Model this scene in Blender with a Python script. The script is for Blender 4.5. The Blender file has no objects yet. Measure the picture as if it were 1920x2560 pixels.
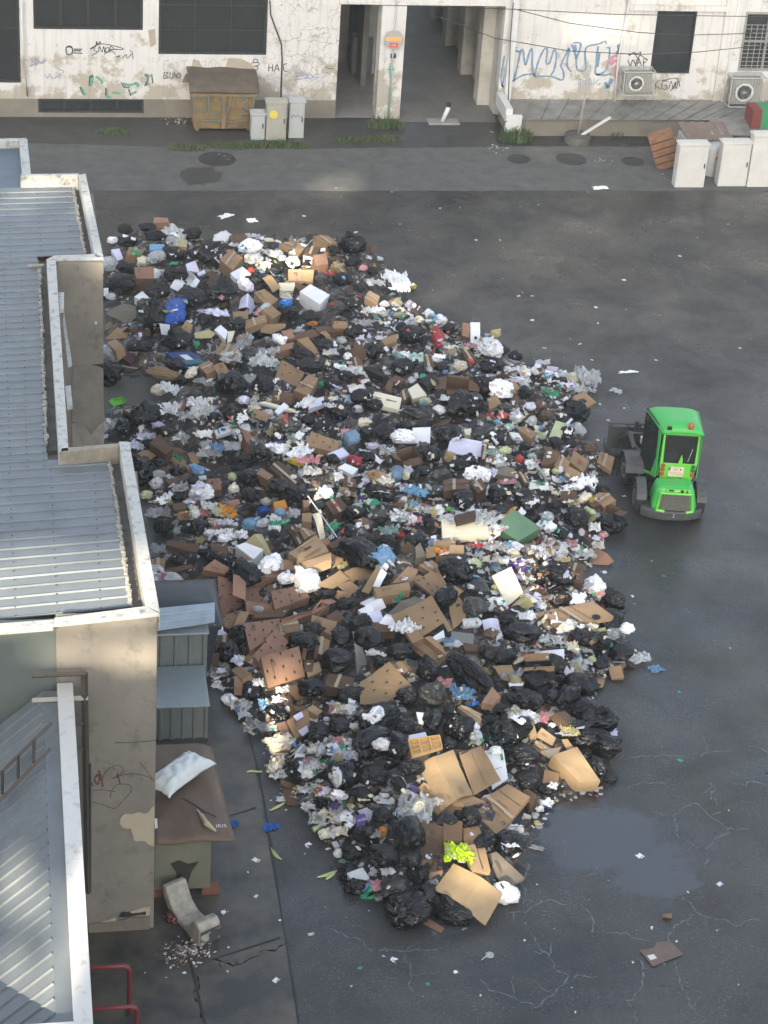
import bpy, bmesh, math, random
import numpy as np
from mathutils import Vector, Matrix, noise as mn
from mathutils.geometry import tessellate_polygon
C = bpy.context.scene
COL = C.collection
R_ = math.radians
rnd = random.Random(7)
# ------------------------------------------------------------- camera
W, H, F, CH = 1920., 2560., 5440., 20.4
UP = np.array([671.2, 9160., 5440.]); UP /= np.linalg.norm(UP)
def _ray(px, py): return np.array([px-W/2, -(py-H/2), -F])
_vy = H/2 + ((-40-W/2)*UP[0]-F*UP[2])/UP[1]
YC = _ray(-40, _vy); YC /= np.linalg.norm(YC)
XC = np.cross(YC, UP)
RM = np.array([XC, YC, UP])
def pl(px, py, n, q):
    """point of the photograph's line of sight on the plane through q with normal n"""
    d = RM@_ray(px, py); o = np.array([0, 0, CH]); n = np.array(n, float)
    return o + d*(np.dot(np.array(q)-o, n)/np.dot(d, n))
def P(px, py, z=0.): return pl(px, py, (0, 0, 1), (0, 0, z))
def PY(px, py, Y): return pl(px, py, (0, 1, 0), (0, Y, 0))
def PX(px, py, X): return pl(px, py, (1, 0, 0), (X, 0, 0))
def proj(p):
    c = RM.T@(np.array(p, float)-[0, 0, CH]); return W/2+F*c[0]/-c[2], H/2-F*c[1]/-c[2]
cd = bpy.data.cameras.new('camera'); cam = bpy.data.objects.new('camera', cd); COL.objects.link(cam)
cd.sensor_fit = 'VERTICAL'; cd.sensor_height = 36; cd.sensor_width = 27; cd.lens = 36*F/H
cd.clip_start = .5; cd.clip_end = 1000
cam.matrix_world = Matrix([[*RM[0], 0], [*RM[1], 0], [*RM[2], CH], [0, 0, 0, 1]])
C.camera = cam
# ------------------------------------------------------------- light
SUN_EL, SUN_AZ = 24., 200.          # azimuth measured clockwise from +Y
sdir = Vector((math.sin(R_(SUN_AZ))*math.cos(R_(SUN_EL)), math.cos(R_(SUN_AZ))*math.cos(R_(SUN_EL)), math.sin(R_(SUN_EL))))
wd = bpy.data.worlds.new('World'); C.world = wd; wd.use_nodes = True
nt = wd.node_tree; bg = nt.nodes['Background']
sk = nt.nodes.new('ShaderNodeTexSky'); sk.sky_type = 'NISHITA'; sk.sun_disc = False
sk.sun_elevation = R_(SUN_EL); sk.sun_rotation = R_(SUN_AZ); sk.dust_density = 3.0; sk.ozone_density = 1.0; sk.air_density = 1.0
hs_ = nt.nodes.new('ShaderNodeHueSaturation'); hs_.inputs['Saturation'].default_value = .62; nt.links.new(sk.outputs[0], hs_.inputs['Color']); nt.links.new(hs_.outputs[0], bg.inputs[0]); bg.inputs[1].default_value = .15
sl = bpy.data.lights.new('sun', 'SUN'); sun = bpy.data.objects.new('sun', sl); COL.objects.link(sun)
sl.energy = 5.0; sl.angle = R_(.45); sl.color = (1, .86, .66)
sun.rotation_euler = sdir.to_track_quat('Z', 'Y').to_euler(); sun.location = (0, -10, 30)
C.view_settings.view_transform = 'Standard'; C.view_settings.look = 'None'
C.view_settings.exposure = 1.72; C.view_settings.gamma = 1
C.render.engine = 'CYCLES'
C.cycles.max_bounces = 6; C.cycles.diffuse_bounces = 3; C.cycles.glossy_bounces = 3
C.cycles.transparent_max_bounces = 12; C.cycles.use_denoising = True
C.render.resolution_x = 768; C.render.resolution_y = 1024

# ------------------------------------------------------------- materials
MATS = {}
def mat(name, col, rough=.7, col2=None, sc=6., amt=.5, bump=0., bsc=30., metal=0., alpha=1., rndv=0., bdist=.01, det=6., spec=.5, thr=None, mapping=None, sheen=0):
    if name in MATS: return MATS[name]
    m = bpy.data.materials.new(name); m.use_nodes = True; MATS[name] = m
    t = m.node_tree; N = t.nodes; L = t.links; p = N['Principled BSDF']
    p.inputs['Roughness'].default_value = rough; p.inputs['Metallic'].default_value = metal
    p.inputs['Specular IOR Level'].default_value = spec
    if alpha < 1: p.inputs['Alpha'].default_value = alpha
    tc = N.new('ShaderNodeTexCoord'); src = tc.outputs['Object']
    if mapping:
        mp = N.new('ShaderNodeMapping'); mp.inputs['Scale'].default_value = mapping; L.new(src, mp.inputs[0]); src = mp.outputs[0]
    out = None
    if col2 is not None:
        n = N.new('ShaderNodeTexNoise'); n.inputs['Scale'].default_value = sc; n.inputs['Detail'].default_value = det; n.inputs['Roughness'].default_value = .65
        L.new(src, n.inputs['Vector'])
        r = N.new('ShaderNodeValToRGB'); a, b = thr or (.5-amt*.3, .5+amt*.3)
        r.color_ramp.elements[0].position = a; r.color_ramp.elements[1].position = b
        r.color_ramp.elements[0].color = (*col, 1); r.color_ramp.elements[1].color = (*col2, 1)
        L.new(n.outputs['Fac'], r.inputs[0]); out = r.outputs[0]
    if rndv:
        oi = N.new('ShaderNodeObjectInfo'); hs = N.new('ShaderNodeHueSaturation')
        mr = N.new('ShaderNodeMapRange'); mr.inputs[3].default_value = 1-rndv; mr.inputs[4].default_value = 1+rndv*.7
        L.new(oi.outputs['Random'], mr.inputs[0]); L.new(mr.outputs[0], hs.inputs['Value'])
        m2 = N.new('ShaderNodeMapRange'); m2.inputs[3].default_value = .5-rndv*.03; m2.inputs[4].default_value = .5+rndv*.03
        ml = N.new('ShaderNodeMath'); ml.operation = 'MULTIPLY'; ml.inputs[1].default_value = 7.31; fr = N.new('ShaderNodeMath'); fr.operation = 'FRACT'
        L.new(oi.outputs['Random'], ml.inputs[0]); L.new(ml.outputs[0], fr.inputs[0]); L.new(fr.outputs[0], m2.inputs[0]); L.new(m2.outputs[0], hs.inputs['Hue'])
        if out: L.new(out, hs.inputs['Color'])
        else: hs.inputs['Color'].default_value = (*col, 1)
        out = hs.outputs[0]
    if out: L.new(out, p.inputs['Base Color'])
    else: p.inputs['Base Color'].default_value = (*col, 1)
    if bump:
        n = N.new('ShaderNodeTexNoise'); n.inputs['Scale'].default_value = bsc; n.inputs['Detail'].default_value = 5; L.new(src, n.inputs['Vector'])
        b = N.new('ShaderNodeBump'); b.inputs['Strength'].default_value = bump; b.inputs['Distance'].default_value = bdist
        L.new(n.outputs['Fac'], b.inputs['Height']); L.new(b.outputs[0], p.inputs['Normal'])
    return m
def film(name, col, rough=.3, alpha=1., bs=.7, spec=.5, stretch=(1, 1, 1)):
    """thin crinkled plastic: ridged noise as bump"""
    if name in MATS: return MATS[name]
    m = mat(name, col, rough, alpha=alpha, rndv=.35, spec=spec)
    t = m.node_tree; N = t.nodes; L = t.links; p = N['Principled BSDF']
    tc = N.new('ShaderNodeTexCoord')
    n = N.new('ShaderNodeTexNoise'); n.noise_type = 'RIDGED_MULTIFRACTAL'; n.inputs['Scale'].default_value = 1.7; n.inputs['Detail'].default_value = 3; n.inputs['Distortion'].default_value = 1.2
    oi = N.new('ShaderNodeObjectInfo'); ad = N.new('ShaderNodeVectorMath'); ad.operation = 'ADD'; cx = N.new('ShaderNodeCombineXYZ')
    ml = N.new('ShaderNodeMath'); ml.operation = 'MULTIPLY'; ml.inputs[1].default_value = 40
    L.new(oi.outputs['Random'], ml.inputs[0]); L.new(ml.outputs[0], cx.inputs[0]); L.new(tc.outputs['Object'], ad.inputs[0]); L.new(cx.outputs[0], ad.inputs[1])
    mp = N.new('ShaderNodeMapping'); mp.inputs['Scale'].default_value = stretch; mp.inputs['Rotation'].default_value = (.3, .5, .4); L.new(ad.outputs[0], mp.inputs[0]); L.new(mp.outputs[0], n.inputs['Vector'])
    b = N.new('ShaderNodeBump'); b.inputs['Strength'].default_value = bs; b.inputs['Distance'].default_value = .09
    L.new(n.outputs['Fac'], b.inputs['Height']); L.new(b.outputs[0], p.inputs['Normal'])
    return m
# ------------------------------------------------------------- mesh helpers
class MB:
    def __init__(s): s.v = []; s.f = []; s.m = []
    def add(s, vs, fs, mi=0):
        o = len(s.v); s.v += [tuple(map(float, v)) for v in vs]; s.f += [tuple(i+o for i in f) for f in fs]; s.m += [mi]*len(fs); return s
    def box(s, c, d, mi=0, rz=0., M=None):
        x, y, z = d[0]/2, d[1]/2, d[2]/2
        vs = [Vector((i*x, j*y, k*z)) for k in (-1, 1) for j in (-1, 1) for i in (-1, 1)]
        q = Matrix.Rotation(rz, 3, 'Z') if M is None else M
        return s.add([q@v+Vector(c) for v in vs], [(0, 2, 3, 1), (4, 5, 7, 6), (0, 1, 5, 4), (2, 6, 7, 3), (0, 4, 6, 2), (1, 3, 7, 5)], mi)
    def bx(s, x0, x1, y0, y1, z0, z1, mi=0): return s.box(((x0+x1)/2, (y0+y1)/2, (z0+z1)/2), (abs(x1-x0), abs(y1-y0), abs(z1-z0)), mi)
    def prism(s, pts, vec, mi=0):
        """polygon (3d points) swept along vec"""
        n = len(pts); P0 = [Vector(p) for p in pts]; vec = Vector(vec)
        a = sum(((P0[i]-P0[0]).cross(P0[(i+1) % n]-P0[0]) for i in range(n)), Vector())
        if a.dot(vec) > 0: P0.reverse()
        P1 = [p+vec for p in P0]
        fs = [tuple(range(n)), tuple(range(2*n-1, n-1, -1))]+[((i+1) % n, i, i+n, (i+1) % n+n) for i in range(n)]
        return s.add(P0+P1, fs, mi)
    def tube(s, pts, r, n=8, mi=0, cap=True):
        pts = [Vector(p) for p in pts]; rs = r if isinstance(r, (list, tuple)) else [r]*len(pts); o = len(s.v); vs = []; fs = []
        for i, p in enumerate(pts):
            t = (pts[min(i+1, len(pts)-1)]-pts[max(i-1, 0)]).normalized()
            a = t.cross(Vector((0, 0, 1)));  a = Vector((1, 0, 0)) if a.length < .05 else a.normalized(); b = t.cross(a)
            vs += [p+rs[i]*(math.cos(k*2*math.pi/n)*a+math.sin(k*2*math.pi/n)*b) for k in range(n)]
        for i in range(len(pts)-1):
            for k in range(n): fs.append((i*n+k, i*n+(k+1) % n, (i+1)*n+(k+1) % n, (i+1)*n+k))
        if cap: fs += [tuple(range(n-1, -1, -1)), tuple((len(pts)-1)*n+k for k in range(n))]
        return s.add(vs, fs, mi)
    def lathe(s, prof, c=(0, 0, 0), M=None, n=20, mi=0):
        vs = []; fs = []; q = M or Matrix.Identity(3)
        for (r, z) in prof:
            vs += [q@Vector((r*math.cos(2*math.pi*k/n), r*math.sin(2*math.pi*k/n), z))+Vector(c) for k in range(n)]
        for i in range(len(prof)-1):
            for k in range(n): fs.append((i*n+k, i*n+(k+1) % n, (i+1)*n+(k+1) % n, (i+1)*n+k))
        fs += [tuple(range(n-1, -1, -1)), tuple((len(prof)-1)*n+k for k in range(n))]
        return s.add(vs, fs, mi)
    def mesh(s, name, mats, smooth=False):
        me = bpy.data.meshes.new(name); me.from_pydata(s.v, [], s.f); me.materials.clear()
        for m in (mats if isinstance(mats, (list, tuple)) else [mats]): me.materials.append(m)
        if any(s.m): me.polygons.foreach_set('material_index', s.m)
        if smooth: me.polygons.foreach_set('use_smooth', [True]*len(s.f))
        me.update(); return me
    def build(s, name, mats, parent=None, smooth=False, bevel=0., loc=None, **k):
        o = bpy.data.objects.new(name, s.mesh(name, mats, smooth)); COL.objects.link(o)
        if loc is not None: o.location = loc
        if parent is not None: o.parent = parent; 
        if bevel:
            b = o.modifiers.new('bevel', 'BEVEL'); b.width = bevel; b.segments = 2; b.limit_method = 'ANGLE'
        return o
def tag(o, label=None, cat=None, group=None, kind=None):
    if label: o['label'] = label
    if cat: o['category'] = cat
    if group: o['group'] = group
    if kind: o['kind'] = kind
    return o
def empty(name, label, cat, loc=(0, 0, 0), rz=0., group=None):
    o = bpy.data.objects.new(name, None); COL.objects.link(o); o.location = loc; o.rotation_euler = (0, 0, rz); o.empty_display_size = .2
    return tag(o, label, cat, group)
def frame_text(s, o, u, v, size, mtl, parent, name='lettering', thick=0., align='CENTER'):
    """text lying in the plane spanned by u (reading direction) and v (up)"""
    cu = bpy.data.curves.new('t', 'FONT'); cu.body = s; cu.size = size; cu.align_x = align; cu.align_y = 'CENTER'; cu.extrude = thick; cu.resolution_u = 2
    to = bpy.data.objects.new('t', cu); COL.objects.link(to); bpy.context.view_layer.update()
    me = bpy.data.meshes.new_from_object(to.evaluated_get(bpy.context.evaluated_depsgraph_get())); bpy.data.objects.remove(to); bpy.data.curves.remove(cu)
    u = Vector(u).normalized(); w = u.cross(Vector(v)).normalized(); v = w.cross(u)
    me.transform(Matrix([[u[i], v[i], w[i], o[i]] for i in range(3)]+[[0, 0, 0, 1]]))
    me.materials.clear(); me.materials.append(mtl); ob = bpy.data.objects.new(name, me); COL.objects.link(ob)
    if parent is not None: ob.parent = parent
    return ob
def smoothline(pts, k=5):
    """Catmull-Rom through 2d/3d points"""
    pts = [Vector(p) for p in pts]
    if len(pts) < 3: return pts
    q = [pts[0]]+pts+[pts[-1]]; out = []
    for i in range(1, len(q)-2):
        for j in range(k):
            t = j/k; a, b, c, d = q[i-1], q[i], q[i+1], q[i+2]
            out.append(.5*((2*b)+(c-a)*t+(2*a-5*b+4*c-d)*t*t+(3*b-a-3*c+d)*t**3))
    return out+[pts[-1]]
def ribbon(mb, pts, w, nrm, mi=0, jit=0.):
    pts = [Vector(p) for p in pts]; nrm = Vector(nrm); vs = []
    for i, p in enumerate(pts):
        t = (pts[min(i+1, len(pts)-1)]-pts[max(i-1, 0)])
        if t.length < 1e-6: t = Vector((1, 0, 0))
        s = nrm.cross(t.normalized()).normalized()*w*.5*(1+jit*rnd.uniform(-1, 1))
        vs += [p-s, p+s]
    mb.add(vs, [(2*i, 2*i+1, 2*i+3, 2*i+2) for i in range(len(pts)-1)], mi)
# ============================================================= ground
def ground_material():
    m = bpy.data.materials.new('wet_asphalt'); m.use_nodes = True; t = m.node_tree; N = t.nodes; L = t.links; p = N['Principled BSDF']
    tc = N.new('ShaderNodeTexCoord')
    def noise(sc, det=6, rough=.6, dist=0.):
        n = N.new('ShaderNodeTexNoise'); n.inputs['Scale'].default_value = sc; n.inputs['Detail'].default_value = det; n.inputs['Roughness'].default_value = rough; n.inputs['Distortion'].default_value = dist
        L.new(tc.outputs['Object'], n.inputs['Vector']); return n.outputs['Fac']
    def ramp(src, stops):
        r = N.new('ShaderNodeValToRGB'); e = r.color_ramp.elements
        while len(e) < len(stops): e.new(.5)
        for k, (a, c) in enumerate(stops): e[k].position = a; e[k].color = (c, c, c, 1) if not isinstance(c, tuple) else (*c, 1)
        L.new(src, r.inputs[0]); return r.outputs[0]
    def math_(op, a, b=None):
        n = N.new('ShaderNodeMath'); n.operation = op
        for i, x in enumerate((a, b)):
            if x is None: continue
            if isinstance(x, (int, float)): n.inputs[i].default_value = x
            else: L.new(x, n.inputs[i])
        return n.outputs[0]
    base = ramp(noise(.4, 9, .65, .5), [(.36, (.008, .009, .0105)), (.5, (.019, .0195, .020)), (.64, (.040, .039, .036))])
    grain = noise(45, 3); fine = ramp(grain, [(.35, .45), (.7, 2.0)])
    mx = N.new('ShaderNodeMix'); mx.data_type = 'RGBA'; mx.blend_type = 'MULTIPLY'; mx.inputs[0].default_value = 1
    L.new(base, mx.inputs[6]); L.new(fine, mx.inputs[7])
    speck = ramp(noise(9, 8, .8), [(.64, 0.), (.70, 1.)])      # pale grit
    m2 = N.new('ShaderNodeMix'); m2.data_type = 'RGBA'; m2.inputs[7].default_value = (.13, .13, .12, 1)
    L.new(math_('MULTIPLY', speck, .35), m2.inputs[0]); L.new(mx.outputs[2], m2.inputs[6])
    # dusty dry band along the loader's yard and oily brown patches
    dust = math_('MAXIMUM', ramp(noise(.22, 7, .6, .4), [(.42, 0.), (.68, 1.)]), math_('MULTIPLY', ramp(noise(1.1, 10, .75, .3), [(.5, 0.), (.66, 1.)]), .7))
    m3 = N.new('ShaderNodeMix'); m3.data_type = 'RGBA'; m3.inputs[7].default_value = (.06, .056, .045, 1)
    L.new(math_('MULTIPLY', dust, .75), m3.inputs[0]); L.new(m2.outputs[2], m3.inputs[6])
    sp2 = ramp(noise(26, 2, .5), [(.56, 0.), (.66, 1.)]); dz = ramp(noise(.8, 6, .7, .6), [(.40, .08), (.62, 1.)])
    m6 = N.new('ShaderNodeMix'); m6.data_type = 'RGBA'; m6.inputs[7].default_value = (.16, .175, .19, 1)
    L.new(math_('MULTIPLY', math_('MULTIPLY', sp2, dz), .42), m6.inputs[0]); L.new(m3.outputs[2], m6.inputs[6]); m3 = m6
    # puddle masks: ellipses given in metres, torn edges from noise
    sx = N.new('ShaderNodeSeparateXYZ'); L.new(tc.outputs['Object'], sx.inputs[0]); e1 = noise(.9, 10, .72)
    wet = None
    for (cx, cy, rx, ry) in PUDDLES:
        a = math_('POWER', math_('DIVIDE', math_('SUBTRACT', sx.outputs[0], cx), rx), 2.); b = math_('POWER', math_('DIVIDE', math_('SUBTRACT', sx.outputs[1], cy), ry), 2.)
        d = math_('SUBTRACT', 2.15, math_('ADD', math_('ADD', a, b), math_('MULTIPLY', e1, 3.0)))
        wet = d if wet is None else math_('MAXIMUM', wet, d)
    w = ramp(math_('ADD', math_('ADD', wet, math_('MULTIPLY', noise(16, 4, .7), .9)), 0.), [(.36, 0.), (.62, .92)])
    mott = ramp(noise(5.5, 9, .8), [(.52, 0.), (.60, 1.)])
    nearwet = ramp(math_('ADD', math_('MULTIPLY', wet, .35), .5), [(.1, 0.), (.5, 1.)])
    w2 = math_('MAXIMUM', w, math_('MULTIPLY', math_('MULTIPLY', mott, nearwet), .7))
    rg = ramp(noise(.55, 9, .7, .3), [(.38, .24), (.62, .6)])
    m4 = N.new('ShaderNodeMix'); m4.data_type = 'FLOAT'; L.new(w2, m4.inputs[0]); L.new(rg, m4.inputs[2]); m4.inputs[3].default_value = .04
    m5 = N.new('ShaderNodeMix'); m5.data_type = 'RGBA'; m5.inputs[7].default_value = (.062, .069, .080, 1); L.new(w2, m5.inputs[0]); L.new(m3.outputs[2], m5.inputs[6])  # pale blue-grey sky reflection put into the puddle's base colour
    L.new(m4.outputs[0], p.inputs['Roughness']); L.new(m5.outputs[2], p.inputs['Base Color'])
    bp = N.new('ShaderNodeBump'); bp.inputs['Distance'].default_value = .006; L.new(grain, bp.inputs['Height'])
    L.new(math_('SUBTRACT', .5, math_('MULTIPLY', w, .5)), bp.inputs['Strength']); L.new(bp.outputs[0], p.inputs['Normal'])
    return m
def gp(px, py): q = P(px, py); return q[0], q[1]
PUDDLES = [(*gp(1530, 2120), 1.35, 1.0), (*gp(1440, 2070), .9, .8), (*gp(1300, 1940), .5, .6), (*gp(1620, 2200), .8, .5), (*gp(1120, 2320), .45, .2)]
g = MB(); g.add([(-150, -60, 0), (170, -60, 0), (170, 260, 0), (-150, 260, 0)], [(0, 1, 2, 3)])
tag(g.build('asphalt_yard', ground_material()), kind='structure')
m_old = mat('old_asphalt', (.055, .057, .055), .8, (.115, .115, .105), sc=2.2, amt=.8, det=12, bump=.5, bsc=60, rndv=0)
m_con = mat('worn_concrete', (.020, .020, .020), .4, (.095, .082, .058), sc=1.0, thr=(.40, .66), bump=.3, bsc=30, det=10)
def flat(name, pts, mtl, z, kind='structure'):
    o = MB().add([(*P(x, y)[:2], z) for x, y in pts], [tuple(range(len(pts)))[::-1]]).build(name, mtl)
    return tag(o, kind=kind)
flat('old_road', [(-300, 478), (2300, 478), (2300, 368), (1240, 366), (780, 372), (560, 372), (200, 360), (-300, 350)], m_old, .004)
flat('pavement', [(-300, 350), (200, 360), (560, 372), (780, 372), (1240, 366), (1240, 250), (-300, 250)], mat('damp_pavement', (.025, .026, .026), .5, (.06, .058, .05), sc=2.2, amt=.8, bump=.4, bsc=40), .008)
flat('concrete_apron', [(360, 1840), (622, 1838), (660, 2060), (712, 2330), (752, 2620), (100, 2640), (150, 2200)], m_con, .004)
flat('concrete_platform', [(258, 900), (440, 912), (458, 1048), (262, 1060)], mat('platform_concrete', (.06, .057, .045), .7, (.1, .095, .08), sc=2, amt=1, bump=.3), .05)
# cracks in the asphalt (digitised)
J = lambda L_, ox, oy, s: [[(ox+x/s, oy+y/s) for x, y in l] for l in L_]
cr = J([[(290, 940), (340, 915), (425, 885)], [(255, 1060), (265, 1120), (262, 1190), (240, 1260), (225, 1290)], [(180, 1345), (245, 1330), (285, 1325), (340, 1285), (400, 1270), (480, 1285), (520, 1282)],
        [(590, 1245), (595, 1295), (635, 1350), (640, 1410), (655, 1465)], [(720, 1448), (800, 1460), (850, 1470), (890, 1500), (990, 1512)], [(280, 1450), (350, 1545), (400, 1615), (440, 1670), (510, 1700), (480, 1760), (410, 1820), (340, 1880), (300, 1930)],
        [(1085, 1510), (1110, 1450), (1135, 1405), (1190, 1380), (1240, 1340)], [(1145, 1225), (1200, 1270), (1240, 1330), (1330, 1360), (1430, 1390), (1480, 1412), (1550, 1395), (1640, 1390)],
        [(1000, 762), (1060, 775), (1110, 785), (1150, 745), (1205, 712), (1260, 718), (1310, 755), (1340, 800), (1415, 855), (1400, 895), (1340, 940), (1290, 975)],
        [(1110, 790), (1125, 850), (1150, 900), (1195, 935), (1265, 980), (1310, 1030), (1300, 1070), (1315, 1105)], [(1415, 855), (1490, 850), (1580, 850)], [(860, 445), (950, 447), (1060, 442), (1130, 435), (1195, 432)], [(1270, 428), (1370, 412), (1460, 408)],
        [(850, 620), (910, 595), (1000, 600), (1080, 597)], [(1350, 600), (1355, 640), (1320, 690)], [(1450, 600), (1530, 610), (1600, 590), (1660, 600)], [(1580, 370), (1640, 430), (1680, 440)],
        [(1115, 1625), (1130, 1690), (1165, 1780), (1210, 1860), (1240, 1910), (1290, 1950), (1310, 1990)], [(925, 1600), (930, 1650), (945, 1700), (920, 1770), (880, 1830), (840, 1850), (870, 1900), (885, 1990)],
        [(0, 1745), (60, 1790), (140, 1800), (190, 1830), (260, 1870), (340, 1880)], [(1110, 1095), (1180, 1100), (1250, 1103)], [(460, 910), (490, 970), (490, 1010)], [(1345, 770), (1400, 755)], [(540, 1715), (640, 1715), (700, 1710)]], 1200, 1700, 2.304)
cr += J([[(460, 580), (520, 605), (600, 615), (640, 610), (700, 570), (760, 545), (800, 535)], [(430, 640), (440, 720), (460, 800), (470, 845)], [(1235, 575), (1240, 650), (1255, 740)], [(1000, 500), (1070, 540), (1130, 575)], [(1140, 578), (1240, 572), (1370, 562)]], 200, 2000, 1.508)
mb = MB()
for l in cr:
    pts = [Vector((*P(x, y)[:2], .004)) for x, y in l]; q = []
    for a, b in zip(pts, pts[1:]):
        n = max(2, int((b-a).length/.035))
        for i in range(n): p_ = a.lerp(b, i/n); q.append(p_+Vector((mn.noise(p_*9)*.05+mn.noise(p_*3.1)*.09, mn.noise(p_*9+Vector((5, 5, 5)))*.05+mn.noise(p_*3.1+Vector((9, 2, 5)))*.09, 0)))
    ribbon(mb, q, .017, (0, 0, 1), jit=.9)
    for _k in range(max(1, len(q)//16)):
        s0 = rnd.choice(q); a_ = rnd.uniform(0, 6.28); br_ = [s0+Vector((math.cos(a_)*t*.05+mn.noise(s0*4+Vector((t, 0, 0)))*.05, math.sin(a_)*t*.05+mn.noise(s0*4+Vector((0, t, 0)))*.05, 0)) for t in range(rnd.randint(3, 9))]; ribbon(mb, br_, .010, (0, 0, 1), jit=.9)
tag(mb.build('asphalt_cracks', mat('crack_glint', (.17, .18, .18), .5, (.05, .055, .06), sc=4, amt=1.)), kind='structure')  # wet shine of the cracks put in as pale grey colour
# slab joints of the apron, dark
mb = MB()
for l in ([(622, 1838), (652, 1960), (690, 2200), (735, 2480), (752, 2600)], [(530, 2400), (700, 2345)], [(545, 2050), (640, 2020)], [(470, 2380), (512, 2560)]):
    ribbon(mb, [(*P(x, y)[:2], .009) for x, y in smoothline([(*l_, 0) for l_ in l], 4) for x, y in [(x, y)]] if 0 else [(*P(v[0], v[1])[:2], .009) for v in smoothline([(*l_, 0) for l_ in l], 5)], .03, (0, 0, 1), jit=.6)
tag(mb.build('slab_joints', mat('joint_dirt', (.015, .015, .014), .7)), kind='structure')
# manhole covers and damp stains in the old road
for i, (px, py, w, cov) in enumerate([(543, 398, .95, 1), (500, 440, .85, 0), (1297, 398, .62, 1), (1428, 398, .8, 1), (1582, 404, .6, 1)]):
    q = P(px, py); mm = mat('manhole_iron', (.02, .02, .021), .6, (.035, .035, .034), sc=9) if cov else mat('damp_stain', (.03, .03, .029), .55, (.05, .05, .045), sc=4, amt=1.)
    mb = MB()
    if cov: mb.lathe([(w/2, 0), (w/2, .012), (w/2-.04, .014), (w/2-.05, .006), (.02, .006)], (0, 0, 0)); tag(mb.build('manhole_cover', mm, loc=(*q[:2], .004)), ['dark round manhole cover nearest the rusty dumpster', '', 'round iron manhole cover by the weeds', 'iron manhole cover with white litter on it', 'round manhole cover nearest the white meter boxes'][i], 'manhole cover', 'manhole covers in the old road')
    else:
        pts = [(w*.6*(1+.9*mn.noise(Vector((a*.9, i, 0))))*math.cos(a*.3), w*.7*(1+.9*mn.noise(Vector((a*.9, i, 0))))*math.sin(a*.3), 0) for a in range(21)]
        mb.add(pts, [tuple(range(21))]); tag(mb.build('damp_stain', mm, loc=(*q[:2], .008)), kind='structure')
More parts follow.
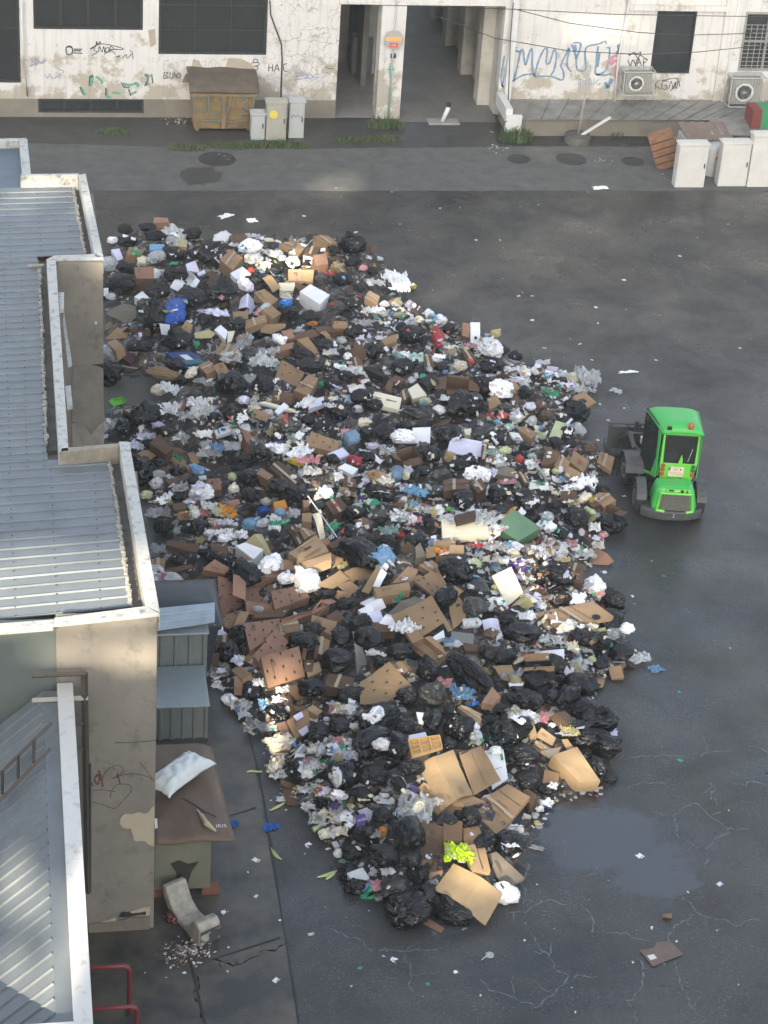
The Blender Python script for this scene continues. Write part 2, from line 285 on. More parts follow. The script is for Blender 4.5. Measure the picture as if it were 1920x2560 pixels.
# ============================================================= rear building
YF = float(P(836, 296)[1])
def fz(px, py, Y=None):
    q = PY(px, py, YF if Y is None else Y); return float(q[0]), float(q[2])
z1 = lambda x, y: (x/1.728, y/1.728)
z2 = lambda x, y: (960+x/1.728, y/1.728)
def rect1(x0, y0, x1, y1, z=z1, Y=None):
    a = fz(*z(x0, (y0+y1)/2), Y); b = fz(*z(x1, (y0+y1)/2), Y); c = fz(*z((x0+x1)/2, y0), Y); d = fz(*z((x0+x1)/2, y1), Y)
    return a[0], b[0], d[1], c[1]       # x0,x1,z0,z1
def plaster_material():
    m = mat('stained_plaster', (.50, .49, .46), .9, (.60, .59, .56), sc=1.2, amt=1., bump=.35, bsc=12, bdist=.02)
    t = m.node_tree; N = t.nodes; L = t.links; p = N['Principled BSDF']; src = p.inputs['Base Color'].links[0].from_socket
    tc = N.new('ShaderNodeTexCoord'); sx = N.new('ShaderNodeSeparateXYZ'); L.new(tc.outputs['Object'], sx.inputs[0])
    def mr(s, a, b, c=0., d=1.):
        n = N.new('ShaderNodeMapRange'); n.inputs[1].default_value = a; n.inputs[2].default_value = b; n.inputs[3].default_value = c; n.inputs[4].default_value = d; L.new(s, n.inputs[0]); return n.outputs[0]
    def mul(a, b, op='MULTIPLY'):
        n = N.new('ShaderNodeMath'); n.operation = op
        for i, x in enumerate((a, b)):
            if isinstance(x, (int, float)): n.inputs[i].default_value = x
            else: L.new(x, n.inputs[i])
        return n.outputs[0]
    def nz(sc, d=8, r=.65, dist=0.):
        n = N.new('ShaderNodeTexNoise'); n.inputs['Scale'].default_value = sc; n.inputs['Detail'].default_value = d; n.inputs['Roughness'].default_value = r; n.inputs['Distortion'].default_value = dist; L.new(tc.outputs['Object'], n.inputs['Vector']); return n.outputs['Fac']
    def mix(f, c, s):
        n = N.new('ShaderNodeMix'); n.data_type = 'RGBA'; n.inputs[7].default_value = (*c, 1); L.new(f, n.inputs[0]); L.new(s, n.inputs[6]); return n.outputs[2]
    low = mr(sx.outputs[2], 1.9, .5)
    f1 = mul(mr(mul(nz(1.7), mul(low, .18), 'ADD'), .58, .66), .75)
    src = mix(f1, (.30, .26, .19), src)
    f2 = mul(mr(nz(4.5, 9, .75), .60, .66), .7); src = mix(f2, (.22, .19, .14), src)
    vo = N.new('ShaderNodeTexVoronoi'); vo.feature = 'DISTANCE_TO_EDGE'; vo.inputs['Scale'].default_value = 3.1; dn = N.new('ShaderNodeVectorMath'); dn.operation = 'ADD'
    nn = N.new('ShaderNodeTexNoise'); nn.inputs['Scale'].default_value = 3.; L.new(tc.outputs['Object'], nn.inputs['Vector']); sc_ = N.new('ShaderNodeVectorMath'); sc_.operation = 'SCALE'; sc_.inputs['Scale'].default_value = .45
    L.new(nn.outputs['Color'], sc_.inputs[0]); L.new(tc.outputs['Object'], dn.inputs[0]); L.new(sc_.outputs[0], dn.inputs[1]); L.new(dn.outputs[0], vo.inputs['Vector'])
    ck = mr(vo.outputs['Distance'], .045, .012); band = mul(mul(mr(sx.outputs[0], 6.4, 7.0), mr(sx.outputs[0], 9.2, 8.9)), mr(nz(1.3), .42, .52))
    src = mix(mul(mul(ck, band), .75), (.22, .19, .14), src)
    st = N.new('ShaderNodeMapping'); st.inputs['Scale'].default_value = (9, 9, .7); L.new(tc.outputs['Object'], st.inputs[0]); sn = N.new('ShaderNodeTexNoise'); sn.inputs['Scale'].default_value = 1; sn.inputs['Detail'].default_value = 5; L.new(st.outputs[0], sn.inputs['Vector'])
    src = mix(mul(mr(sn.outputs['Fac'], .52, .75), .35), (.2, .18, .15), src)
    L.new(src, p.inputs['Base Color']); return m
m_pl = plaster_material()
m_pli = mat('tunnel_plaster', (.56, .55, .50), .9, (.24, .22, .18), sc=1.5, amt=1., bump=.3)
m_plinth = mat('dirty_plinth', (.13, .12, .095), .9, (.22, .20, .16), sc=2, amt=1., bump=.4)
m_dark = mat('grille_steel', (.022, .026, .027), .5, (.035, .04, .04), sc=8)
m_glass = mat('dusty_dark_glass', (.018, .022, .024), .18, (.04, .045, .045), sc=1.4, amt=.8)
m_white = mat('white_paint', (.6, .61, .6), .5, (.5, .5, .47), sc=5, amt=1.)
bld = empty('plastered_building', 'long white plastered building with graffiti and a gateway behind the yard', 'building', (0, YF, 0))
def B(mb, name, mtl, **k): 
    mb.v = [(x, y-YF, z) for x, y, z in mb.v]; return mb.build(name, mtl, bld, **k)
TH = .35; ZT = 7.5
xl0, _ = fz(-400, 200)
gx0 = fz(*z1(1460, 260))[0]; gx1 = fz(*z1(1637, 260))[0]; gp1 = fz(*z2(82, 260))[0]; gx2 = fz(*z2(505, 270))[0]; ztop = fz(*z1(1550, 19))[1]
xr1 = fz(2300, 200)[0]
zpl = fz(*z1(300, 427))[1]
wins = {'w0': rect1(-160, -120, 85, 357), 'w1': rect1(143, -80, 618, 128), 'w2': rect1(686, -80, 1156, 236), 'b': rect1(165, 427, 621, 488),
        'w3': rect1(1165, 44, 1337, 318, z2), 'w4': rect1(1545, 52, 1760, 308, z2)}
# wall = plane cut into cells round the openings
def cells(x0, x1, za, zb, holes, y0, y1, mb, axis='y'):
    xs = sorted({x0, x1, *[v for h in holes for v in h[:2] if x0 < v < x1]}); zs = sorted({za, zb, *[v for h in holes for v in h[2:] if za < v < zb]})
    for i in range(len(xs)-1):
        run = None
        for j in range(len(zs)-1):
            cx, cz = (xs[i]+xs[i+1])/2, (zs[j]+zs[j+1])/2
            if any(h[0] < cx < h[1] and h[2] < cz < h[3] for h in holes):
                if run is not None: mb.bx(xs[i], xs[i+1], y0, y1, run, zs[j]); run = None
            elif run is None: run = zs[j]
        if run is not None: mb.bx(xs[i], xs[i+1], y0, y1, run, zs[-1])
mb = MB(); cells(xl0, gx0, zpl, ZT, [wins['w0'], wins['w1'], wins['w2']], YF, YF+TH, mb)
cells(gp1 if 0 else gx2, xr1, .3, ZT, [wins['w3'], wins['w4']], YF, YF+TH, mb)
mb.bx(gx0, gx2, YF-.003, YF+TH, ztop, ZT)
B(mb, 'wall', m_pl)
mb = MB(); cells(xl0, gx0, 0, zpl, [wins['b']], YF-.0, YF+TH, mb); B(mb, 'plinth', m_plinth)
mb = MB(); mb.bx(gx1, gp1, YF-.05, YF+.55, 0, ztop); B(mb, 'pillar', m_pl)
mb = MB(); mb.bx(xl0, xr1, YF+TH, YF+12, ZT-.2, ZT); mb.bx(xl0-.2, xr1, YF-.3, YF+.4, ZT, ZT+.25); B(mb, 'roof', m_plinth)
# gateway interior
xe = gx2; far = YF+11
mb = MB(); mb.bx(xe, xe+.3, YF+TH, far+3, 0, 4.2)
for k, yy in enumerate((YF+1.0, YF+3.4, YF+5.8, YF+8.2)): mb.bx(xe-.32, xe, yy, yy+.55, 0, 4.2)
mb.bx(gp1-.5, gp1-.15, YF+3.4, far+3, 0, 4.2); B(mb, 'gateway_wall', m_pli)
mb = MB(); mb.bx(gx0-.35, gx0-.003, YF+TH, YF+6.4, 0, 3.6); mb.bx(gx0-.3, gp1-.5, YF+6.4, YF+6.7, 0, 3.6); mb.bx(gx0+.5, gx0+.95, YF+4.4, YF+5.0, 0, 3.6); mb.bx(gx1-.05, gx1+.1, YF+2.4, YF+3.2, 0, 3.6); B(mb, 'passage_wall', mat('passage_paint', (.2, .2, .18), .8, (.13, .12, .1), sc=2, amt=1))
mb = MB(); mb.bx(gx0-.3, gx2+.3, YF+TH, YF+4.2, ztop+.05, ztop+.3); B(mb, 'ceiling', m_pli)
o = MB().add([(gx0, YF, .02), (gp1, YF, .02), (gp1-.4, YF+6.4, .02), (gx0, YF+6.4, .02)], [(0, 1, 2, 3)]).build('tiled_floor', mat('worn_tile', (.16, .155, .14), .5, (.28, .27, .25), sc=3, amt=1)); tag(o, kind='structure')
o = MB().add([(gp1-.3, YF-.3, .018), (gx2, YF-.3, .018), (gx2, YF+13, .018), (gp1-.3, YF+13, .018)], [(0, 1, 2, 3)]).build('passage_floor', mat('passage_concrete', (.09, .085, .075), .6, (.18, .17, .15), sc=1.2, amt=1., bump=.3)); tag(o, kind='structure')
def winparts(r, nx, nz, key, mesh=True, mtl=None, fw=.06, rec=.14, bars=.03):
    x0, x1, za, zb = r; mb = MB()
    mb.bx(x0, x1, YF+.02, YF+.10, za, za+fw); mb.bx(x0, x1, YF+.02, YF+.10, zb-fw, zb); mb.bx(x0, x0+fw, YF+.02, YF+.10, za+fw, zb-fw); mb.bx(x1-fw, x1, YF+.02, YF+.10, za+fw, zb-fw)
    for i in range(1, nx): cx = x0+(x1-x0)*i/nx; mb.bx(cx-bars, cx+bars, YF+.03, YF+.08, za+fw, zb-fw)
    for i in range(1, nz): cz = za+(zb-za)*i/nz; mb.bx(x0+fw, x1-fw, YF+.035, YF+.075, cz-bars, cz+bars)
    w = B(mb, 'window', mtl or m_dark)
    g_ = MB().bx(x0+.01, x1-.01, YF+rec, YF+rec+.02, za+.01, zb-.01); g_.v = [(x, y-YF, z) for x, y, z in g_.v]
    g_.build('pane', m_glass, w)
    if mesh:
        gm = MB(); n = int((x1-x0+zb-za)/.085)
        for s in (1, -1):
            for i in range(n):
                c = x0-(zb-za)+i*.085*1.0+.03 if s > 0 else x0+i*.085
                xa, xb = c, c+(zb-za); zA, zB = (za, zb) if s > 0 else (zb, za)
                if s < 0: xa -= (zb-za); xb -= (zb-za)
                if xb <= x0+.02 or xa >= x1-.02: continue
                k = (zB-zA)/(xb-xa); xa2, xb2 = max(xa, x0+.02), min(xb, x1-.02)
                a = Vector((xa2, .012, zA+k*(xa2-xa))); b = Vector((xb2, .012, zA+k*(xb2-xa)))
                ribbon(gm, [a, b], .012, (0, -1, 0))
        gm.build('grille', m_dark, w)
    return w
winparts(wins['w0'], 2, 2, 'w0'); winparts(wins['w1'], 4, 1, 'w1'); winparts(wins['w2'], 3, 3, 'w2', bars=.012); winparts(wins['b'], 4, 1, 'b')
winparts(wins['w3'], 1, 1, 'w3', mesh=False, fw=.03)
winparts(wins['w4'], 2, 2, 'w4', mesh=False, mtl=mat('worn_frame', (.33, .33, .31), .7, (.22, .22, .2), sc=6, amt=1.), fw=.07, bars=.03)
# white band, pilasters, pipes, sill trims on the right
mb = MB()
def vstrip(xa, ya, xb, yb, w, d, z=z2, top=ZT, bot=None):
    x0 = fz(*z((xa+xb)/2, (ya+yb)/2))[0]; zb_ = fz(*z(xb, yb))[1]; mb.bx(x0-w/2, x0+w/2, YF-d, YF, zb_, top)
vstrip(1050, 40, 1020, 430, .22, .05); vstrip(1530, 40, 1440, 440, .5, .07)
q0, q1, za, zb = rect1(1075, 20, 1500, 44, z2); mb.bx(q0, q1, YF-.09, YF-.003, za, zb)
q0, q1, za, zb = rect1(-40, -20, 530, 33, z2)
B(mb, 'wall_trim', m_pl)
def pipe(l, r, z, name='drainpipe', mtl=None, d=.09, par=bld):
    mb = MB(); mb.tube([(lambda q: (q[0], -d, q[1]))(fz(*z(*p))) for p in l], r, 8); return mb.build(name, mtl or m_white, par, smooth=True)
x_, z_ = fz(*z2(540, 200)); mb = MB(); mb.bx(x_-.03, x_+.14, YF-.16, YF-.02, fz(*z2(530, 440))[1], ZT); B(mb, 'downpipe', m_white)
pipe([(1055, 0), (1010, 250), (992, 440)], .035, z2); pipe([(1530, 0), (1490, 250), (1450, 470)], .035, z2); pipe([(92, 0), (97, 200), (118, 410)], .025, z1, mtl=m_pl)
pipe([(1165, 0), (1168, 60), (1215, 190), (1218, 260), (1212, 440)], .018, z1, 'cable', m_dark, .04); pipe([(552, 0), (540, 150), (530, 420)], .012, z2, 'cable', m_dark, .2)
# ------ graffiti: strokes a few mm proud of the plaster
ink = {k: mat('spray_'+k, c, .8, tuple(min(1, v*1.9+.03) for v in c), sc=14, amt=1.) for k, c in dict(black=(.03, .03, .035), blue=(.09, .15, .22), green=(.07, .2, .13), pink=(.28, .15, .17), teal=(.1, .3, .22), navy=(.09, .12, .25), grey=(.27, .28, .28), brown=(.25, .2, .12)).items()}
def graf(name, col, w, lines, z, off=.006, par=bld, Y=None):
    mb = MB()
    for l in lines:
        pts = [(lambda q: (q[0], -off-((YF-Y) if Y else 0), q[1]))(fz(*z(*p), Y)) for p in l]
        ribbon(mb, smoothline(pts, 5), w, (0, -1, 0), jit=.25)
    return mb.build(name, ink[col], par)
# big blue piece
graf('graffiti', 'blue', .05, [[(520, 240), (512, 290), (505, 340), (515, 375), (540, 360), (600, 325), (650, 320)], [(560, 350), (575, 290), (590, 225), (600, 215), (605, 255), (612, 280), (628, 225), (640, 215), (640, 290), (650, 330)],
    [(650, 330), (665, 270), (690, 215), (705, 215), (700, 270), (715, 270), (735, 215), (745, 240), (735, 300), (720, 325)], [(650, 330), (720, 330), (770, 345), (775, 310), (765, 280), (790, 225), (800, 210), (790, 280), (810, 310)],
    [(810, 190), (825, 230), (830, 250), (850, 190), (815, 185)], [(830, 250), (835, 300), (870, 300), (868, 230), (880, 200), (925, 190), (955, 178), (960, 190)], [(925, 200), (918, 260), (915, 320), (960, 300), (975, 215), (960, 205)], [(915, 320), (940, 325), (985, 320)],
    [(590, 225), (560, 215), (575, 205)], [(510, 375), (520, 320)]], z2)
graf('graffiti', 'blue', .11, [[(955, 355), (965, 375), (985, 340)], [(1015, 190), (1020, 230), (1005, 220)], [(1015, 250), (1018, 300), (1005, 350)], [(820, 195), (826, 225)], [(925, 230), (920, 290)]], z2, .005)
graf('graffiti', 'pink', .10, [[(965, 270), (990, 245), (1010, 240), (1030, 245)], [(975, 280), (1000, 262), (1025, 265)], [(985, 300), (1010, 290), (1022, 280)], [(990, 330), (1005, 310)]], z2, .009)
graf('graffiti', 'blue', .018, [[(845, 340), (850, 370)], [(845, 342), (862, 348), (850, 358)], [(872, 340), (872, 368)], [(885, 368), (888, 342), (905, 368), (908, 340)], [(930, 342), (915, 355), (930, 368), (932, 355)]], z2)
graf('graffiti', 'black', .026, [[(1045, 250), (1058, 270), (1065, 285), (1075, 258), (1090, 285), (1100, 255)], [(1085, 285), (1098, 250), (1112, 285)], [(1090, 272), (1108, 270)], [(1120, 290), (1122, 255), (1138, 258), (1122, 272)], [(1060, 240), (1080, 225), (1095, 250), (1110, 225), (1095, 232)], [(1050, 238), (1095, 232), (1135, 258)]], z2)
graf('graffiti', 'black', .022, [[(1170, 345), (1172, 385)], [(1190, 345), (1172, 366), (1195, 385)], [(1225, 350), (1205, 352), (1200, 380), (1218, 385), (1222, 370), (1210, 368)], [(1230, 385), (1240, 350), (1248, 385)], [(1252, 385), (1258, 352), (1262, 385), (1272, 350), (1278, 375)], [(1195, 350), (1250, 338), (1270, 345), (1235, 395)], [(1165, 385), (1168, 350)]], z2)
# left tags
graf('graffiti', 'black', .02, [[(392, 215), (420, 190), (405, 215), (420, 225), (395, 240)], [(425, 225), (430, 200), (440, 225), (448, 200), (452, 228)], [(455, 210), (470, 205), (468, 225), (455, 222), (456, 210)], [(475, 228), (478, 200), (492, 210), (480, 216), (500, 235)], [(390, 210), (430, 190), (480, 195), (535, 212), (480, 215), (450, 235)], [(418, 195), (415, 178), (425, 190), (432, 178), (436, 192)], [(500, 245), (520, 240), (505, 250)], [(530, 250), (545, 235), (550, 252), (570, 232), (575, 255)], [(560, 215), (575, 230)]], z1)
graf('graffiti', 'black', .022, [[(710, 312), (708, 338), (728, 334), (715, 326), (725, 314), (710, 312)], [(735, 312), (734, 335), (745, 335), (745, 315)], [(752, 335), (752, 312), (762, 335)], [(768, 316), (762, 332), (775, 336), (780, 320), (768, 314)], [(1095, 270), (1098, 255), (1112, 258), (1112, 272)], [(1085, 272), (1115, 270), (1118, 280), (1095, 288)], [(1098, 284), (1115, 290), (1108, 303), (1098, 298)], [(1405, 288), (1420, 296), (1440, 296)], [(1410, 318), (1415, 312)]], z1)
graf('graffiti', 'grey', .025, [[(710, 262), (708, 300), (735, 300)], [(710, 262), (732, 262)], [(709, 280), (725, 280)], [(760, 265), (750, 282), (760, 300), (770, 282), (760, 265)], [(780, 262), (812, 262)], [(796, 262), (796, 300)], [(870, 265), (890, 268), (872, 298), (892, 298)], [(905, 265), (900, 285), (910, 298), (918, 280), (905, 265)], [(935, 268), (930, 285), (942, 296), (946, 280), (935, 268)]], z1)
graf('graffiti', 'black', .022, [[(1162, 278), (1160, 308)], [(1178, 278), (1178, 308)], [(1162, 292), (1178, 292)], [(1186, 308), (1196, 278), (1206, 308)], [(1190, 298), (1203, 298)], [(1240, 275), (1226, 280), (1228, 305), (1242, 308)]], z1)
graf('graffiti', 'grey', .025, [[(1255, 308), (1268, 278), (1280, 308)], [(1290, 276), (1290, 308)], [(1310, 300), (1318, 275), (1328, 300)], [(1172, 345), (1175, 380), (1195, 345), (1197, 380)], [(1210, 345), (1212, 380)], [(1228, 350), (1212, 362), (1230, 380)], [(1262, 350), (1255, 368), (1268, 382), (1280, 365), (1262, 350)], [(1355, 350), (1355, 380), (1375, 345), (1378, 378)], [(1120, 345), (1135, 375)], [(1395, 345), (1390, 365), (1405, 372)]], z1)
graf('graffiti', 'navy', .016, [[(1275, 315), (1300, 318), (1280, 330), (1310, 325), (1325, 318), (1320, 335), (1345, 320), (1350, 332), (1370, 318), (1385, 325)], [(1270, 345), (1330, 338), (1390, 332)], [(135, 255), (160, 285), (150, 250), (180, 275), (195, 255)], [(125, 285), (200, 262)], [(190, 320), (205, 338), (215, 318), (230, 340), (275, 310), (255, 300)]], z1)
graf('graffiti', 'green', .07, [[(388, 335), (400, 328), (392, 372)], [(415, 330), (435, 345), (442, 362)], [(460, 385), (462, 415), (480, 420)], [(485, 400), (520, 402)], [(530, 360), (555, 368), (590, 360), (598, 375)], [(560, 410), (590, 395)], [(625, 322), (650, 330)], [(628, 355), (640, 368)], [(350, 378), (370, 412)]], z1)
graf('graffiti', 'black', .03, [[(388, 328), (385, 370)], [(458, 380), (456, 412)], [(525, 355), (535, 375), (560, 378)], [(625, 320), (640, 340), (625, 372)], [(655, 320), (660, 360)], [(345, 375), (360, 410)], [(555, 385), (565, 412)]], z1, .009)
graf('graffiti', 'black', .03, [[(285, 205), (300, 198), (312, 208), (312, 228), (300, 236), (287, 230), (285, 205)], [(285, 205), (298, 202), (312, 207)], [(318, 212), (355, 212)], [(318, 219), (350, 219)], [(316, 228), (356, 230)]], z1)
graf('graffiti', 'grey', .02, [[(1300, 240), (1330, 220), (1345, 260), (1370, 225), (1385, 270), (1410, 230), (1430, 250)], [(1290, 265), (1340, 240), (1400, 265)]], z1)
graf('graffiti', 'teal', .045, [[(10, 295), (40, 300), (25, 280), (22, 335)], [(8, 400), (28, 395), (25, 425), (5, 430)], [(5, 470), (20, 462), (12, 500)]], z2, .058)
# soot marks above the dumpster
mb = MB()
for pts in ([(785, 355), (800, 322), (840, 300), (900, 318), (935, 345), (940, 360)], [(945, 350), (975, 320), (1040, 310), (1100, 322), (1110, 360)]):
    mb.prism([(lambda q: (q[0], -.004, q[1]))(fz(*z1(*p))) for p in pts], (0, -.003, 0))
mb.build('soot_stain', mat('soot', (.09, .08, .065), .95, (.25, .22, .17), sc=5, amt=.8), bld)
# loose plaster showing brown backing
for pts in ([(825, 300), (835, 255), (860, 262), (880, 300)], [(975, 290), (985, 250), (1040, 252), (1085, 275), (1100, 300), (1095, 315), (980, 315)], [(640, 130), (668, 125), (675, 190), (650, 205)]):
    mb = MB(); mb.prism([(lambda q: (q[0], -.002, q[1]))(fz(*z1(*p))) for p in pts], (0, -.006, 0)); mb.build('bare_render', mat('bare_render', (.3, .26, .19), .95, (.38, .34, .27), sc=5, amt=.8), bld)
# projecting basement ledge with sheet-metal roof
YL = float(P(*z2(900, 588))[1])
xa, zt = fz(*z2(560, 430)); xb, _ = fz(*z2(1430, 440)); xf, zf = fz(*z2(540, 512), YL); xg, _ = fz(*z2(1700, 512), YL)
lg = empty('basement_ledge', 'low concrete ledge with rusty sheet metal cover along the white wall', 'ledge', (0, YL, 0))
mb = MB(); mb.bx(xf, xg, 0, YF-YL, 0, zf-.03); mb.build('ledge_wall', m_plinth, lg)
mb = MB(); n = 17; xw = fz(*z2(1950, 440))[0]
m_zinc = mat('weathered_zinc', (.30, .31, .30), .5, (.12, .11, .09), sc=3, amt=1., metal=.3)
for i in range(n):
    a0, a1 = i/n, (i+1)/n; f0, f1 = xf-.05+(xg-xf)*a0, xf-.05+(xg-xf)*a1; w0, w1 = xa-.1+(xw-xa)*a0, xa-.1+(xw-xa)*a1; dz = rnd.uniform(-.012, .012)
    mb.prism([(f0+.02, -.08, zf+dz), (f1, -.08, zf), (w1, YF-YL, zt), (w0+.02, YF-YL, zt+dz)], (0, 0, .01))
    mb.prism([(f0, -.085, zf), (f0+.035, -.085, zf), (w0+.035, YF-YL, zt), (w0, YF-YL, zt)], (0, 0, .04))
mb.build('sheet_cover', m_zinc, lg)
mb = MB(); mb.bx(xf-.12, xf+.06, -.1, YF-YL-.05, zf-.05, zf+.3); mb.bx(xf-.12, xf+.3, -.2, -.1, zf-.3, zf+.15); mb.build('white_gutter', m_white, lg)
# ------ furniture in front of the rear wall
def cab_box(name, label, pxl, pxr, pyt, pyb, z, mtl, depth=.32, group=None, cat='cabinet', door=2, capo=.03, hs=None, parts=None):
    q = P(*z((pxl+pxr)/2, pyb)); Y = q[1]; x0 = PY(*z(pxl, pyb), Y)[0]; x1 = PY(*z(pxr, pyb), Y)[0]; zt = PY(*z((pxl+pxr)/2, pyt), Y)[2]
    w = x1-x0; e = empty(name, label, cat, ((x0+x1)/2, Y, 0), 0, group)
    mb = MB(); mb.bx(-w/2, w/2, 0, depth, 0, zt-.05); mb.build('housing', mtl, e, bevel=.008)
    mb = MB(); mb.bx(-w/2-capo, w/2+capo, -capo, depth+capo, zt-.05, zt-.01); mb.prism([(-w/2-capo, -capo, zt-.01), (w/2+capo, -capo, zt-.01), (w/2+capo-.04, depth*.5, zt+.02), (-w/2-capo+.04, depth*.5, zt+.02)], (0, depth*.4, 0)); mb.build('lid', mtl, e, bevel=.006)
    for k in range(door):
        mb = MB(); a = -w/2+.025+k*(w-.04)/door; mb.bx(a, a+(w-.04)/door-.012, -.012, 0, .1, zt-.09); d = mb.build('door', mtl, e, bevel=.004)
        mb = MB(); hx = a+((w-.04)/door-.06 if k == 0 else .03); mb.bx(hx, hx+.03, -.03, -.0125, zt*.45, zt*.45+.12); mb.build('handle', m_dark, d)
    return e, w, zt
m_cab = mat('grey_cabinet_paint', (.42, .44, .43), .5, (.33, .34, .32), sc=3, amt=1.)
m_cabB = mat('beige_cabinet_paint', (.36, .36, .31), .5, (.28, .27, .22), sc=3, amt=1.)
cab_box('utility_cabinet', 'shortest of the three pale cabinets right of the rusty dumpster', 1084, 1143, 490, 605, z1, m_cab, door=1, group='utility cabinets by the dumpster')
e, w, zt = cab_box('utility_cabinet', 'beige utility cabinet with a yellow sticker, middle of three', 1148, 1234, 440, 607, z1, m_cabB, door=1, group='utility cabinets by the dumpster')
mb = MB(); mb.lathe([(.11, 0), (.11, .004)], (-.08, -.018, zt*.68), Matrix.Rotation(R_(90), 3, 'X')); mb.build('sticker', mat('yellow_sticker', (.6, .5, .08), .5), e)
e, w, zt = cab_box('utility_cabinet', 'grey utility cabinet with scribbled tag, rightmost of three', 1246, 1311, 436, 598, z1, m_cab, door=1, group='utility cabinets by the dumpster')
mb = MB(); ribbon(mb, smoothline([(-.17, -.016, zt*.62), (-.12, -.016, zt*.56), (-.1, -.016, zt*.64), (-.03, -.016, zt*.58), (.02, -.016, zt*.63), (.08, -.016, zt*.57), (.14, -.016, zt*.62)], 4), .014, (0, -1, 0)); mb.build('scribble', ink['black'], e)
m_cw = mat('off_white_cabinet', (.56, .56, .53), .6, (.42, .41, .37), sc=2.5, det=10, amt=1.)
cab_box('meter_cabinet', 'white free-standing meter cabinet in front of the orange crates', 1255, 1380, 622, 810, z2, m_cw, .3, door=1, group= 'white meter cabinets by the road')
cab_box('meter_cabinet', 'white free-standing meter cabinet, middle of the three by the road', 1440, 1562, 615, 805, z2, m_cw, .3, door=1, group= 'white meter cabinets by the road')
cab_box('meter_cabinet', 'tallest white meter cabinet at the right edge of the photo', 1567, 1720, 582, 808, z2, m_cw, .3, door=1, group= 'white meter cabinets by the road')
# rusty dumpster
def dumpster():
    q = P(*z1(950, 572)); Y = q[1]; x0 = PY(*z1(828, 570), Y)[0]; x1 = PY(*z1(1100, 570), Y)[0]; zt = PY(*z1(960, 395), Y)[2]; w = x1-x0; d = 1.15
    e = empty('rusty_dumpster', 'old yellow dumpster with rust and graffiti against the rear wall', 'dumpster', ((x0+x1)/2, Y, 0))
    m = mat('rusty_yellow', (.27, .19, .075), .8, (.12, .075, .04), sc=4.2, amt=.9, det=10, bump=.4, bsc=20)
    mb = MB(); mb.add([(-w/2+.06, .05, .08), (w/2-.06, .05, .08), (w/2-.06, d, .08), (-w/2+.06, d, .08), (-w/2, -.05, zt), (w/2, -.05, zt), (w/2, d+.05, zt), (-w/2, d+.05, zt)], [(3, 2, 1, 0), (4, 5, 6, 7), (0, 1, 5, 4), (2, 3, 7, 6), (1, 2, 6, 5), (3, 0, 4, 7)]); mb.bx(-w/2-.04, w/2+.04, -.09, -.05, zt-.12, zt-.04)
    mb.bx(-w/2+.1, -w/2+.2, .1, .25, 0, .08); mb.bx(w/2-.2, w/2-.1, .1, .25, 0, .08); mb.bx(-.06, .06, -.075, -.0, .12, zt-.12)
    mb.build('body', m, e, bevel=.015)
    mb = MB(); n = 14
    vs = []; fs = []
    for i in range(n+1):
        for j in range(6): x = -w/2-.08+(w+.16)*i/n; vs.append((x, -.14+(d+.25)*j/5, zt+.03+.24*math.sin(min(1, j/3.2)*1.57)+.05*mn.noise(Vector((x*2, j*.6, 1)))))
    for i in range(n):
        for j in range(5): a = i*6+j; fs.append((a, a+6, a+7, a+1))
    mb.add(vs, fs); o = mb.build('lid', mat('burnt_lid', (.13, .10, .07), .85, (.055, .045, .035), sc=3, amt=1., bump=.4), e, smooth=True); s = o.modifiers.new('s', 'SOLIDIFY'); s.thickness = .03
    mb = MB()
    for l in ([(-.9, .9), (-.8, .55), (-.55, .6), (-.6, .85), (-.85, .9)], [(-.45, 1.0), (-.4, .5), (-.15, .55)], [(-.1, .95), (.05, .5), (.2, .95)], [(.4, .95), (.65, .85), (.5, .7), (.75, .55), (.45, .45)], [(.85, .95), (.8, .55)], [(-.8, .35), (.2, .3), (.7, .35)]):
        ribbon(mb, smoothline([(a*.9, -.10+.0*b, b*1.1) for a, b in l], 5), .035, (0, -1, 0))
    mb.build('scrawl', mat('spray_slate', (.1, .15, .14), .8), e)
dumpster()
# sign on the gateway pillar
def sign():
    cx, cz = fz(*z2(43, 172), YF-.12); r = .235; e = empty('no_entry_sign', 'faded round no entry sign with red sticker on the gateway pillar', 'sign', (cx, YF-.12, cz))
    mb = MB(); M = Matrix.Rotation(R_(90), 3, 'X'); mb.lathe([(r, 0), (r, .02)], (0, 0, 0), M, 32); mb.build('disc', mat('sign_face', (.52, .42, .36), .5, (.42, .33, .27), sc=5), e)
    mb = MB(); mb.lathe([(r+.012, -.004), (r+.012, .022), (r-.012, .024), (r-.012, .0205)], (0, 0, 0), M, 32, 0); 
    mb.build('rim', mat('sign_rim', (.35, .33, .3), .5), e)
    mb = MB(); mb.bx(-.2, .2, -.026, -.0205, -.015, .075); mb.build('bar', mat('sign_bar', (.75, .38, .08), .5), e)
    mb = MB(); mb.bx(-.11, .11, -.027, -.0205, -.2, -.075); s_ = mb.build('sticker', mat('red_sticker', (.5, .08, .06), .5), e); frame_text('DIS', (0, -.029, -.137), (1, 0, 0), (0, 0, 1), .09, m_white, s_)
    mb = MB(); mb.tube([(.0, .03, -cz+.02), (.0, .03, 1.2)], .022, 8); mb.build('post', m_cab, e, smooth=True)
    x, z = fz(*z2(40, 241), YF-.06); p = empty('number_plate', 'small dark blue number seven plate below the round sign', 'sign', (x, YF-.06, z))
    MB().bx(-.075, .075, -.01, .01, -.06, .06).build('plate', mat('blue_enamel', (.02, .05, .09), .3), p); frame_text('7', (0, -.013, 0), (1, 0, 0), (0, 0, 1), .11, m_white, p)
sign()
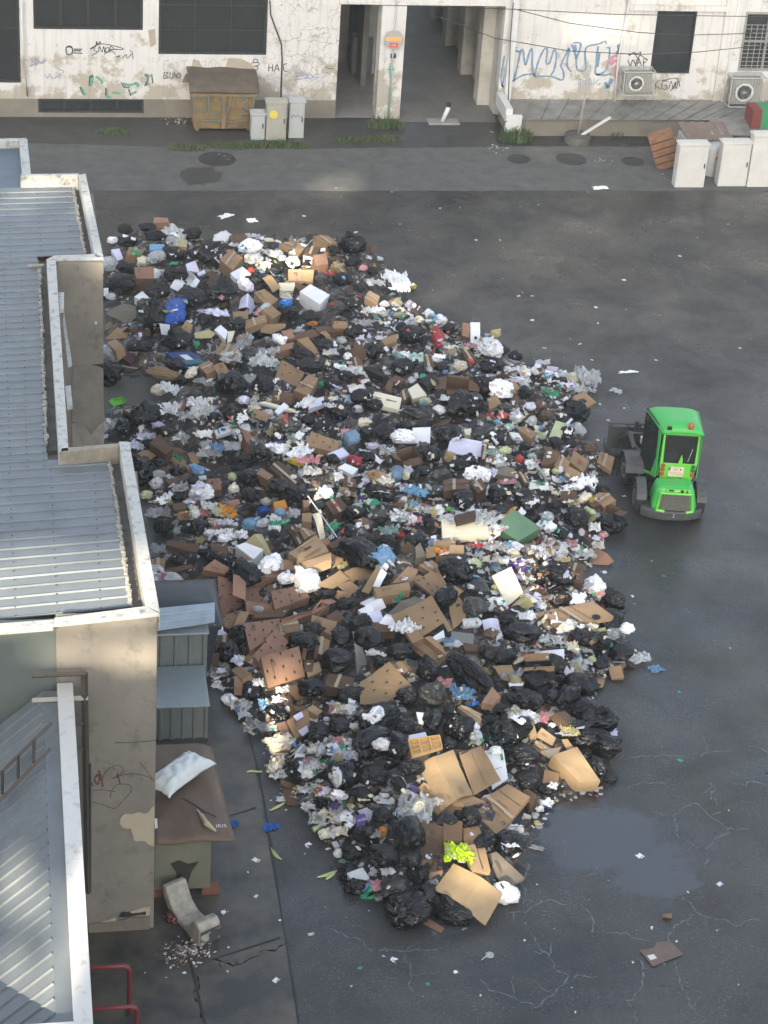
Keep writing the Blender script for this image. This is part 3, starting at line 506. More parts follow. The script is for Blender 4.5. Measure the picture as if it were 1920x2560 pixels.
# grey cabinet in the passage
x, y = P(*z1(1560, 325))[:2]; q = P(*z1(1560, 325)); e = empty('passage_cabinet', 'dark grey steel cabinet standing inside the gateway passage', 'cabinet', (x, y, 0))
zt = PY(*z1(1560, 160), y)[2]; MB().bx(-.3, .3, 0, .5, 0, zt).build('body', mat('passage_steel', (.11, .115, .115), .5), e, bevel=.06); MB().bx(-.07, .07, -.012, 0, zt*.62, zt*.78).build('notice', m_white, e)
e = empty('meter_box', 'small dark meter box on the passage pillar', 'box', (gx0+.72, YF+4.38, 2.3)); MB().bx(-.11, .11, -.12, 0, -.2, .2).build('case', m_dark, e, bevel=.01); MB().bx(-.06, .06, -.13, -.12, .02, .14).build('window', m_glass, e)
# air conditioners in cages
def aircon(xa, ya, xb, yb, label, Yo, cage):
    x0, z0 = fz(*z2(xa, yb), YF-Yo); x1, _ = fz(*z2(xb, yb), YF-Yo); zt = fz(*z2(xa, ya), YF-Yo)[1]; w = x1-x0; h = zt-z0
    e = empty('air_conditioner', label, 'air conditioner', ((x0+x1)/2, YF-Yo, z0), 0, 'air conditioners on the white wall')
    mb = MB(); mb.bx(-w/2+.06, w/2-.06, .05, .38, .05, h-.06); mb.build('casing', mat('ac_casing', (.27, .27, .24), .6, (.2, .2, .17), sc=4), e, bevel=.02)
    M = Matrix.Rotation(R_(90), 3, 'X'); r = min(h, w)*.33; mb = MB(); mb.lathe([(r, 0), (r, .012), (r*.95, .014), (.02, .002)], (-w*.08, .045, h/2), M, 24); f = mb.build('fan', m_dark, e)
    mb = MB()
    for k in range(4): mb.lathe([(r*(k+1)/4.2, 0), (r*(k+1)/4.2+.008, 0), (r*(k+1)/4.2+.008, .006), (r*(k+1)/4.2, .006)], (-w*.08, .025, h/2), M, 20)
    for k in range(6): a = k*math.pi/6; mb.tube([(-w*.08+r*math.cos(a), .02, h/2+r*math.sin(a)), (-w*.08-r*math.cos(a), .02, h/2-r*math.sin(a))], .005, 4)
    mb.build('fan_guard', m_white, f)
    mb = MB()
    for (a, b) in ((-w/2, 0), (w/2, 0), (-w/2, .45), (w/2, .45)): mb.bx(a-.012, a+.012, b-.012, b+.012, 0, h)
    for zz in (0, h): mb.bx(-w/2, w/2, -.012, .012, zz-.012, zz+.012); mb.bx(-w/2, w/2, .44, .46, zz-.012, zz+.012); mb.bx(-w/2-.012, -w/2+.012, 0, .45, zz-.01, zz+.01); mb.bx(w/2-.012, w/2+.012, 0, .45, zz-.01, zz+.01)
    n = 13
    for k in range(1, n): xx = -w/2+w*k/n; mb.bx(xx-.003, xx+.003, -.004, .004, 0, h); mb.bx(xx-.003, xx+.003, 0, .45, h-.003, h+.004)
    mb.build('cage', m_cab, e)
aircon(1030, 312, 1162, 412, 'caged air conditioner beside the tall dark window', .55, 1)
aircon(1487, 338, 1632, 462, 'caged air conditioner under the window with white lattice', .55, 1)
# leaning pole with concrete base and fallen bar
q = P(*z2(842, 625)); e = empty('pole_stand', 'thin leaning pole in a round concrete base', 'pole', (q[0], q[1]+.2, 0))
mb = MB(); mb.lathe([(.34, 0), (.35, .12), (.33, .2), (.05, .21)], n=28); mb.build('base', mat('old_concrete', (.09, .09, .08), .85, (.05, .05, .045), sc=5), e, smooth=False)
tp = PY(*z2(892, 285), q[1]+.2); mb = MB(); mb.tube([(0, 0, .2), (tp[0]-q[0], 0, tp[2])], .03, 8); mb.build('pole', mat('galvanised', (.3, .3, .29), .5), e, smooth=True)
a = PY(*z2(852, 592), q[1]+.1); b = PY(*z2(975, 500), q[1]+.3); e = tag(MB().box((0, 0, 0), ((b[0]-a[0])*1.2, .07, .05), 0, 0, Matrix.Rotation(-math.atan2(b[2]-a[2], b[0]-a[0]), 3, 'Y')).build('fallen_bar', m_white, loc=((a[0]+b[0])/2, (a[1]+b[1])/2, (a[2]+b[2])/2)), 'white bar leaning from the pole base onto the ledge', 'bar')
# bollard
q = P(*z2(258, 535)); e = empty('bollard', 'short white bollard with black tip on a slab in the gateway', 'bollard', (*q[:2], 0)); MB().bx(-.42, .42, -.12, .3, 0, .05).build('slab', mat('pale_slab', (.25, .24, .22), .8), e, bevel=.02)
t = PY(*z2(283, 448), q[1]); mb = MB(); mb.tube([(-.03, .05, .05), (t[0]-q[0], .05, t[2]-.1)], .06, 10); mb.build('post', m_white, e, smooth=True); mb = MB(); mb.tube([(t[0]-q[0]-.01, .05, t[2]-.1), (t[0]-q[0], .05, t[2])], .065, 10); mb.build('tip', m_dark, e)
# overhead cables
mb = MB()
for (l, zz) in (([(-100, 20), (300, 30), (560, 40), (1000, 62), (1500, 70), (1700, 72)], z2), ([(560, 38), (800, 100), (1100, 140), (1300, 152), (1550, 145), (1700, 130)], z2), ([(230, 70), (480, 165), (800, 220), (1100, 235), (1350, 225), (1700, 190)], z2)):
    o = MB().tube([(lambda v: (v[0], YF-1.5, v[2]))(PY(*zz(*p), YF-1.5)) for p in l], .011, 5).build('overhead_cable', m_dark)
    tag(o, ['topmost thin cable sagging across the white wall', 'middle thin cable sagging across the white wall', 'lowest thin cable drooping over the blue graffiti'][[70, 145, 225].index(70 if l[4][1] == 70 else (145 if l[4][1] == 145 else 225))], 'cable', 'cables before the rear wall')
# clutter behind the meter cabinets
def slab_px(name, label, cat, pts, n, q, th, mtl, group=None):
    P0 = [Vector(pl(*z2(x, y), n, q)) for x, y in pts]; c = sum(P0, Vector())/len(P0); mb = MB(); mb.prism([p-c for p in P0], -Vector(n).normalized()*th); return tag(mb.build(name, mtl, loc=c), label, cat, group)
qb = P(*z2(1400, 790)); qy = qb[1]
m_kr = mat('kraft_far', (.30, .19, .10), .85, (.22, .13, .07), sc=4)
c_ = P(*z2(1250, 735)); crate = empty('orange_crate_stack', 'leaning stack of orange-brown fruit crates beside white meter cabinet', 'crates', (c_[0]-.05, c_[1]+.25, 0), -.15)
for k in range(5): 
    mb = MB(); M = Matrix.Rotation(R_(-22), 3, 'Y'); 
    mb.box(M@Vector((0, 0, .12+k*.19)), (.62, .42, .16), M=M); mb.build('crate', mat('crate_orange', (.25, .125, .065), .8, (.16, .09, .055), sc=6), crate, bevel=.01)
bx_ = empty('junk_box', 'tall white printed box under a brown board among the junk', 'box', (c_[0]+.85, c_[1]+.55, 0)); MB().bx(-.55, .5, -.3, .4, 0, .72).build('carton', mat('printed_white', (.55, .55, .54), .6, (.36, .36, .35), sc=3, amt=1), bx_, bevel=.02); MB().bx(.0, .3, -.32, -.302, .4, .5).build('red_label', mat('red_sticker', (.5, .08, .06)), bx_)
o = MB(); n = 10
for i in range(n): o.prism([(-.6+i*.125, -.45, .0+.03*(i % 2)), (-.6+(i+1)*.125, -.45, .03*((i+1) % 2)), (-.6+(i+1)*.125, .5, .12+.03*((i+1) % 2)), (-.6+i*.125, .5, .12+.03*(i % 2))], (0, 0, .012))
tag(o.build('roof_panel', mat('brown_board', (.13, .09, .07), .8, (.2, .16, .13), sc=4, amt=1.), loc=(c_[0]+.9, c_[1]+.55, .76)), 'brown corrugated board lying on the white junk box', 'board')
o = MB(); o.prism([(-.9, -.4, 0), (.7, -.5, 0), (.9, .4, .1), (-.7, .5, .1)], (0, 0, .02)); tag(o.build('grey_panel', m_zinc, loc=(c_[0]+1.9, c_[1]+.8, .8)), 'flat grey metal panel on the junk left of the green box', 'panel')
e = empty('painted_box', 'small box painted red and green at the right edge', 'box', (c_[0]+2.55, c_[1]+1.0, .75)); MB().bx(-.4, -.15, -.3, .3, 0, .6).build('red_side', mat('red_paint', (.16, .035, .03), .6), e); MB().bx(-.149, .45, -.3, .3, 0, .6).build('green_side', mat('green_paint', (.03, .22, .09), .6), e)
# weeds and grass
def tuft(name, label, spots, n, h, kind=None, w=.012):
    mb = MB()
    for (px, py, rx, ry) in spots:
        c = P(px, py)
        for i in range(n):
            a = rnd.uniform(0, 6.28); r = rnd.random()**.5; x = c[0]+rx*r*math.cos(a); y = c[1]+ry*r*math.sin(a); hh = h*rnd.uniform(.4, 1.2)*(1.2-r*.6); b = rnd.uniform(0, 6.28); l = rnd.uniform(.2, .7)*hh
            ww = w*rnd.uniform(.7, 1.5); d = Vector((math.cos(b), math.sin(b), 0)); s = Vector((-d.y, d.x, 0))*ww; p0 = Vector((x, y, 0)); p1 = p0+Vector((0, 0, hh*.7))+d*l*.4; p2 = p0+Vector((0, 0, hh))+d*l
            mb.add([p0-s, p0+s, p1+s*.7, p1-s*.7, p2], [(0, 1, 2, 3), (3, 2, 4)], rnd.choice((0, 0, 1)))
    o = mb.build(name, [mat('weed_green', (.05, .09, .03), .8, rndv=0), mat('weed_straw', (.12, .14, .05), .8)]); return tag(o, label, kind=kind)
tuft('grass_strip', None, [(x, y, .5, .25) for x, y in ((575, 368), (620, 366), (660, 364), (700, 362), (735, 366), (285, 333), (960, 350), (880, 352), (470, 372))], 350, .12, 'stuff', .008)
tag(tuft('weed_clump', 'bushy green weeds growing by the gateway corner and ledge', [(1288, 350, .45, .3)], 420, .38), None, 'weeds')
tag(tuft('weed_clump', 'low dark weeds at the foot of the gateway pillar', [(965, 318, .5, .25)], 260, .3), None, 'weeds')
tag(tuft('weed_clump', 'tiny weeds around the leaning pole base', [(1540, 338, .3, .15), (1440, 352, .3, .15)], 120, .18), None, 'weeds')

lat = MB(); x0_, x1_, za_, zb_ = wins['w4']
for k in range(9): xx = x0_+.05+(x1_-x0_-.1)*k/8; lat.bx(xx-.008, xx+.008, -.03, -.02, za_, zb_-.35)
for k in range(12): zz = za_+.05+(zb_-.4-za_)*k/11; lat.bx(x0_+.03, x1_-.03, -.019, -.009, zz-.007, zz+.007)
lat.build('lattice', MATS['worn_frame'], bld)
q = P(*z2(1440, 768)); sk_ = MB(); vs = []
for k in range(9):
    t = k/8; r = .30+.05*math.sin(t*3.1); 
    for a in range(14): b = a*2*math.pi/14; rr = r*(1+.12*mn.noise(Vector((math.cos(b)*2, math.sin(b)*2, t*4)))); vs.append((rr*1.0*math.cos(b), rr*.8*math.sin(b)+.05, t*.78+.04*mn.noise(Vector((b, t*5, 1)))))
sk_.add(vs, [(k*14+a, k*14+(a+1) % 14, k*14+14+(a+1) % 14, k*14+14+a) for k in range(8) for a in range(14)]+[tuple(8*14+a for a in range(14))])
e = tag(sk_.build('rubble_sack', mat('woven_white', (.5, .5, .5), .7, (.36, .36, .36), sc=5, amt=1., bump=.4), loc=(q[0], q[1]+.2, 0), smooth=True), 'white woven sack with a red label between two white meter cabinets', 'sack'); MB().bx(-.13, .13, -.235, -.222, .48, .58).build('red_label', MATS['red_sticker'], e)
for k, (dx, dy, w, d, h, c, lb) in enumerate(((.35, .9, .5, .35, .5, (.30, .20, .12), 'brown carton among the junk behind the meter cabinets'), (1.75, .35, .6, .4, .45, (.2, .2, .19), 'grey carton low in the junk near the right edge'), (2.3, .5, .45, .4, .62, (.33, .24, .15), 'kraft carton under the painted box at the right edge'))):
    e = empty('junk_carton', lb, 'carton', (c_[0]+dx, c_[1]+dy, 0), .2*k); MB().bx(-w/2, w/2, -d/2, d/2, 0, h).build('body', mat('junk_card_%d' % k, c, .8, tuple(v*.7 for v in c), sc=4, amt=1.), e, bevel=.01); f_ = MB(); f_.prism([(-w/2, -d/2, h), (w/2, -d/2, h), (w/2, -d/2-.12, h+.1), (-w/2, -d/2-.12, h+.1)], (0, 0, .01)); f_.build('flap', MATS['junk_card_%d' % k], e)
# ============================================================= left buildings
z3 = lambda x, y: (x/2.592, 400+y/2.592)
z4 = lambda x, y: (x/2.592, 1100+y/2.592)
z5 = lambda x, y: (x/2.431, 1650+y/2.431)
V = lambda z, x, y, h: Vector(P(*z(x, y), h))
m_sheet = mat('roof_sheet', (.12, .14, .152), .5, (.19, .212, .222), sc=1.6, amt=1., metal=.15, bump=.1, bsc=4, det=10)
m_cap = mat('stained_cap', (.42, .42, .39), .6, (.12, .12, .11), sc=9, amt=.7, thr=(.52, .72), bump=.2, bsc=30)
m_capd = mat('mossy_gutter', (.17, .165, .15), .85, (.05, .048, .042), sc=5, amt=1., bump=.5, bsc=20)
def wall_mat(name, a, b, dark, sc=1.1):
    m = mat(name, a, .9, b, sc=sc, amt=1., bump=.25, bsc=18)
    t = m.node_tree; N = t.nodes; L = t.links; p = N['Principled BSDF']; s = p.inputs['Base Color'].links[0].from_socket
    tc = N.new('ShaderNodeTexCoord'); n = N.new('ShaderNodeTexNoise'); n.inputs['Scale'].default_value = 3.2; n.inputs['Detail'].default_value = 10; n.inputs['Roughness'].default_value = .7
    L.new(tc.outputs['Object'], n.inputs['Vector']); r = N.new('ShaderNodeMapRange'); r.inputs[1].default_value = .53; r.inputs[2].default_value = .68; r.inputs[4].default_value = .6; L.new(n.outputs['Fac'], r.inputs[0])
    x = N.new('ShaderNodeMix'); x.data_type = 'RGBA'; x.inputs[7].default_value = (*dark, 1); L.new(r.outputs[0], x.inputs[0]); L.new(s, x.inputs[6]); L.new(x.outputs[2], p.inputs['Base Color']); return m
m_wb = wall_mat('brown_render', (.245, .222, .185), (.155, .143, .122), (.085, .078, .066))
m_green = mat('green_grey_panel', (.135, .155, .14), .5, (.09, .11, .105), sc=1.2, amt=1.)
def ribbed(mb, LT, RT, RB, LB, n, hgt=.022, wid=.12, seg=1, jag=0.):
    """corrugated sheet: n ribs running from the L edge to the R edge"""
    up = (RT-LT).cross(LB-LT).normalized(); up = -up if up.z < 0 else up
    prof = []
    for i in range(n):
        b = i/n; w = 1/n; prof += [(b, 0), (b+w*(1-wid), 0), (b+w*(1-wid*.75), 1), (b+w*(1-wid*.3), 1)]
    prof.append((1, 0)); o = len(mb.v); vs = []
    for (t, h) in prof:
        j = rnd.uniform(-jag, jag)
        a = LT.lerp(LB, t); b = RT.lerp(RB, t)+Vector((j, 0, 0))
        for k in range(seg+1): vs.append(a.lerp(b, k/seg)+up*hgt*h+up*.006*mn.noise(Vector((t*9, k*1.3, 2))))
    fs = []
    for i in range(len(prof)-1):
        for k in range(seg): a = i*(seg+1)+k; fs.append((a, a+seg+1, a+seg+2, a+1))
    mb.add(vs, fs)
HR, HCp, HG = 4.97, 5.2, 4.86
blk = empty('annex_building', 'low annex with grey ribbed metal roofs stepping along the left edge', 'building', (0, 30, 0))
def BB(mb, name, mtl, par=blk, **k):
    mb.v = [(x, y-30, z) for x, y, z in mb.v]; return mb.build(name, mtl, par, **k)
mb = MB(); ribbed(mb, V(z3, -1400, 215, HR), V(z3, 466, 172, HR), V(z3, 546, 614, HR), V(z3, -1400, 691, HR), 12, seg=6, jag=.02)
ribbed(mb, V(z3, -1400, 691, HR), V(z3, 246, 626, HR), V(z3, 302, 1946, HR), V(z3, -1400, 2062, HR), 31, seg=6, jag=.02); BB(mb, 'roof', m_sheet)
mb = MB(); ribbed(mb, V(z4, -1500, 235, HR), V(z4, 700, 108, HR), V(z4, 846, 1082, HR), V(z4, -1500, 1318, HR), 17, seg=6, jag=.025); BB(mb, 'roof', m_sheet)
scr = MB()
for (a, b, z, nn) in (((-60, 1180), (-60, 1330), z4, 0),):
    pass
for col in (60, 330, 610):
    for k in range(17):
        t = (k+.9)/17; q = V(z4, col+k*2.5, 165-col*.075+t*(985-col*.02), HR+.025); scr.box(q, (.014, .014, .012))
for col in (40, 240, 430):
    for k in range(12):
        t = (k+.9)/12; q = V(z3, col+k*3, 196-col*.045+t*(470-col*.08), HR+.025); scr.box(q, (.014, .014, .012))
for col in (30, 140, 250):
    for k in range(31):
        t = (k+.9)/31; q = V(z3, col+k*1.2, 665-col*.03+t*(1330), HR+.025); scr.box(q, (.014, .014, .012))
tag(BB(scr, 'roof_screws', mat('screw_dark', (.03, .03, .03), .7)), kind='stuff')
def cap(pts, z, name='parapet_cap', hh=.30, mtl=m_cap):
    mb = MB(); mb.prism([Vector(P(*p, HCp)) for p in [z(*q) for q in pts]], (0, 0, -hh)); return BB(mb, name, mtl, bevel=.008)
cap([(510, 97), (555, 86), (672, 632), (616, 625)], z3); cap([(132, 103), (508, 98), (512, 86), (134, 90)], z3); cap([(300, 643), (350, 617), (614, 607), (668, 634)], z3, hh=.05)
cap([(302, 646), (362, 648), (445, 1885), (380, 1888)], z3, hh=.35)
cap([(770, 8), (838, 10), (1036, 1108), (943, 1068)], z4); cap([(345, 1192), (352, 1150), (943, 1074), (1037, 1122)], z4, hh=.055); cap([(385, 78), (400, 52), (768, 18), (772, 36)], z4, mtl=mat('beige_parapet', (.33, .29, .22), .9, (.2, .18, .14), sc=5))
cap([(-1400, 1330), (-1400, 1290), (350, 1160), (345, 1195)], z4, hh=.1)
# gutters (dark dirty channels between sheets and caps)
mb = MB()
for q, z in (([(440, 172), (512, 160), (620, 612), (520, 614)], z3), ([(230, 650), (305, 660), (384, 1880), (285, 1890)], z3), ([(680, 80), (775, 60), (948, 1075), (820, 1085)], z4)): mb.prism([Vector(P(*z(*p), HG)) for p in q], (0, 0, -.05))
BB(mb, 'gutter', m_capd)
# ragged mortar crumbs at the sheet ends
mb = MB()
for (a, b, z, n) in (((472, 172), (548, 612), z3, 46), ((252, 700), (300, 1850), z3, 90), ((705, 110), (848, 1082), z4, 70)):
    for i in range(n):
        t = i/n; c = Vector(P(*z(a[0]+(b[0]-a[0])*t+rnd.uniform(-4, 6), a[1]+(b[1]-a[1])*t), HR)); mb.box(c, (rnd.uniform(.02, .06), rnd.uniform(.02, .06), rnd.uniform(.03, .07)), rz=rnd.uniform(0, 3), M=None)
tag(BB(mb, 'mortar_edge', mat('mortar', (.4, .39, .35), .9, (.2, .19, .17), sc=12)), kind='stuff')
YS3 = float(P(*z4(1020, 1126), HCp)[1]); XE = float(P(*z4(1020, 1126), HCp)[0])
YS1 = float(P(*z3(668, 650), HCp)[1]); XE1 = float(P(*z3(668, 650), HCp)[0])
XW = -9.
# walls
mb = MB(); mb.bx(.42, XE, YS3+.02, YS3+4.3, 0, HG-.06); mb.bx(.42, XE, YS3+.02, YS3+.16, HG-.06, HCp-.06); BB(mb, 'wall', m_wb)
mb = MB(); mb.bx(XW, .42, YS3+.05, YS3+4.2, 0, HG-.02); mb.bx(XW, .42, YS3+.05, YS3+.12, HG-.02, HCp-.1); BB(mb, 'panel_wall', m_green)
mb = MB(); mb.bx(XW, .66, YS3+4.3, YS1+.6, 0, HG-.07); BB(mb, 'wall', m_wb)
mb = MB(); mb.bx(XW, XE1, YS1+.02, YS1+3.8, 0, HG-.06); mb.bx(.75, XE1, YS1+.02, YS1+.14, HG-.06, HCp-.055); BB(mb, 'wall', m_wb)
def on3(x, y, z=z5, d=.004): q = PY(*z(x, y), YS3+.02); return Vector((q[0], q[1]-d, q[2]))
def patch(name, pts, mtl, z=z5, th=.01, fn=on3, par=blk):
    mb = MB(); mb.prism([fn(x, y, z) for x, y in pts], (0, -th, 0)); return BB(mb, name, mtl, par)
m_cream = mat('bare_cream_plaster', (.42, .37, .27), .9, (.36, .31, .22), sc=4, amt=1.)
patch('bare_patch', [(725, 985), (735, 950), (762, 930), (800, 935), (840, 922), (880, 932), (905, 920), (920, 895), (938, 880), (934, 1130), (905, 1120), (880, 1098), (850, 1095), (838, 1100), (812, 1092), (812, 1070), (800, 1045), (795, 1020), (770, 1022), (745, 1015)], m_cream)
patch('plinth', [(540, 1668), (540, 1600), (740, 1575), (780, 1560), (912, 1555), (910, 1650)], mat('plinth_render', (.2, .17, .13), .9, (.13, .11, .09), sc=3), th=.03)
patch('broken_hole', [(722, 1562), (735, 1532), (800, 1528), (880, 1505), (908, 1512), (905, 1552), (860, 1545), (780, 1560)], mat('hole_dark', (.02, .02, .018), .9), th=.003)
patch('flaking_plaster', [(790, 1525), (860, 1500), (912, 1496), (908, 1545), (885, 1550), (888, 1520), (850, 1528), (800, 1532)], m_cream, th=.02)
patch('flaking_plaster', [(590, 1600), (700, 1560), (712, 1590), (690, 1600)], m_cream, th=.014)
patch('notice', [(938, 962), (955, 962), (958, 1018), (942, 1020)], m_white)
mb = MB()
for l in ([(700, 502), (800, 500), (900, 492), (942, 486)],): ribbon(mb, [on3(*p) for p in l], .012, (0, -1, 0), jit=.5)
BB(mb, 'wall_crack', mat('crack_dark', (.05, .045, .04), .9))
mb = MB()
for l in ([(600, 690), (575, 720), (590, 755), (605, 720), (590, 700)], [(600, 670), (610, 700), (625, 770)], [(712, 690), (730, 750)], [(555, 745), (560, 765)]): ribbon(mb, smoothline([on3(*p) for p in l], 4), .03, (0, -1, 0), jit=.3)
BB(mb, 'graffiti', mat('spray_maroon', (.13, .05, .045), .8))
mb = MB()
for l in ([(620, 740), (640, 680), (700, 640), (745, 655), (740, 690), (680, 720), (740, 700), (820, 690), (900, 710), (935, 735)], [(670, 840), (680, 790), (720, 755), (790, 760), (795, 800), (750, 850), (700, 900), (630, 880), (560, 860)], [(560, 790), (640, 790), (700, 800)], [(850, 620), (890, 670), (930, 730)]): ribbon(mb, smoothline([on3(*p) for p in l], 4), .014, (0, -1, 0), jit=.3)
BB(mb, 'graffiti', mat('spray_umber', (.1, .085, .07), .8))
def on1(x, y, z=z3, d=.004): q = PY(*z(x, y), YS1+.02); return Vector((q[0], q[1]-d, q[2]))
patch('broken_hole', [(585, 1325), (668, 1320), (670, 1350), (640, 1335), (600, 1328)], MATS['hole_dark'], z3, .004, on1)
patch('concrete_repair', [(470, 1330), (585, 1328), (668, 1352), (676, 1690), (640, 1700), (600, 1770), (560, 1720), (465, 1690)], mat('repair_concrete', (.22, .2, .17), .9, (.15, .14, .12), sc=3), z3, .02, on1)
patch('concrete_repair', [(465, 1700), (540, 1705), (590, 1780), (640, 1715), (676, 1685), (674, 1850), (465, 1850)], mat('repair_concrete2', (.28, .26, .23), .9, (.2, .18, .16), sc=5), z3, .012, on1)
patch('bolt', [(615, 1045), (628, 1045), (628, 1060), (615, 1060)], m_white, z3, .02, on1)
# hanging torn flashing beside the middle cap
mb = MB(); mb.prism([Vector(P(*z3(x, y), 5.1)) for x, y in ((378, 858), (415, 856), (414, 965), (388, 970))], (0, 0, -.06)); BB(mb, 'torn_flashing', m_cap); mb = MB(); mb.prism([Vector(P(*z3(x, y), 5.0)) for x, y in ((420, 1465), (458, 1460), (470, 1590), (436, 1598))], (0, 0, -.06)); BB(mb, 'torn_flashing', m_cap); mb = MB()
mb.prism([Vector(P(*z3(x, y), 4.6)) for x, y in ((414, 975), (430, 1090), (462, 1280), (466, 1330), (440, 1340), (425, 1200), (408, 1050))], (0, 0, -.02)); BB(mb, 'torn_flashing', m_cap)
o = MB(); o.box((0, 0, 0), (.26, .05, .03), rz=.08); tag(o.build('loose_board', mat('weathered_board', (.3, .27, .23), .85), loc=V(z3, 232, 683, 5.03)), 'short weathered board lying at the step of the ribbed roof', 'board')
# far roof
fr = empty('shed_building', 'flat blue-grey roof corner beyond the ribbed roofs at the left edge', 'building', (0, 40, 0))
z0 = lambda x, y: (x, y)
mb = MB(); q = [V(z0, *p, 4.8) for p in ((-500, 362), (52, 356), (66, 470), (-500, 480))]; mb.prism(q, (0, 0, -.1)); mb.prism([p-Vector((.02, 0, .1)) for p in q], (0, 0, -4.68)); mb.v = [(x, y-40, z) for x, y, z in mb.v]; mb.build('body', mat('tar_blue', (.10, .14, .17), .5, (.06, .08, .1), sc=2, amt=1.), fr)
mb = MB(); mb.prism([V(z0, *p, 4.95) for p in ((48, 352), (68, 347), (78, 440), (56, 442))], (0, 0, -.2)); mb.prism([V(z0, *p, 4.95) for p in ((-500, 360), (-500, 352), (66, 345), (47, 352))], (0, 0, -.2)); mb.v = [(x, y-40, z) for x, y, z in mb.v]; mb.build('edge_cap', m_cap, fr, bevel=.005)
# lowest building with slanting ribs
HL = 4.2; low = empty('lean_to_building', 'lowest lean-to building with white cap and steep ribbed roof, bottom left', 'building', (0, 20, 0))
YN = YS3; x1 = .62; x0 = .42; ys = float(P(*z5(500, 2195), HL)[1])
mb = MB(); mb.bx(x0, x1, ys, YN+.0, HL-.35, HL, 0); mb.v = [(x, y-20, z) for x, y, z in mb.v]; mb.build('parapet_cap', [mat('white_cap', (.55, .54, .5), .6, (.35, .34, .31), sc=7, amt=.9, thr=(.55, .75))], low, bevel=.008)
mb = MB(); mb.bx(-3, x1, ys-.2, ys-.0, HL-.35, HL+.01); mb.v = [(x, y-20, z) for x, y, z in mb.v]; mb.build('parapet_cap', MATS['white_cap'], low, bevel=.008)
mb = MB(); mb.bx(-4, x1-.02, ys-.1, YN, 0, HL-1.6); mb.bx(x0+.02, x1-.02, ys-.1, YN, HL-1.6, HL-.36); mb.v = [(x, y-20, z) for x, y, z in mb.v]; mb.build('wall', m_wb, low)
mb = MB(); xs = .24; mb.add([(x0, ys, HL-.12), (x0, YN, HL-.12), (xs, YN, HL-.12), (xs, ys, HL-.12)], [(0, 1, 2, 3)])
q = .92; L_ = 1.45; yA, yB = ys, YN
ribbed(mb, Vector((xs-L_, yB, HL-.12-q*L_)), Vector((xs, yB, HL-.12)), Vector((xs, yA, HL-.12)), Vector((xs-L_, yA, HL-.12-q*L_)), 26, hgt=.026, wid=.13, seg=8)
mb.v = [(x, y-20, z) for x, y, z in mb.v]; mb.build('roof', m_sheet, low)
# steel frame and ladder
YP = YS3-.22; pt = lambda x, y, Y=YP: Vector(PY(*z5(x, y), Y)); base = pt(535, 1412)
fr = empty('wall_ladder', 'rusty steel frame with a ladder stub fixed to the brown wall', 'frame', (base.x, base.y, 0)); off = Vector((base.x, base.y, 0))
m_st = mat('rusty_steel', (.075, .065, .05), .6, (.045, .033, .026), sc=8, amt=1., metal=.2)
def bar(name, l, w, mtl=m_st, par=fr, o=off):
    mb = MB()
    for a, b in l: mb.tube([pt(*a)-o, pt(*b)-o], w, 4)
    return mb.build(name, mtl, par)
bar('post', [((512, 78), (536, 1412))], .045); bar('post', [((545, 630), (545, 1412))], .022, m_dark); bar('rail', [((192, 94), (522, 80))], .04); bar('rail', [((195, 247), (535, 231))], .04, mat('pale_steel', (.32, .3, .25), .5)); bar('rail', [((318, 382), (505, 382))], .04); bar('rail', [((305, 536), (505, 536))], .04)
rn = Vector((-.92, 0, 1)).normalized(); rq = Vector((.24, 20, HL-.12))+rn*.14; pr_ = pt; pt = lambda x, y: Vector(pl(*z5(x, y), rn, rq)); ld = bar('ladder', [((312, 384), (-60, 748)), ((306, 538), (-60, 912))], .028)
for a, b in (((205, 487), (205, 622)), ((110, 582), (110, 718)), ((14, 676), (14, 812))): o = bar('rung', [(a, b)], .02, par=ld)
# red handrails
for k, (pts, lab) in enumerate((([(545, 1862), (790, 1857)], 'red tubular handrail at the foot of the lean-to wall'), ([(545, 2155), (820, 2150)], 'red tubular handrail cut by the bottom edge of the photo'))):
    Yr = 21.24-.75*k; xr = 1.255+.05*k; q = Vector(PY(*z5(*pts[0]), Yr)); r_ = Vector(PY(*z5(*pts[1]), Yr)); zz = r_.z if k == 0 else .84
    l = [(.45, 0, zz), (xr-.07, 0, zz), (xr-.02, 0, zz-.02), (xr, 0, zz-.08), (xr, 0, 0)]
    e = empty('handrail', lab, 'handrail', (0, Yr, 0), 0, 'red handrails'); MB().tube(l, .03, 10).build('rail', mat('red_rail', (.22, .02, .025), .45, (.14, .03, .03), sc=6), e, smooth=True); MB().lathe([(.07, 0), (.07, .012)], (xr, 0, 0)).build('foot_plate', m_dark, e)
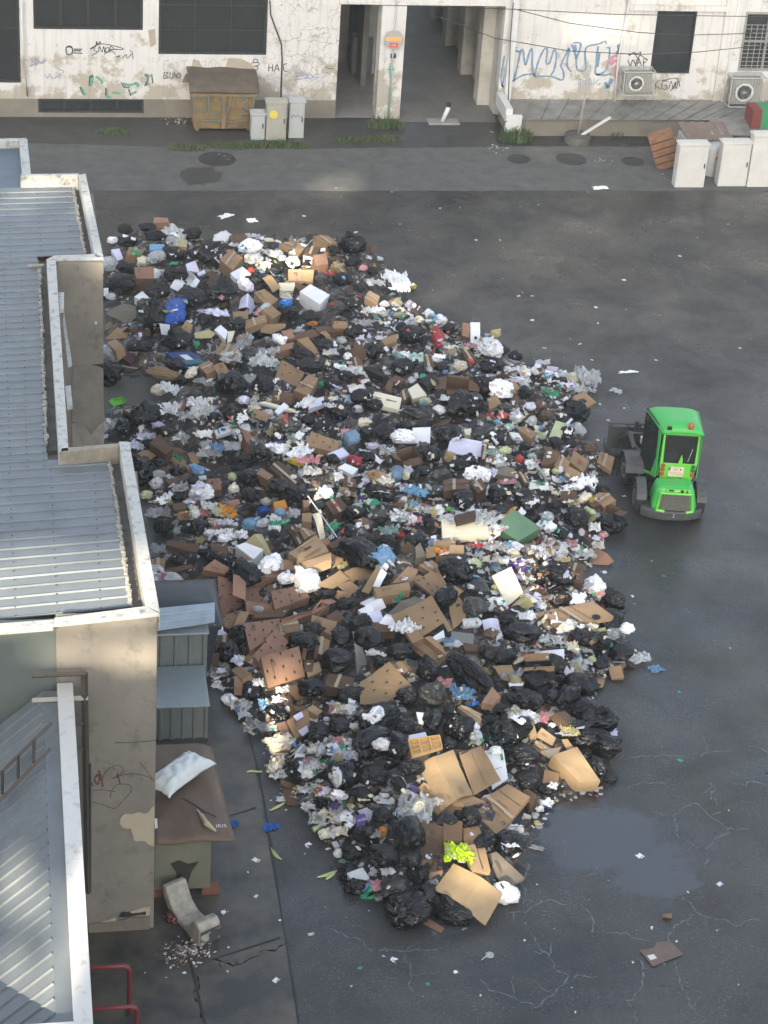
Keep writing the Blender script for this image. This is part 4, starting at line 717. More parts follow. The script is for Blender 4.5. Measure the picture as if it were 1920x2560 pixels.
# ------------------------------------------------------------- bins by the wall
m_bin = mat('bin_plastic', (.014, .019, .024), .45, (.026, .033, .04), sc=3, amt=1.)
def wheelie():
    xa, xb, ya, yb = 1.76, 3.12, 28.6, 29.9; e = empty('waste_container', 'large dark wheeled container with a domed lid against the annex', 'bin', ((xa+xb)/2, ya, 0)); w = xb-xa; d = yb-ya
    mb = MB(); mb.add([(-w/2+.15, .12, .15), (w/2-.15, .12, .15), (w/2-.15, d-.12, .15), (-w/2+.15, d-.12, .15), (-w/2+.02, .02, 1.12), (w/2-.02, .02, 1.12), (w/2-.02, d-.02, 1.12), (-w/2+.02, d-.02, 1.12)], [(3, 2, 1, 0), (4, 5, 6, 7), (0, 1, 5, 4), (2, 3, 7, 6), (1, 2, 6, 5), (3, 0, 4, 7)]); mb.build('body', m_bin, e, bevel=.03)
    mb = MB(); nx, ny = 24, 20; vs = []
    for i in range(nx+1):
        for j in range(ny+1):
            u, v = i/nx*2-1, j/ny*2-1; z = 1.14+.2*(1-abs(v)**2.4)*(1-abs(u)**6)+.02*(abs(u) > .8)*(abs(v) < .9)-.018*(.35 < u < .75 and -.2 < v < .6)
            vs.append((u*(w/2+.03), d/2+v*(d/2+.04), z))
    mb.add(vs, [(i*(ny+1)+j, (i+1)*(ny+1)+j, (i+1)*(ny+1)+j+1, i*(ny+1)+j+1) for i in range(nx) for j in range(ny)]); o = mb.build('lid', m_bin, e, smooth=True); s = o.modifiers.new('s', 'SOLIDIFY'); s.thickness = .025
    mb = MB(); mb.box((w/2-.3, .08, 1.205), (.18, .09, .05)); mb.build('handle', mat('bin_handle', (.008, .01, .012), .5), e, bevel=.01); MB().bx(-w/2-.04, w/2+.04, -.06, -.01, 1.07, 1.16).build('rim', m_bin, e, bevel=.012)
    for (x, y) in ((-.5, .2), (.5, .2), (-.5, d-.2), (.5, d-.2)): MB().lathe([(.08, -.02), (.09, 0), (.08, .03)], (x, y, .09), Matrix.Rotation(R_(90), 3, 'Y'), 14).build('wheel', m_dark, e)
wheelie()
m_cont = mat('galvanised_sheet', (.20, .24, .25), .38, (.27, .31, .32), sc=2.2, amt=1., metal=.35); m_contd = mat('ribbed_side', (.12, .14, .13), .5, (.17, .19, .18), sc=3, amt=1., metal=.2)
def container(xa, xb, ya, yb, h, lab, nr):
    e = empty('steel_container', lab, 'container', ((xa+xb)/2, ya, 0), 0, 'ribbed steel containers by the annex wall'); w = xb-xa; d = yb-ya
    mb = MB(); n = nr; vs = []
    prof = []
    for i in range(n): b = -w/2+w*i/n; q = w/n; prof += [(b, 0), (b+q*.62, 0), (b+q*.72, -.022), (b+q*.9, -.022)]
    prof.append((w/2, 0))
    for x, y in prof: vs += [(x, y+.02, .06), (x, y+.02, h-.03)]
    mb.add(vs, [(2*i, 2*i+2, 2*i+3, 2*i+1) for i in range(len(prof)-1)]); mb.bx(-w/2+.004, w/2-.004, .024, d, .06, h-.03); mb.build('body', m_contd, e)
    MB().bx(-w/2-.01, w/2+.02, -.03, d+.01, h-.03, h).build('lid', m_cont, e, bevel=.006); MB().bx(-w/2, w/2, -.005, .015, .0, .06).build('base_rail', m_dark, e)
    mb = MB()
    for i in range(6): mb.lathe([(.008, 0), (.006, .006)], (-w/2+.06+(w-.12)*i/5, .02, h), n=6)
    mb.build('rivet', m_dark, e)
container(1.74, 2.79, 27.07, 28.12, .70, 'nearer ribbed steel container with flat light grey lid', 6)
container(1.74, 2.86, 28.16, 28.5, 1.30, 'taller ribbed steel container behind the grey-lidded one', 5)
o = MB(); ribbed(o, Vector((-.6, .25, .05)), Vector((.62, .33, .1)), Vector((.58, -.12, .02)), Vector((-.6, -.3, -.02)), 3, hgt=.025, seg=3); tag(o.build('roofing_sheet', mat('bright_zinc', (.38, .45, .5), .35, (.3, .36, .4), sc=4, metal=.4), loc=(2.4, 28.42, 1.36)), 'loose bright corrugated sheet lying on the taller container', 'sheet')
def tarp():
    e = empty('covered_skip', 'green-grey metal skip under a brown sheet with slat edges', 'skip', (2.15, 23.5, 0)); 
    mb = MB(); mb.bx(-.42, .36, 0, 2.0, .12, 1.1); mb.build('body', mat('drab_metal', (.19, .19, .13), .6, (.11, .11, .08), sc=2, amt=1., metal=.1), e, bevel=.01)
    mb = MB(); mb.prism([(-.10, -.004, .12), (.02, -.004, .12), (.1, -.004, .45), (.2, -.004, .62), (.05, -.004, .58), (-.08, -.004, .66), (-.2, -.004, .6), (-.12, -.004, .45)], (0, -.004, 0)); mb.build('leak_stain', mat('wet_stain', (.03, .028, .022), .4), e)
    nx, ny = 16, 26; vs = []
    for i in range(nx+1):
        for j in range(ny+1):
            u, v = i/nx, j/ny; x = -.43+.98*u+.12*(1-v)*u+.015*mn.noise(Vector((v*9, 0, 0)))*(u > .9); y = -.12+2.15*v; edge = max(0, u-.86)/.14+max(0, .06-v)/.06
            vs.append((x, y, 1.13+.035*mn.noise(Vector((x*3, y*2, 0)))-.07*min(1, edge)+.03*abs(mn.noise(Vector((x*7, y*4, 4))))))
    mb = MB(); mb.add(vs, [(i*(ny+1)+j, (i+1)*(ny+1)+j, (i+1)*(ny+1)+j+1, i*(ny+1)+j+1) for i in range(nx) for j in range(ny)]); o = mb.build('cover', mat('brown_sheet', (.07, .043, .028), .6, (.13, .085, .055), sc=2.5, amt=1., bump=.3, bsc=12), e, smooth=True); s = o.modifiers.new('s', 'SOLIDIFY'); s.thickness = .02
    mb = MB(); mb.tube(smoothline([(.0, .75, 1.15), (.15, .6, 1.16), (.3, .42, 1.155), (.45, .3, 1.15)], 4), .012, 5); mb.build('cord', m_dark, e)
    frame_text('IRIS', (.5, .07, 1.165), (1, .0, 0), (0, 1, 0), .1, m_white, e, 'lettering')
    mb = MB(); mb.tube([(.25, .32, 1.17), (.3, .1, 1.2), (.42, -.02, 1.15)], [.03, .045, .015], 6); mb.tube([(.2, .45, 1.17), (.3, .12, 1.2)], [.012, .03], 6); 
    tag(mb.build('straw_bundle', mat('dry_straw', (.38, .34, .22), .8), loc=(2.15, 23.5, 0)), 'twisted dry husk lying on the brown cover', 'husk')
    for k, (x, y) in enumerate(((.42, .06), (.4, 1.7), (-.3, .06))): tag(MB().box((0, 0, .06), (.24, .13, .12)).build('brick', mat('red_brick', (.2, .07, .045), .85, (.14, .05, .035), sc=9), loc=(2.15+x-.05, 23.5+y, 0)), ['red brick under the front right corner of the skip', 'red brick under the rear corner of the skip', 'red brick under the front left corner of the skip'][k], 'brick', 'bricks under the skip')
tarp()
# curved cream cradle on the concrete
def cradle():
    a = P(*z5(1100, 1470)); e = empty('foam_cradle', 'dirty curved cream foam cradle lying on the concrete', 'foam block', (*P(*z5(1160, 1600))[:2], 0), R_(-62))
    prof = [(-.52, .42), (-.42, .44), (-.34, .32), (-.25, .2), (-.08, .12), (.1, .12), (.22, .2), (.3, .33), (.42, .36), (.5, .3), (.5, 0), (.3, 0), (.1, .03), (-.15, .03), (-.35, .1), (-.46, .22)]
    mb = MB(); mb.prism([(x*.95, -.17, z) for x, z in prof], (0, .34, 0)); mb.build('shell', mat('dirty_foam', (.46, .43, .35), .85, (.14, .13, .11), sc=6, amt=1., bump=.5, bsc=25), e, bevel=.02)
    MB().bx(.49, .505, -.16, .16, .04, .26).build('end_plate', mat('marbled', (.3, .3, .26), .7, (.04, .04, .04), sc=7, thr=(.45, .52)), e)
cradle()
# ============================================================= loader
def loader():
    G = mat('lime_green_paint', (.045, .42, .08), .38, (.13, .36, .12), sc=3.5, amt=.9, spec=.4, det=10, thr=(.45, .72)); G2 = mat('lime_trim', (.14, .55, .06), .4)
    Bk = mat('loader_black', (.012, .013, .014), .5); Gy = mat('loader_grey', (.07, .075, .075), .55, (.045, .045, .045), sc=7); Mud = mat('dusty_hub', (.2, .18, .14), .8, (.1, .09, .07), sc=9)
    GL = mat('cab_glass', (.02, .025, .025), .08, alpha=.62); tyre = mat('tyre_rubber', (.014, .014, .014), .75, bump=.4)
    e = empty('compact_loader', 'small lime green articulated loader with cab seen from behind', 'loader', (11.93, 33.05, 0), R_(-9)); ox = -.05
    def part(mb, name, m, par=e, **k): return mb.build(name, m, par, **k)
    def frus(mb, b, t, z0, z1, mi=0):   # b,t = x0,x1,y0,y1
        mb.add([(b[0], b[2], z0), (b[1], b[2], z0), (b[1], b[3], z0), (b[0], b[3], z0), (t[0], t[2], z1), (t[1], t[2], z1), (t[1], t[3], z1), (t[0], t[3], z1)], [(3, 2, 1, 0), (4, 5, 6, 7), (0, 1, 5, 4), (1, 2, 6, 5), (2, 3, 7, 6), (3, 0, 4, 7)], mi)
    mb = MB(); frus(mb, (-.46, .42, .04, .64), (-.36, .32, .12, .56), .26, .72); hood = part(mb, 'hood', G, bevel=.09)
    mb = MB(); frus(mb, (-.30, .27, .025, .1), (-.27, .24, .085, .16), .30, .60); part(mb, 'radiator_grille', mat('grille_mesh', (.10, .10, .085), .7, (.06, .06, .05), sc=30), hood)
    mb = MB()
    for l in ([(-.345, .02, .29), (-.30, .075, .63), (.27, .075, .63), (.32, .02, .29)],): mb.tube(l, .03, 6)
    mb.tube([(-.36, .02, .3), (-.2, .0, .285)], .03, 6); mb.tube([(.32, .02, .3), (.2, .0, .285)], .03, 6); part(mb, 'grille_frame', G2, hood)
    mb = MB(); mb.prism([(-.2, .075, .665), (.25, .075, .665), (.23, .1, .705), (-.18, .1, .705)], (0, .02, 0)); part(mb, 'gauge_panel', G2, hood)
    mb = MB(); mb.box((-.11, .08, .69), (.1, .012, .03)); mb.lathe([(.03, 0), (.03, .02)], (.09, .075, .69), Matrix.Rotation(R_(90), 3, 'X'), 12); mb.lathe([(.018, 0), (.018, .02)], (.18, .075, .69), Matrix.Rotation(R_(90), 3, 'X'), 12); part(mb, 'gauge', Bk, hood)
    for x in (-.13, .1): part(MB().box((x, .5, .702), (.03, .05, .012)), 'latch', Bk, hood)
    mb = MB(); n = 14; prof = []
    for i in range(n+1): t = i/n*2-1; prof.append((ox+.58*t, -.02+.16*abs(t)**2.6))
    mb.prism([(x, y, .1) for x, y in prof]+[(ox+.52, .42, .1), (ox-.52, .42, .1)], (0, 0, .19)); part(mb, 'counterweight', Gy, bevel=.03)
    for x, z in ((-.32, .2), (-.02, .24), (-.02, .19), (.24, .2)): part(MB().lathe([(.012, 0), (.01, .01)], (x, -.025+(.05 if abs(x) > .2 else 0), z), Matrix.Rotation(R_(90), 3, 'X'), 8), 'bolt', m_white)
    def wheel(x, y, r=.29, w=.2, rz=0.):
        M = Matrix.Rotation(rz, 3, 'Z')@Matrix.Rotation(R_(90), 3, 'Y'); mb = MB(); mb.lathe([(r*.55, -w/2), (r*.93, -w/2), (r, -w/2+.04), (r, w/2-.04), (r*.93, w/2), (r*.55, w/2)], (x, y, r), M, 26)
        for k in range(18):
            a = k*2*math.pi/18; c = M@Vector((r*math.cos(a), r*math.sin(a), .04*(-1)**k)); mb.box(Vector((x, y, r))+c, (.03, .045, w*.5), M=M@Matrix.Rotation(a, 3, 'Z'))
        o = part(mb, 'wheel', tyre); mb = MB(); mb.lathe([(r*.56, -w/2+.03), (r*.5, -w/2-.012), (r*.2, -w/2+.01), (r*.15, w/2+.0), (r*.5, w/2+.012), (r*.56, w/2-.03)], (x, y, r), M, 20); part(mb, 'rim', Mud, o)
    wheel(ox-.56, .5); wheel(ox+.53, .5); a = .14; wheel(ox-.66, 1.48, rz=a); wheel(ox+.42, 1.62, rz=a)
    for s, x in ((-1, ox-.56), (1, ox+.56)):
        mb = MB(); n = 8; vs = []
        for i in range(n+1):
            t = R_(20+140*i/n); vs += [(x-.1, .5+.34*math.cos(t), .29+.34*math.sin(t)), (x+.08, .5+.36*math.cos(t), .29+.36*math.sin(t))]
        mb.add(vs, [(2*i, 2*i+1, 2*i+3, 2*i+2) for i in range(n)]); o = part(mb, 'rear_fender', Gy); o.modifiers.new('s', 'SOLIDIFY').thickness = .02
    # cab: rear frame, side glass, roof
    zc0, zc1 = .68, 1.66; rl, rr = (-.30, .60), (.36, .60); fl, fr_ = (-.52, 1.40), (.36, 1.40)
    lowb, lowt = .62, 1.0
    mb = MB(); frus(mb, (-.27, .33, .58, .8), (-.31, .39, .56, .8), .64, 1.0); mb.prism([(-.31, .56, 1.0), (-.25, .56, 1.0), (-.27, .57, zc1), (-.31, .57, zc1)], (0, .07, 0)); mb.prism([(.33, .56, 1.0), (.39, .56, 1.0), (.37, .57, zc1), (.33, .57, zc1)], (0, .07, 0)); mb.bx(-.29, .35, .57, .64, zc1-.08, zc1); part(mb, 'cab_frame', G2, bevel=.012)
    mb = MB(); mb.prism([(-.30, .66, .98), (-.30, .66, .64), (-.50, 1.38, .34), (-.54, 1.40, .36), (-.52, 1.34, .44), (-.38, .85, .62)], (-.02, 0, 0)); part(mb, 'sill', G2)
    mb = MB(); mb.prism([(-.5, .95, .32), (.36, .95, .32), (.36, 1.42, .32), (-.52, 1.42, .32)], (0, 0, .06)); part(mb, 'floor', Bk)
    mb = MB(); mb.bx(-.24, .32, .575, .585, 1.01, zc1-.09); w = part(mb, 'rear_window', GL); mb = MB()
    for b in ((-.252, -.235, 1.0, zc1-.08), (.318, .335, 1.0, zc1-.08)): mb.bx(b[0], b[1], .562, .572, b[2], b[3])
    mb.bx(-.235, .318, .562, .572, 1.0, 1.017); mb.bx(-.235, .318, .562, .572, zc1-.097, zc1-.08); part(mb, 'seal', Bk, w); part(MB().tube([(.2, .56, 1.05), (.26, .56, 1.32)], .005, 4), 'wiper', m_white, w)
    mb = MB(); mb.prism([(-.315, .62, 1.0), (-.315, .66, .66), (-.53, 1.38, .40), (-.53, 1.42, zc1), (-.32, .62, zc1)], (-.008, 0, 0)); part(mb, 'side_window', GL)
    mb = MB(); mb.prism([(.385, .64, .7), (.38, 1.40, .45), (.38, 1.40, zc1), (.375, .62, zc1)], (.008, 0, 0)); part(mb, 'side_window', GL)
    mb = MB(); mb.prism([(-.52, 1.42, .45), (.37, 1.42, .45), (.37, 1.42, zc1), (-.52, 1.42, zc1)], (0, .008, 0)); part(mb, 'windscreen', GL)
    mb = MB()
    mb.tube([(-.32, .62, zc1), (-.53, 1.41, zc1)], .02, 6); mb.tube([(-.535, 1.415, zc1), (-.535, 1.415, .36)], .018, 6); mb.tube([(.38, 1.41, zc1), (.38, 1.41, .36)], .02, 6); mb.tube([(-.315, .63, .67), (-.53, 1.40, .38)], .016, 6); part(mb, 'pillar', Bk)
    mb = MB(); mb.prism([(-.345, .60, .98), (-.35, .74, .98), (-.375, .74, zc1), (-.345, .60, zc1)], (-.02, 0, 0)); mb.prism([(-.34, .62, .64), (-.40, .86, .56), (-.36, .74, .99), (-.335, .60, .99)], (-.02, 0, 0)); mb.prism([(.40, .60, .68), (.40, .72, .68), (.395, .72, zc1), (.395, .60, zc1)], (.02, 0, 0)); part(mb, 'side_frame', G, bevel=.01)
    # roof shell
    nx, ny = 14, 14; vs = []
    for i in range(nx+1):
        for j in range(ny+1):
            u, v = i/nx*2-1, j/ny; xl = -.35+(-.57+.35)*v; xr = .43+(.44-.43)*v; x = (xl+xr)/2+(xr-xl)/2*u; y = .54+.92*v
            vs.append((x, y, zc1-.03+.15*(1-abs(u)**5)*(1-abs(v*2-1)**7)))
    mb = MB(); mb.add(vs, [(i*(ny+1)+j, (i+1)*(ny+1)+j, (i+1)*(ny+1)+j+1, i*(ny+1)+j+1) for i in range(nx) for j in range(ny)]); o = part(mb, 'roof', G, smooth=True); o.modifiers.new('s', 'SOLIDIFY').thickness = .05
    mb = MB(); mb.lathe([(.055, 0), (.055, .02), (.05, .05), (.045, .1), (.02, .12)], (.17, .6, zc1+.07), n=16); part(mb, 'beacon', mat('amber_lens', (.42, .10, .03), .2), smooth=True)
    mb = MB(); mb.bx(-.26, -.18, .56, .6, zc1+.03, zc1+.09); part(mb, 'roof_handle', Bk)
    for i, z in enumerate((.95, .87, .77)):
        for x, c in ((-.245, 0), (.315, 1)):
            dark = c == 1 and i < 2; mb = MB(); M = Matrix.Rotation(R_(90), 3, 'X'); mb.lathe([(.04, 0), (.04, .02), (.03, .028)], (x, .562, z), M, 16); part(mb, 'tail_lamp', mat('lamp_dark', (.03, .12, .05), .3) if dark else mat('lamp_red' if i == 2 else 'lamp_amber', (.45, .05, .03) if i == 2 else (.28, .07, .03), .25))
    p = part(MB().bx(-.13, .15, .55, .558, .73, .93), 'number_plate', mat('plate_white', (.62, .55, .42), .5)); ink_ = mat('plate_ink', (.45, .22, .1), .5)
    frame_text('SK', (.0, .546, .875), (1, 0, 0), (0, 0, 1), .085, ink_, p); frame_text('7772AJ', (.015, .546, .785), (1, 0, 0), (0, 0, 1), .085, ink_, p); part(MB().bx(-.128, -.1, .546, .55, .85, .925), 'plate_band', mat('plate_blue', (.02, .08, .3), .5), p); part(MB().bx(.08, .105, .546, .55, .86, .89), 'plate_mark', Bk, p)
    mb = MB(); mb.bx(-.2, .2, .98, 1.3, .38, .6); mb.bx(-.2, .2, .9, 1.0, .5, 1.1); part(mb, 'seat', Bk, bevel=.04)
    mb = MB(); mb.tube([(0, 1.38, .5), (0, 1.32, .85)], .02, 6); mb.lathe([(.15, 0), (.15, .02), (.13, .02), (.13, 0)], (0, 1.3, .88), Matrix.Rotation(R_(-35), 3, 'X'), 20); part(mb, 'steering_wheel', Bk)
    o = part(MB().add([(-.22, .62, 1.02), (.02, .63, 1.02), (.03, .66, 1.16), (-.1, .68, 1.2), (-.22, .67, 1.14), (0, .75, 1.05)], [(0, 1, 2, 3, 4), (2, 5, 3)]), 'jacket', mat('teal_cloth', (.05, .3, .26), .9, (.25, .27, .25), sc=8, thr=(.45, .55)))
    mb = MB(); mb.prism([(.02, .555, 1.0), (.1, .555, 1.0), (.1, .545, 1.1), (.07, .545, 1.2)], (0, -.012, 0)); part(mb, 'window_hinge', G2)
    # front frame, fender, arm and tool plate, swung to the left
    mb = MB(); n = 8; vs = []
    for i in range(n+1):
        t = R_(10+150*i/n); c = Vector((ox-.66, 1.48, .29)); y = .36*math.cos(t); z = .36*math.sin(t); vs += [c+Vector((-.14-.1*y, y, z)), c+Vector((.2-.1*y, y, z))]
    mb.add(vs, [(2*i, 2*i+1, 2*i+3, 2*i+2) for i in range(n)]); o = part(mb, 'front_fender', Gy); o.modifiers.new('s', 'SOLIDIFY').thickness = .02
    mb = MB(); mb.bx(-.42, .2, .6, 1.9, .2, .36); mb.bx(-.6, .1, 1.5, 2.0, .24, .5); part(mb, 'chassis', Bk, bevel=.02)
    mb = MB()
    for dx in (-.62, -.28): mb.tube([(dx, 1.75, .62), (dx-.06, 2.15, .74), (dx-.14, 2.5, .45), (dx-.17, 2.65, .3)], .045, 6)
    mb.tube([(-.74, 2.2, .7), (-.3, 2.2, .7)], .03, 6); mb.tube([(-.5, 1.8, .5), (-.58, 2.3, .45)], .035, 8); part(mb, 'loader_arm', Gy)
    mb = MB(); mb.bx(-1.02, -.28, 2.62, 2.68, .12, .6)
    for x in (-1.0, -.66, -.32): mb.bx(x-.03, x+.03, 2.5, 2.62, .1, .68)
    mb.bx(-1.02, -.28, 2.45, 3.1, .04, .09); mb.tube([(-1.05, 2.6, .7), (-.25, 2.6, .7)], .03, 6); part(mb, 'tool_plate', Gy)
    mb = MB(); mb.tube(smoothline([(-.3, 1.7, .7), (-.42, 1.95, 1.0), (-.5, 2.3, .8), (-.55, 2.5, .6)], 4), .014, 5); mb.tube(smoothline([(-.2, 1.7, .6), (-.3, 2.1, .9), (-.4, 2.4, .6)], 4), .014, 5); part(mb, 'hose', Bk)
    part(MB().bx(-.56, -.48, 1.52, 1.6, .85, .98), 'work_lamp', m_white); part(MB().tube([(-.54, 1.43, 1.2), (-.66, 1.5, 1.25)], .01, 5), 'mirror_arm', Bk); part(MB().bx(-.72, -.64, 1.49, 1.51, 1.15, 1.33), 'mirror', Bk)
loader()
# ============================================================= added unseen slab behind the camera: shades the yard, holes shape sun patches
def shade_block():
    YB = -30.; spots = [(833, 478, 0, 1.1, 1.6), (700, 668, .8, 1.9, 1.0), (745, 640, .8, .8, .8), (1110, 745, 0, 3.0, .45), (565, 1300, .1, .5, .5), (640, 1380, .3, 1.3, .45), (815, 1440, .8, .7, .8), (1010, 1385, .6, .6, .35),
        (1180, 1340, .7, 1.3, .35), (1310, 1440, .9, .8, .7), (1440, 1530, .6, 1.3, .35), (1010, 1700, .9, 1.0, .35), (1100, 1800, .9, 1.0, .35), (1090, 1945, .9, .75, .8), (1340, 1860, .7, .9, .6), (1450, 1950, .7, .8, .8), (1200, 2210, .6, 1.1, .9), (1130, 2080, .8, .7, .3), (1300, 2040, .8, .6, .3),
        (110, 1475, 5, 2.8, 1.7), (60, 1400, 5, .8, .5), (355, 1460, 5.2, .7, 1.9), (130, 470, 5, 1.2, .5), (40, 500, 5, .9, .4), (225, 500, 5.2, .4, 1.1), (345, 1640, 4.6, .7, .8), (300, 2035, 2.2, 1.0, .7), (290, 2150, 1.4, .8, .25),
        (195, 2300, 4.2, .5, 4.2), (60, 2420, 3.6, .6, .8), (70, 2150, 3.6, .4, .4), (1400, 360, .9, 1.6, .3), (1500, 60, 3., 2.0, .4)]
    holes = []
    for (px, py, z, wx, wy) in spots:
        p = P(px, py, z); t = (YB-p[1])/sdir.y; cx = p[0]+sdir.x*t; cz = p[2]+sdir.z*t; hh = wy*sdir.z/abs(sdir.y)*.5
        holes.append((cx-wx/2, cx+wx/2, cz-hh, cz+hh))
    mb = MB(); cells(-44, 1, 0, 52, holes, YB-.05, YB+.05, mb)
    e = empty('sun_gobo_slab', 'added unseen pale slab behind the viewpoint with holes for sun patches', 'building', (0, YB, 0)); mb.v = [(x, y-YB, z) for x, y, z in mb.v]
    mb.build('wall', mat('gobo_slab_paint', (.42, .40, .36), .9, (.36, .34, .31), sc=.5), e)
shade_block()
# ============================================================= the rubbish heap
out = [(232, 520), (300, 492), (380, 498), (450, 520), (560, 512), (650, 518), (700, 512), (780, 520), (830, 560), (862, 600), (880, 650), (960, 690), (1050, 720), (1085, 750), (1130, 785), (1200, 800), (1290, 815), (1275, 870), (1255, 940), (1290, 960), (1325, 990), (1290, 1045), (1330, 1100), (1320, 1140), (1300, 1185), (1290, 1215), (1250, 1240), (1330, 1290), (1330, 1350), (1385, 1400), (1380, 1450), (1300, 1470), (1290, 1540), (1310, 1600), (1310, 1690), (1300, 1720), (1200, 1735), (1170, 1780), (1130, 1840), (1120, 1900), (1050, 1985), (1000, 2010), (900, 1975), (790, 1950), (750, 1900), (730, 1850), (680, 1810), (660, 1760), (600, 1700), (580, 1640), (600, 1600), (540, 1590), (500, 1520), (450, 1460), (440, 1350), (335, 1260), (335, 1150), (310, 1050), (280, 970), (222, 950), (222, 700)]
poly = np.array([P(x*1.1573, y*1.1573, .0)[:2] for x, y in out])
GX0, GY0, GS = 0., 20., .05; NX, NY = 360, 620
gx = GX0+GS*(np.arange(NX)+.5); gy = GY0+GS*(np.arange(NY)+.5); GXX, GYY = np.meshgrid(gx, gy, indexing='ij')
inside = np.zeros(GXX.shape, bool); dist = np.full(GXX.shape, 99.)
for i in range(len(poly)):
    a, b = poly[i], poly[(i+1) % len(poly)]
    c = ((a[1] > GYY) != (b[1] > GYY)) & (GXX < (b[0]-a[0])*(GYY-a[1])/(b[1]-a[1]+1e-12)+a[0]); inside ^= c
    ab = b-a; t = np.clip(((GXX-a[0])*ab[0]+(GYY-a[1])*ab[1])/(ab@ab), 0, 1); dist = np.minimum(dist, np.hypot(GXX-a[0]-t*ab[0], GYY-a[1]-t*ab[1]))
dist = np.where(inside, dist, 0)
HB = .55*(1-np.exp(-dist/.7)); 
for (px, py, rx, ry, d) in [(355, 985, .75, .9, 1.), (520, 1180, .75, .8, 1.), (610, 1300, .55, .6, 1.), (560, 1265, .6, .5, .9), (430, 1340, .4, .5, .9), (620, 880, .4, .3, .8)]:
    q = P(px, py); r = ((GXX-q[0])/rx)**2+((GYY-q[1])/ry)**2; HB *= 1-d*np.exp(-r**2)
for (px, py, rr, d) in [(1050, 1560, 2.2, .25), (950, 1250, 2.5, .12), (1100, 1950, 1.8, .12), (800, 700, 2, .1)]:
    q = P(px, py); HB += d*np.exp(-((GXX-q[0])**2+(GYY-q[1])**2)/rr**2)*np.minimum(1, dist/.8)
HT = HB.copy()
def gi(x, y): return int(min(NX-1, max(0, (x-GX0)/GS))), int(min(NY-1, max(0, (y-GY0)/GS)))
def ht(x, y, g=None): i, j = gi(x, y); return float((HT if g is None else g)[i, j])
def patch_vals(x, y, r, g=None):
    i, j = gi(x, y); k = max(1, int(r/GS)); return (HT if g is None else g)[max(0, i-k):i+k+1, max(0, j-k):j+k+1]
# dark mass of compacted litter underneath
def heap_material():
    m = bpy.data.materials.new('mixed_litter'); m.use_nodes = True; t = m.node_tree; N = t.nodes; L = t.links; p = N['Principled BSDF']; tc = N.new('ShaderNodeTexCoord')
    v = N.new('ShaderNodeTexVoronoi'); v.inputs['Scale'].default_value = 7; v.inputs['Randomness'].default_value = 1; n = N.new('ShaderNodeTexNoise'); n.inputs['Scale'].default_value = 4; ad = N.new('ShaderNodeVectorMath'); ad.operation = 'ADD'
    L.new(tc.outputs['Object'], n.inputs[0]); L.new(tc.outputs['Object'], ad.inputs[0]); L.new(n.outputs['Color'], ad.inputs[1]); L.new(ad.outputs[0], v.inputs['Vector'])
    s = N.new('ShaderNodeSeparateColor'); L.new(v.outputs['Color'], s.inputs[0]); r = N.new('ShaderNodeValToRGB'); r.color_ramp.interpolation = 'CONSTANT'; e = r.color_ramp.elements
    st = [(0, (.012, .013, .015)), (.45, (.03, .028, .024)), (.58, (.12, .075, .04)), (.72, (.015, .016, .02)), (.84, (.22, .23, .24)), (.92, (.07, .05, .03)), (.97, (.3, .3, .28))]
    while len(e) < len(st): e.new(.5)
    for k, (a, c) in enumerate(st): e[k].position = a; e[k].color = (*c, 1)
    L.new(s.outputs[0], r.inputs[0]); L.new(r.outputs[0], p.inputs['Base Color']); p.inputs['Roughness'].default_value = .5; return m
mb = MB(); st = 2; ids = {}
for i in range(0, NX, st):
    for j in range(0, NY, st):
        if inside[i, j]:
            x, y = gx[i], gy[j]; ids[i, j] = len(mb.v); mb.v.append((x, y, HB[i, j]*(.8+.55*mn.noise(Vector((x*2.3, y*2.3, 0))))+.07*mn.noise(Vector((x*7, y*7, 5)))-.03))
for (i, j), a in ids.items():
    k = [(i+st, j), (i+st, j+st), (i, j+st)]
    if all(q in ids for q in k): mb.f.append((a, *[ids[q] for q in k])); mb.m.append(0)
tag(mb.build('rubbish_mound', heap_material()), kind='stuff')
# ------------------------------------------------------------- colours: code -> (adjective, film material, solid material)
K = dict(k=('black', (.004, .005, .0065)), g=('smoky grey', (.05, .053, .05)), w=('white', (.78, .79, .80)), c=('clear', (.60, .63, .64)), b=('blue', (.015, .14, .50)), t=('green', (.02, .33, .18)), a=('pale aqua', (.28, .42, .38)), f=('light blue', (.16, .33, .52)),
         y=('yellow', (.60, .48, .04)), h=('straw yellow', (.42, .37, .18)), r=('red', (.48, .04, .03)), p=('pink', (.55, .26, .28)), l=('lavender-white', (.64, .64, .78)), o=('orange', (.60, .25, .03)), n=('brown', (.13, .075, .042)), u=('kraft brown', (.33, .215, .115)), U=('light kraft', (.43, .30, .165)), d=('dark brown', (.085, .055, .035)),
         m=('cream', (.70, .65, .50)), v=('violet', (.10, .06, .25)), e=('pale green', (.40, .46, .26)), E=('lime green', (.16, .50, .05)), z=('grey-kraft', (.22, .19, .145)), q=('rusty brown', (.31, .175, .115)), B=('dark blue', (.02, .05, .16)), x=('dull grey', (.16, .17, .16)), M=('maroon', (.07, .025, .03)), F=('fluorescent yellow', (.55, .85, .02)), G=('faded green', (.12, .23, .13)))
def fm(c):
    a, col = K[c]
    if c == 'k': return film('film_black', col, .21, 1, .5, spec=.38, stretch=(.8, 3.4, 1.6))
    if c in 'c': return film('film_clear', col, .22, .62, .8)
    if c == 'g': return film('film_smoke', col, .28, .85, .8)
    return film('film_'+a.replace(' ', '_'), col, .38, 1 if c in 'wmnudz' else .93, .6)
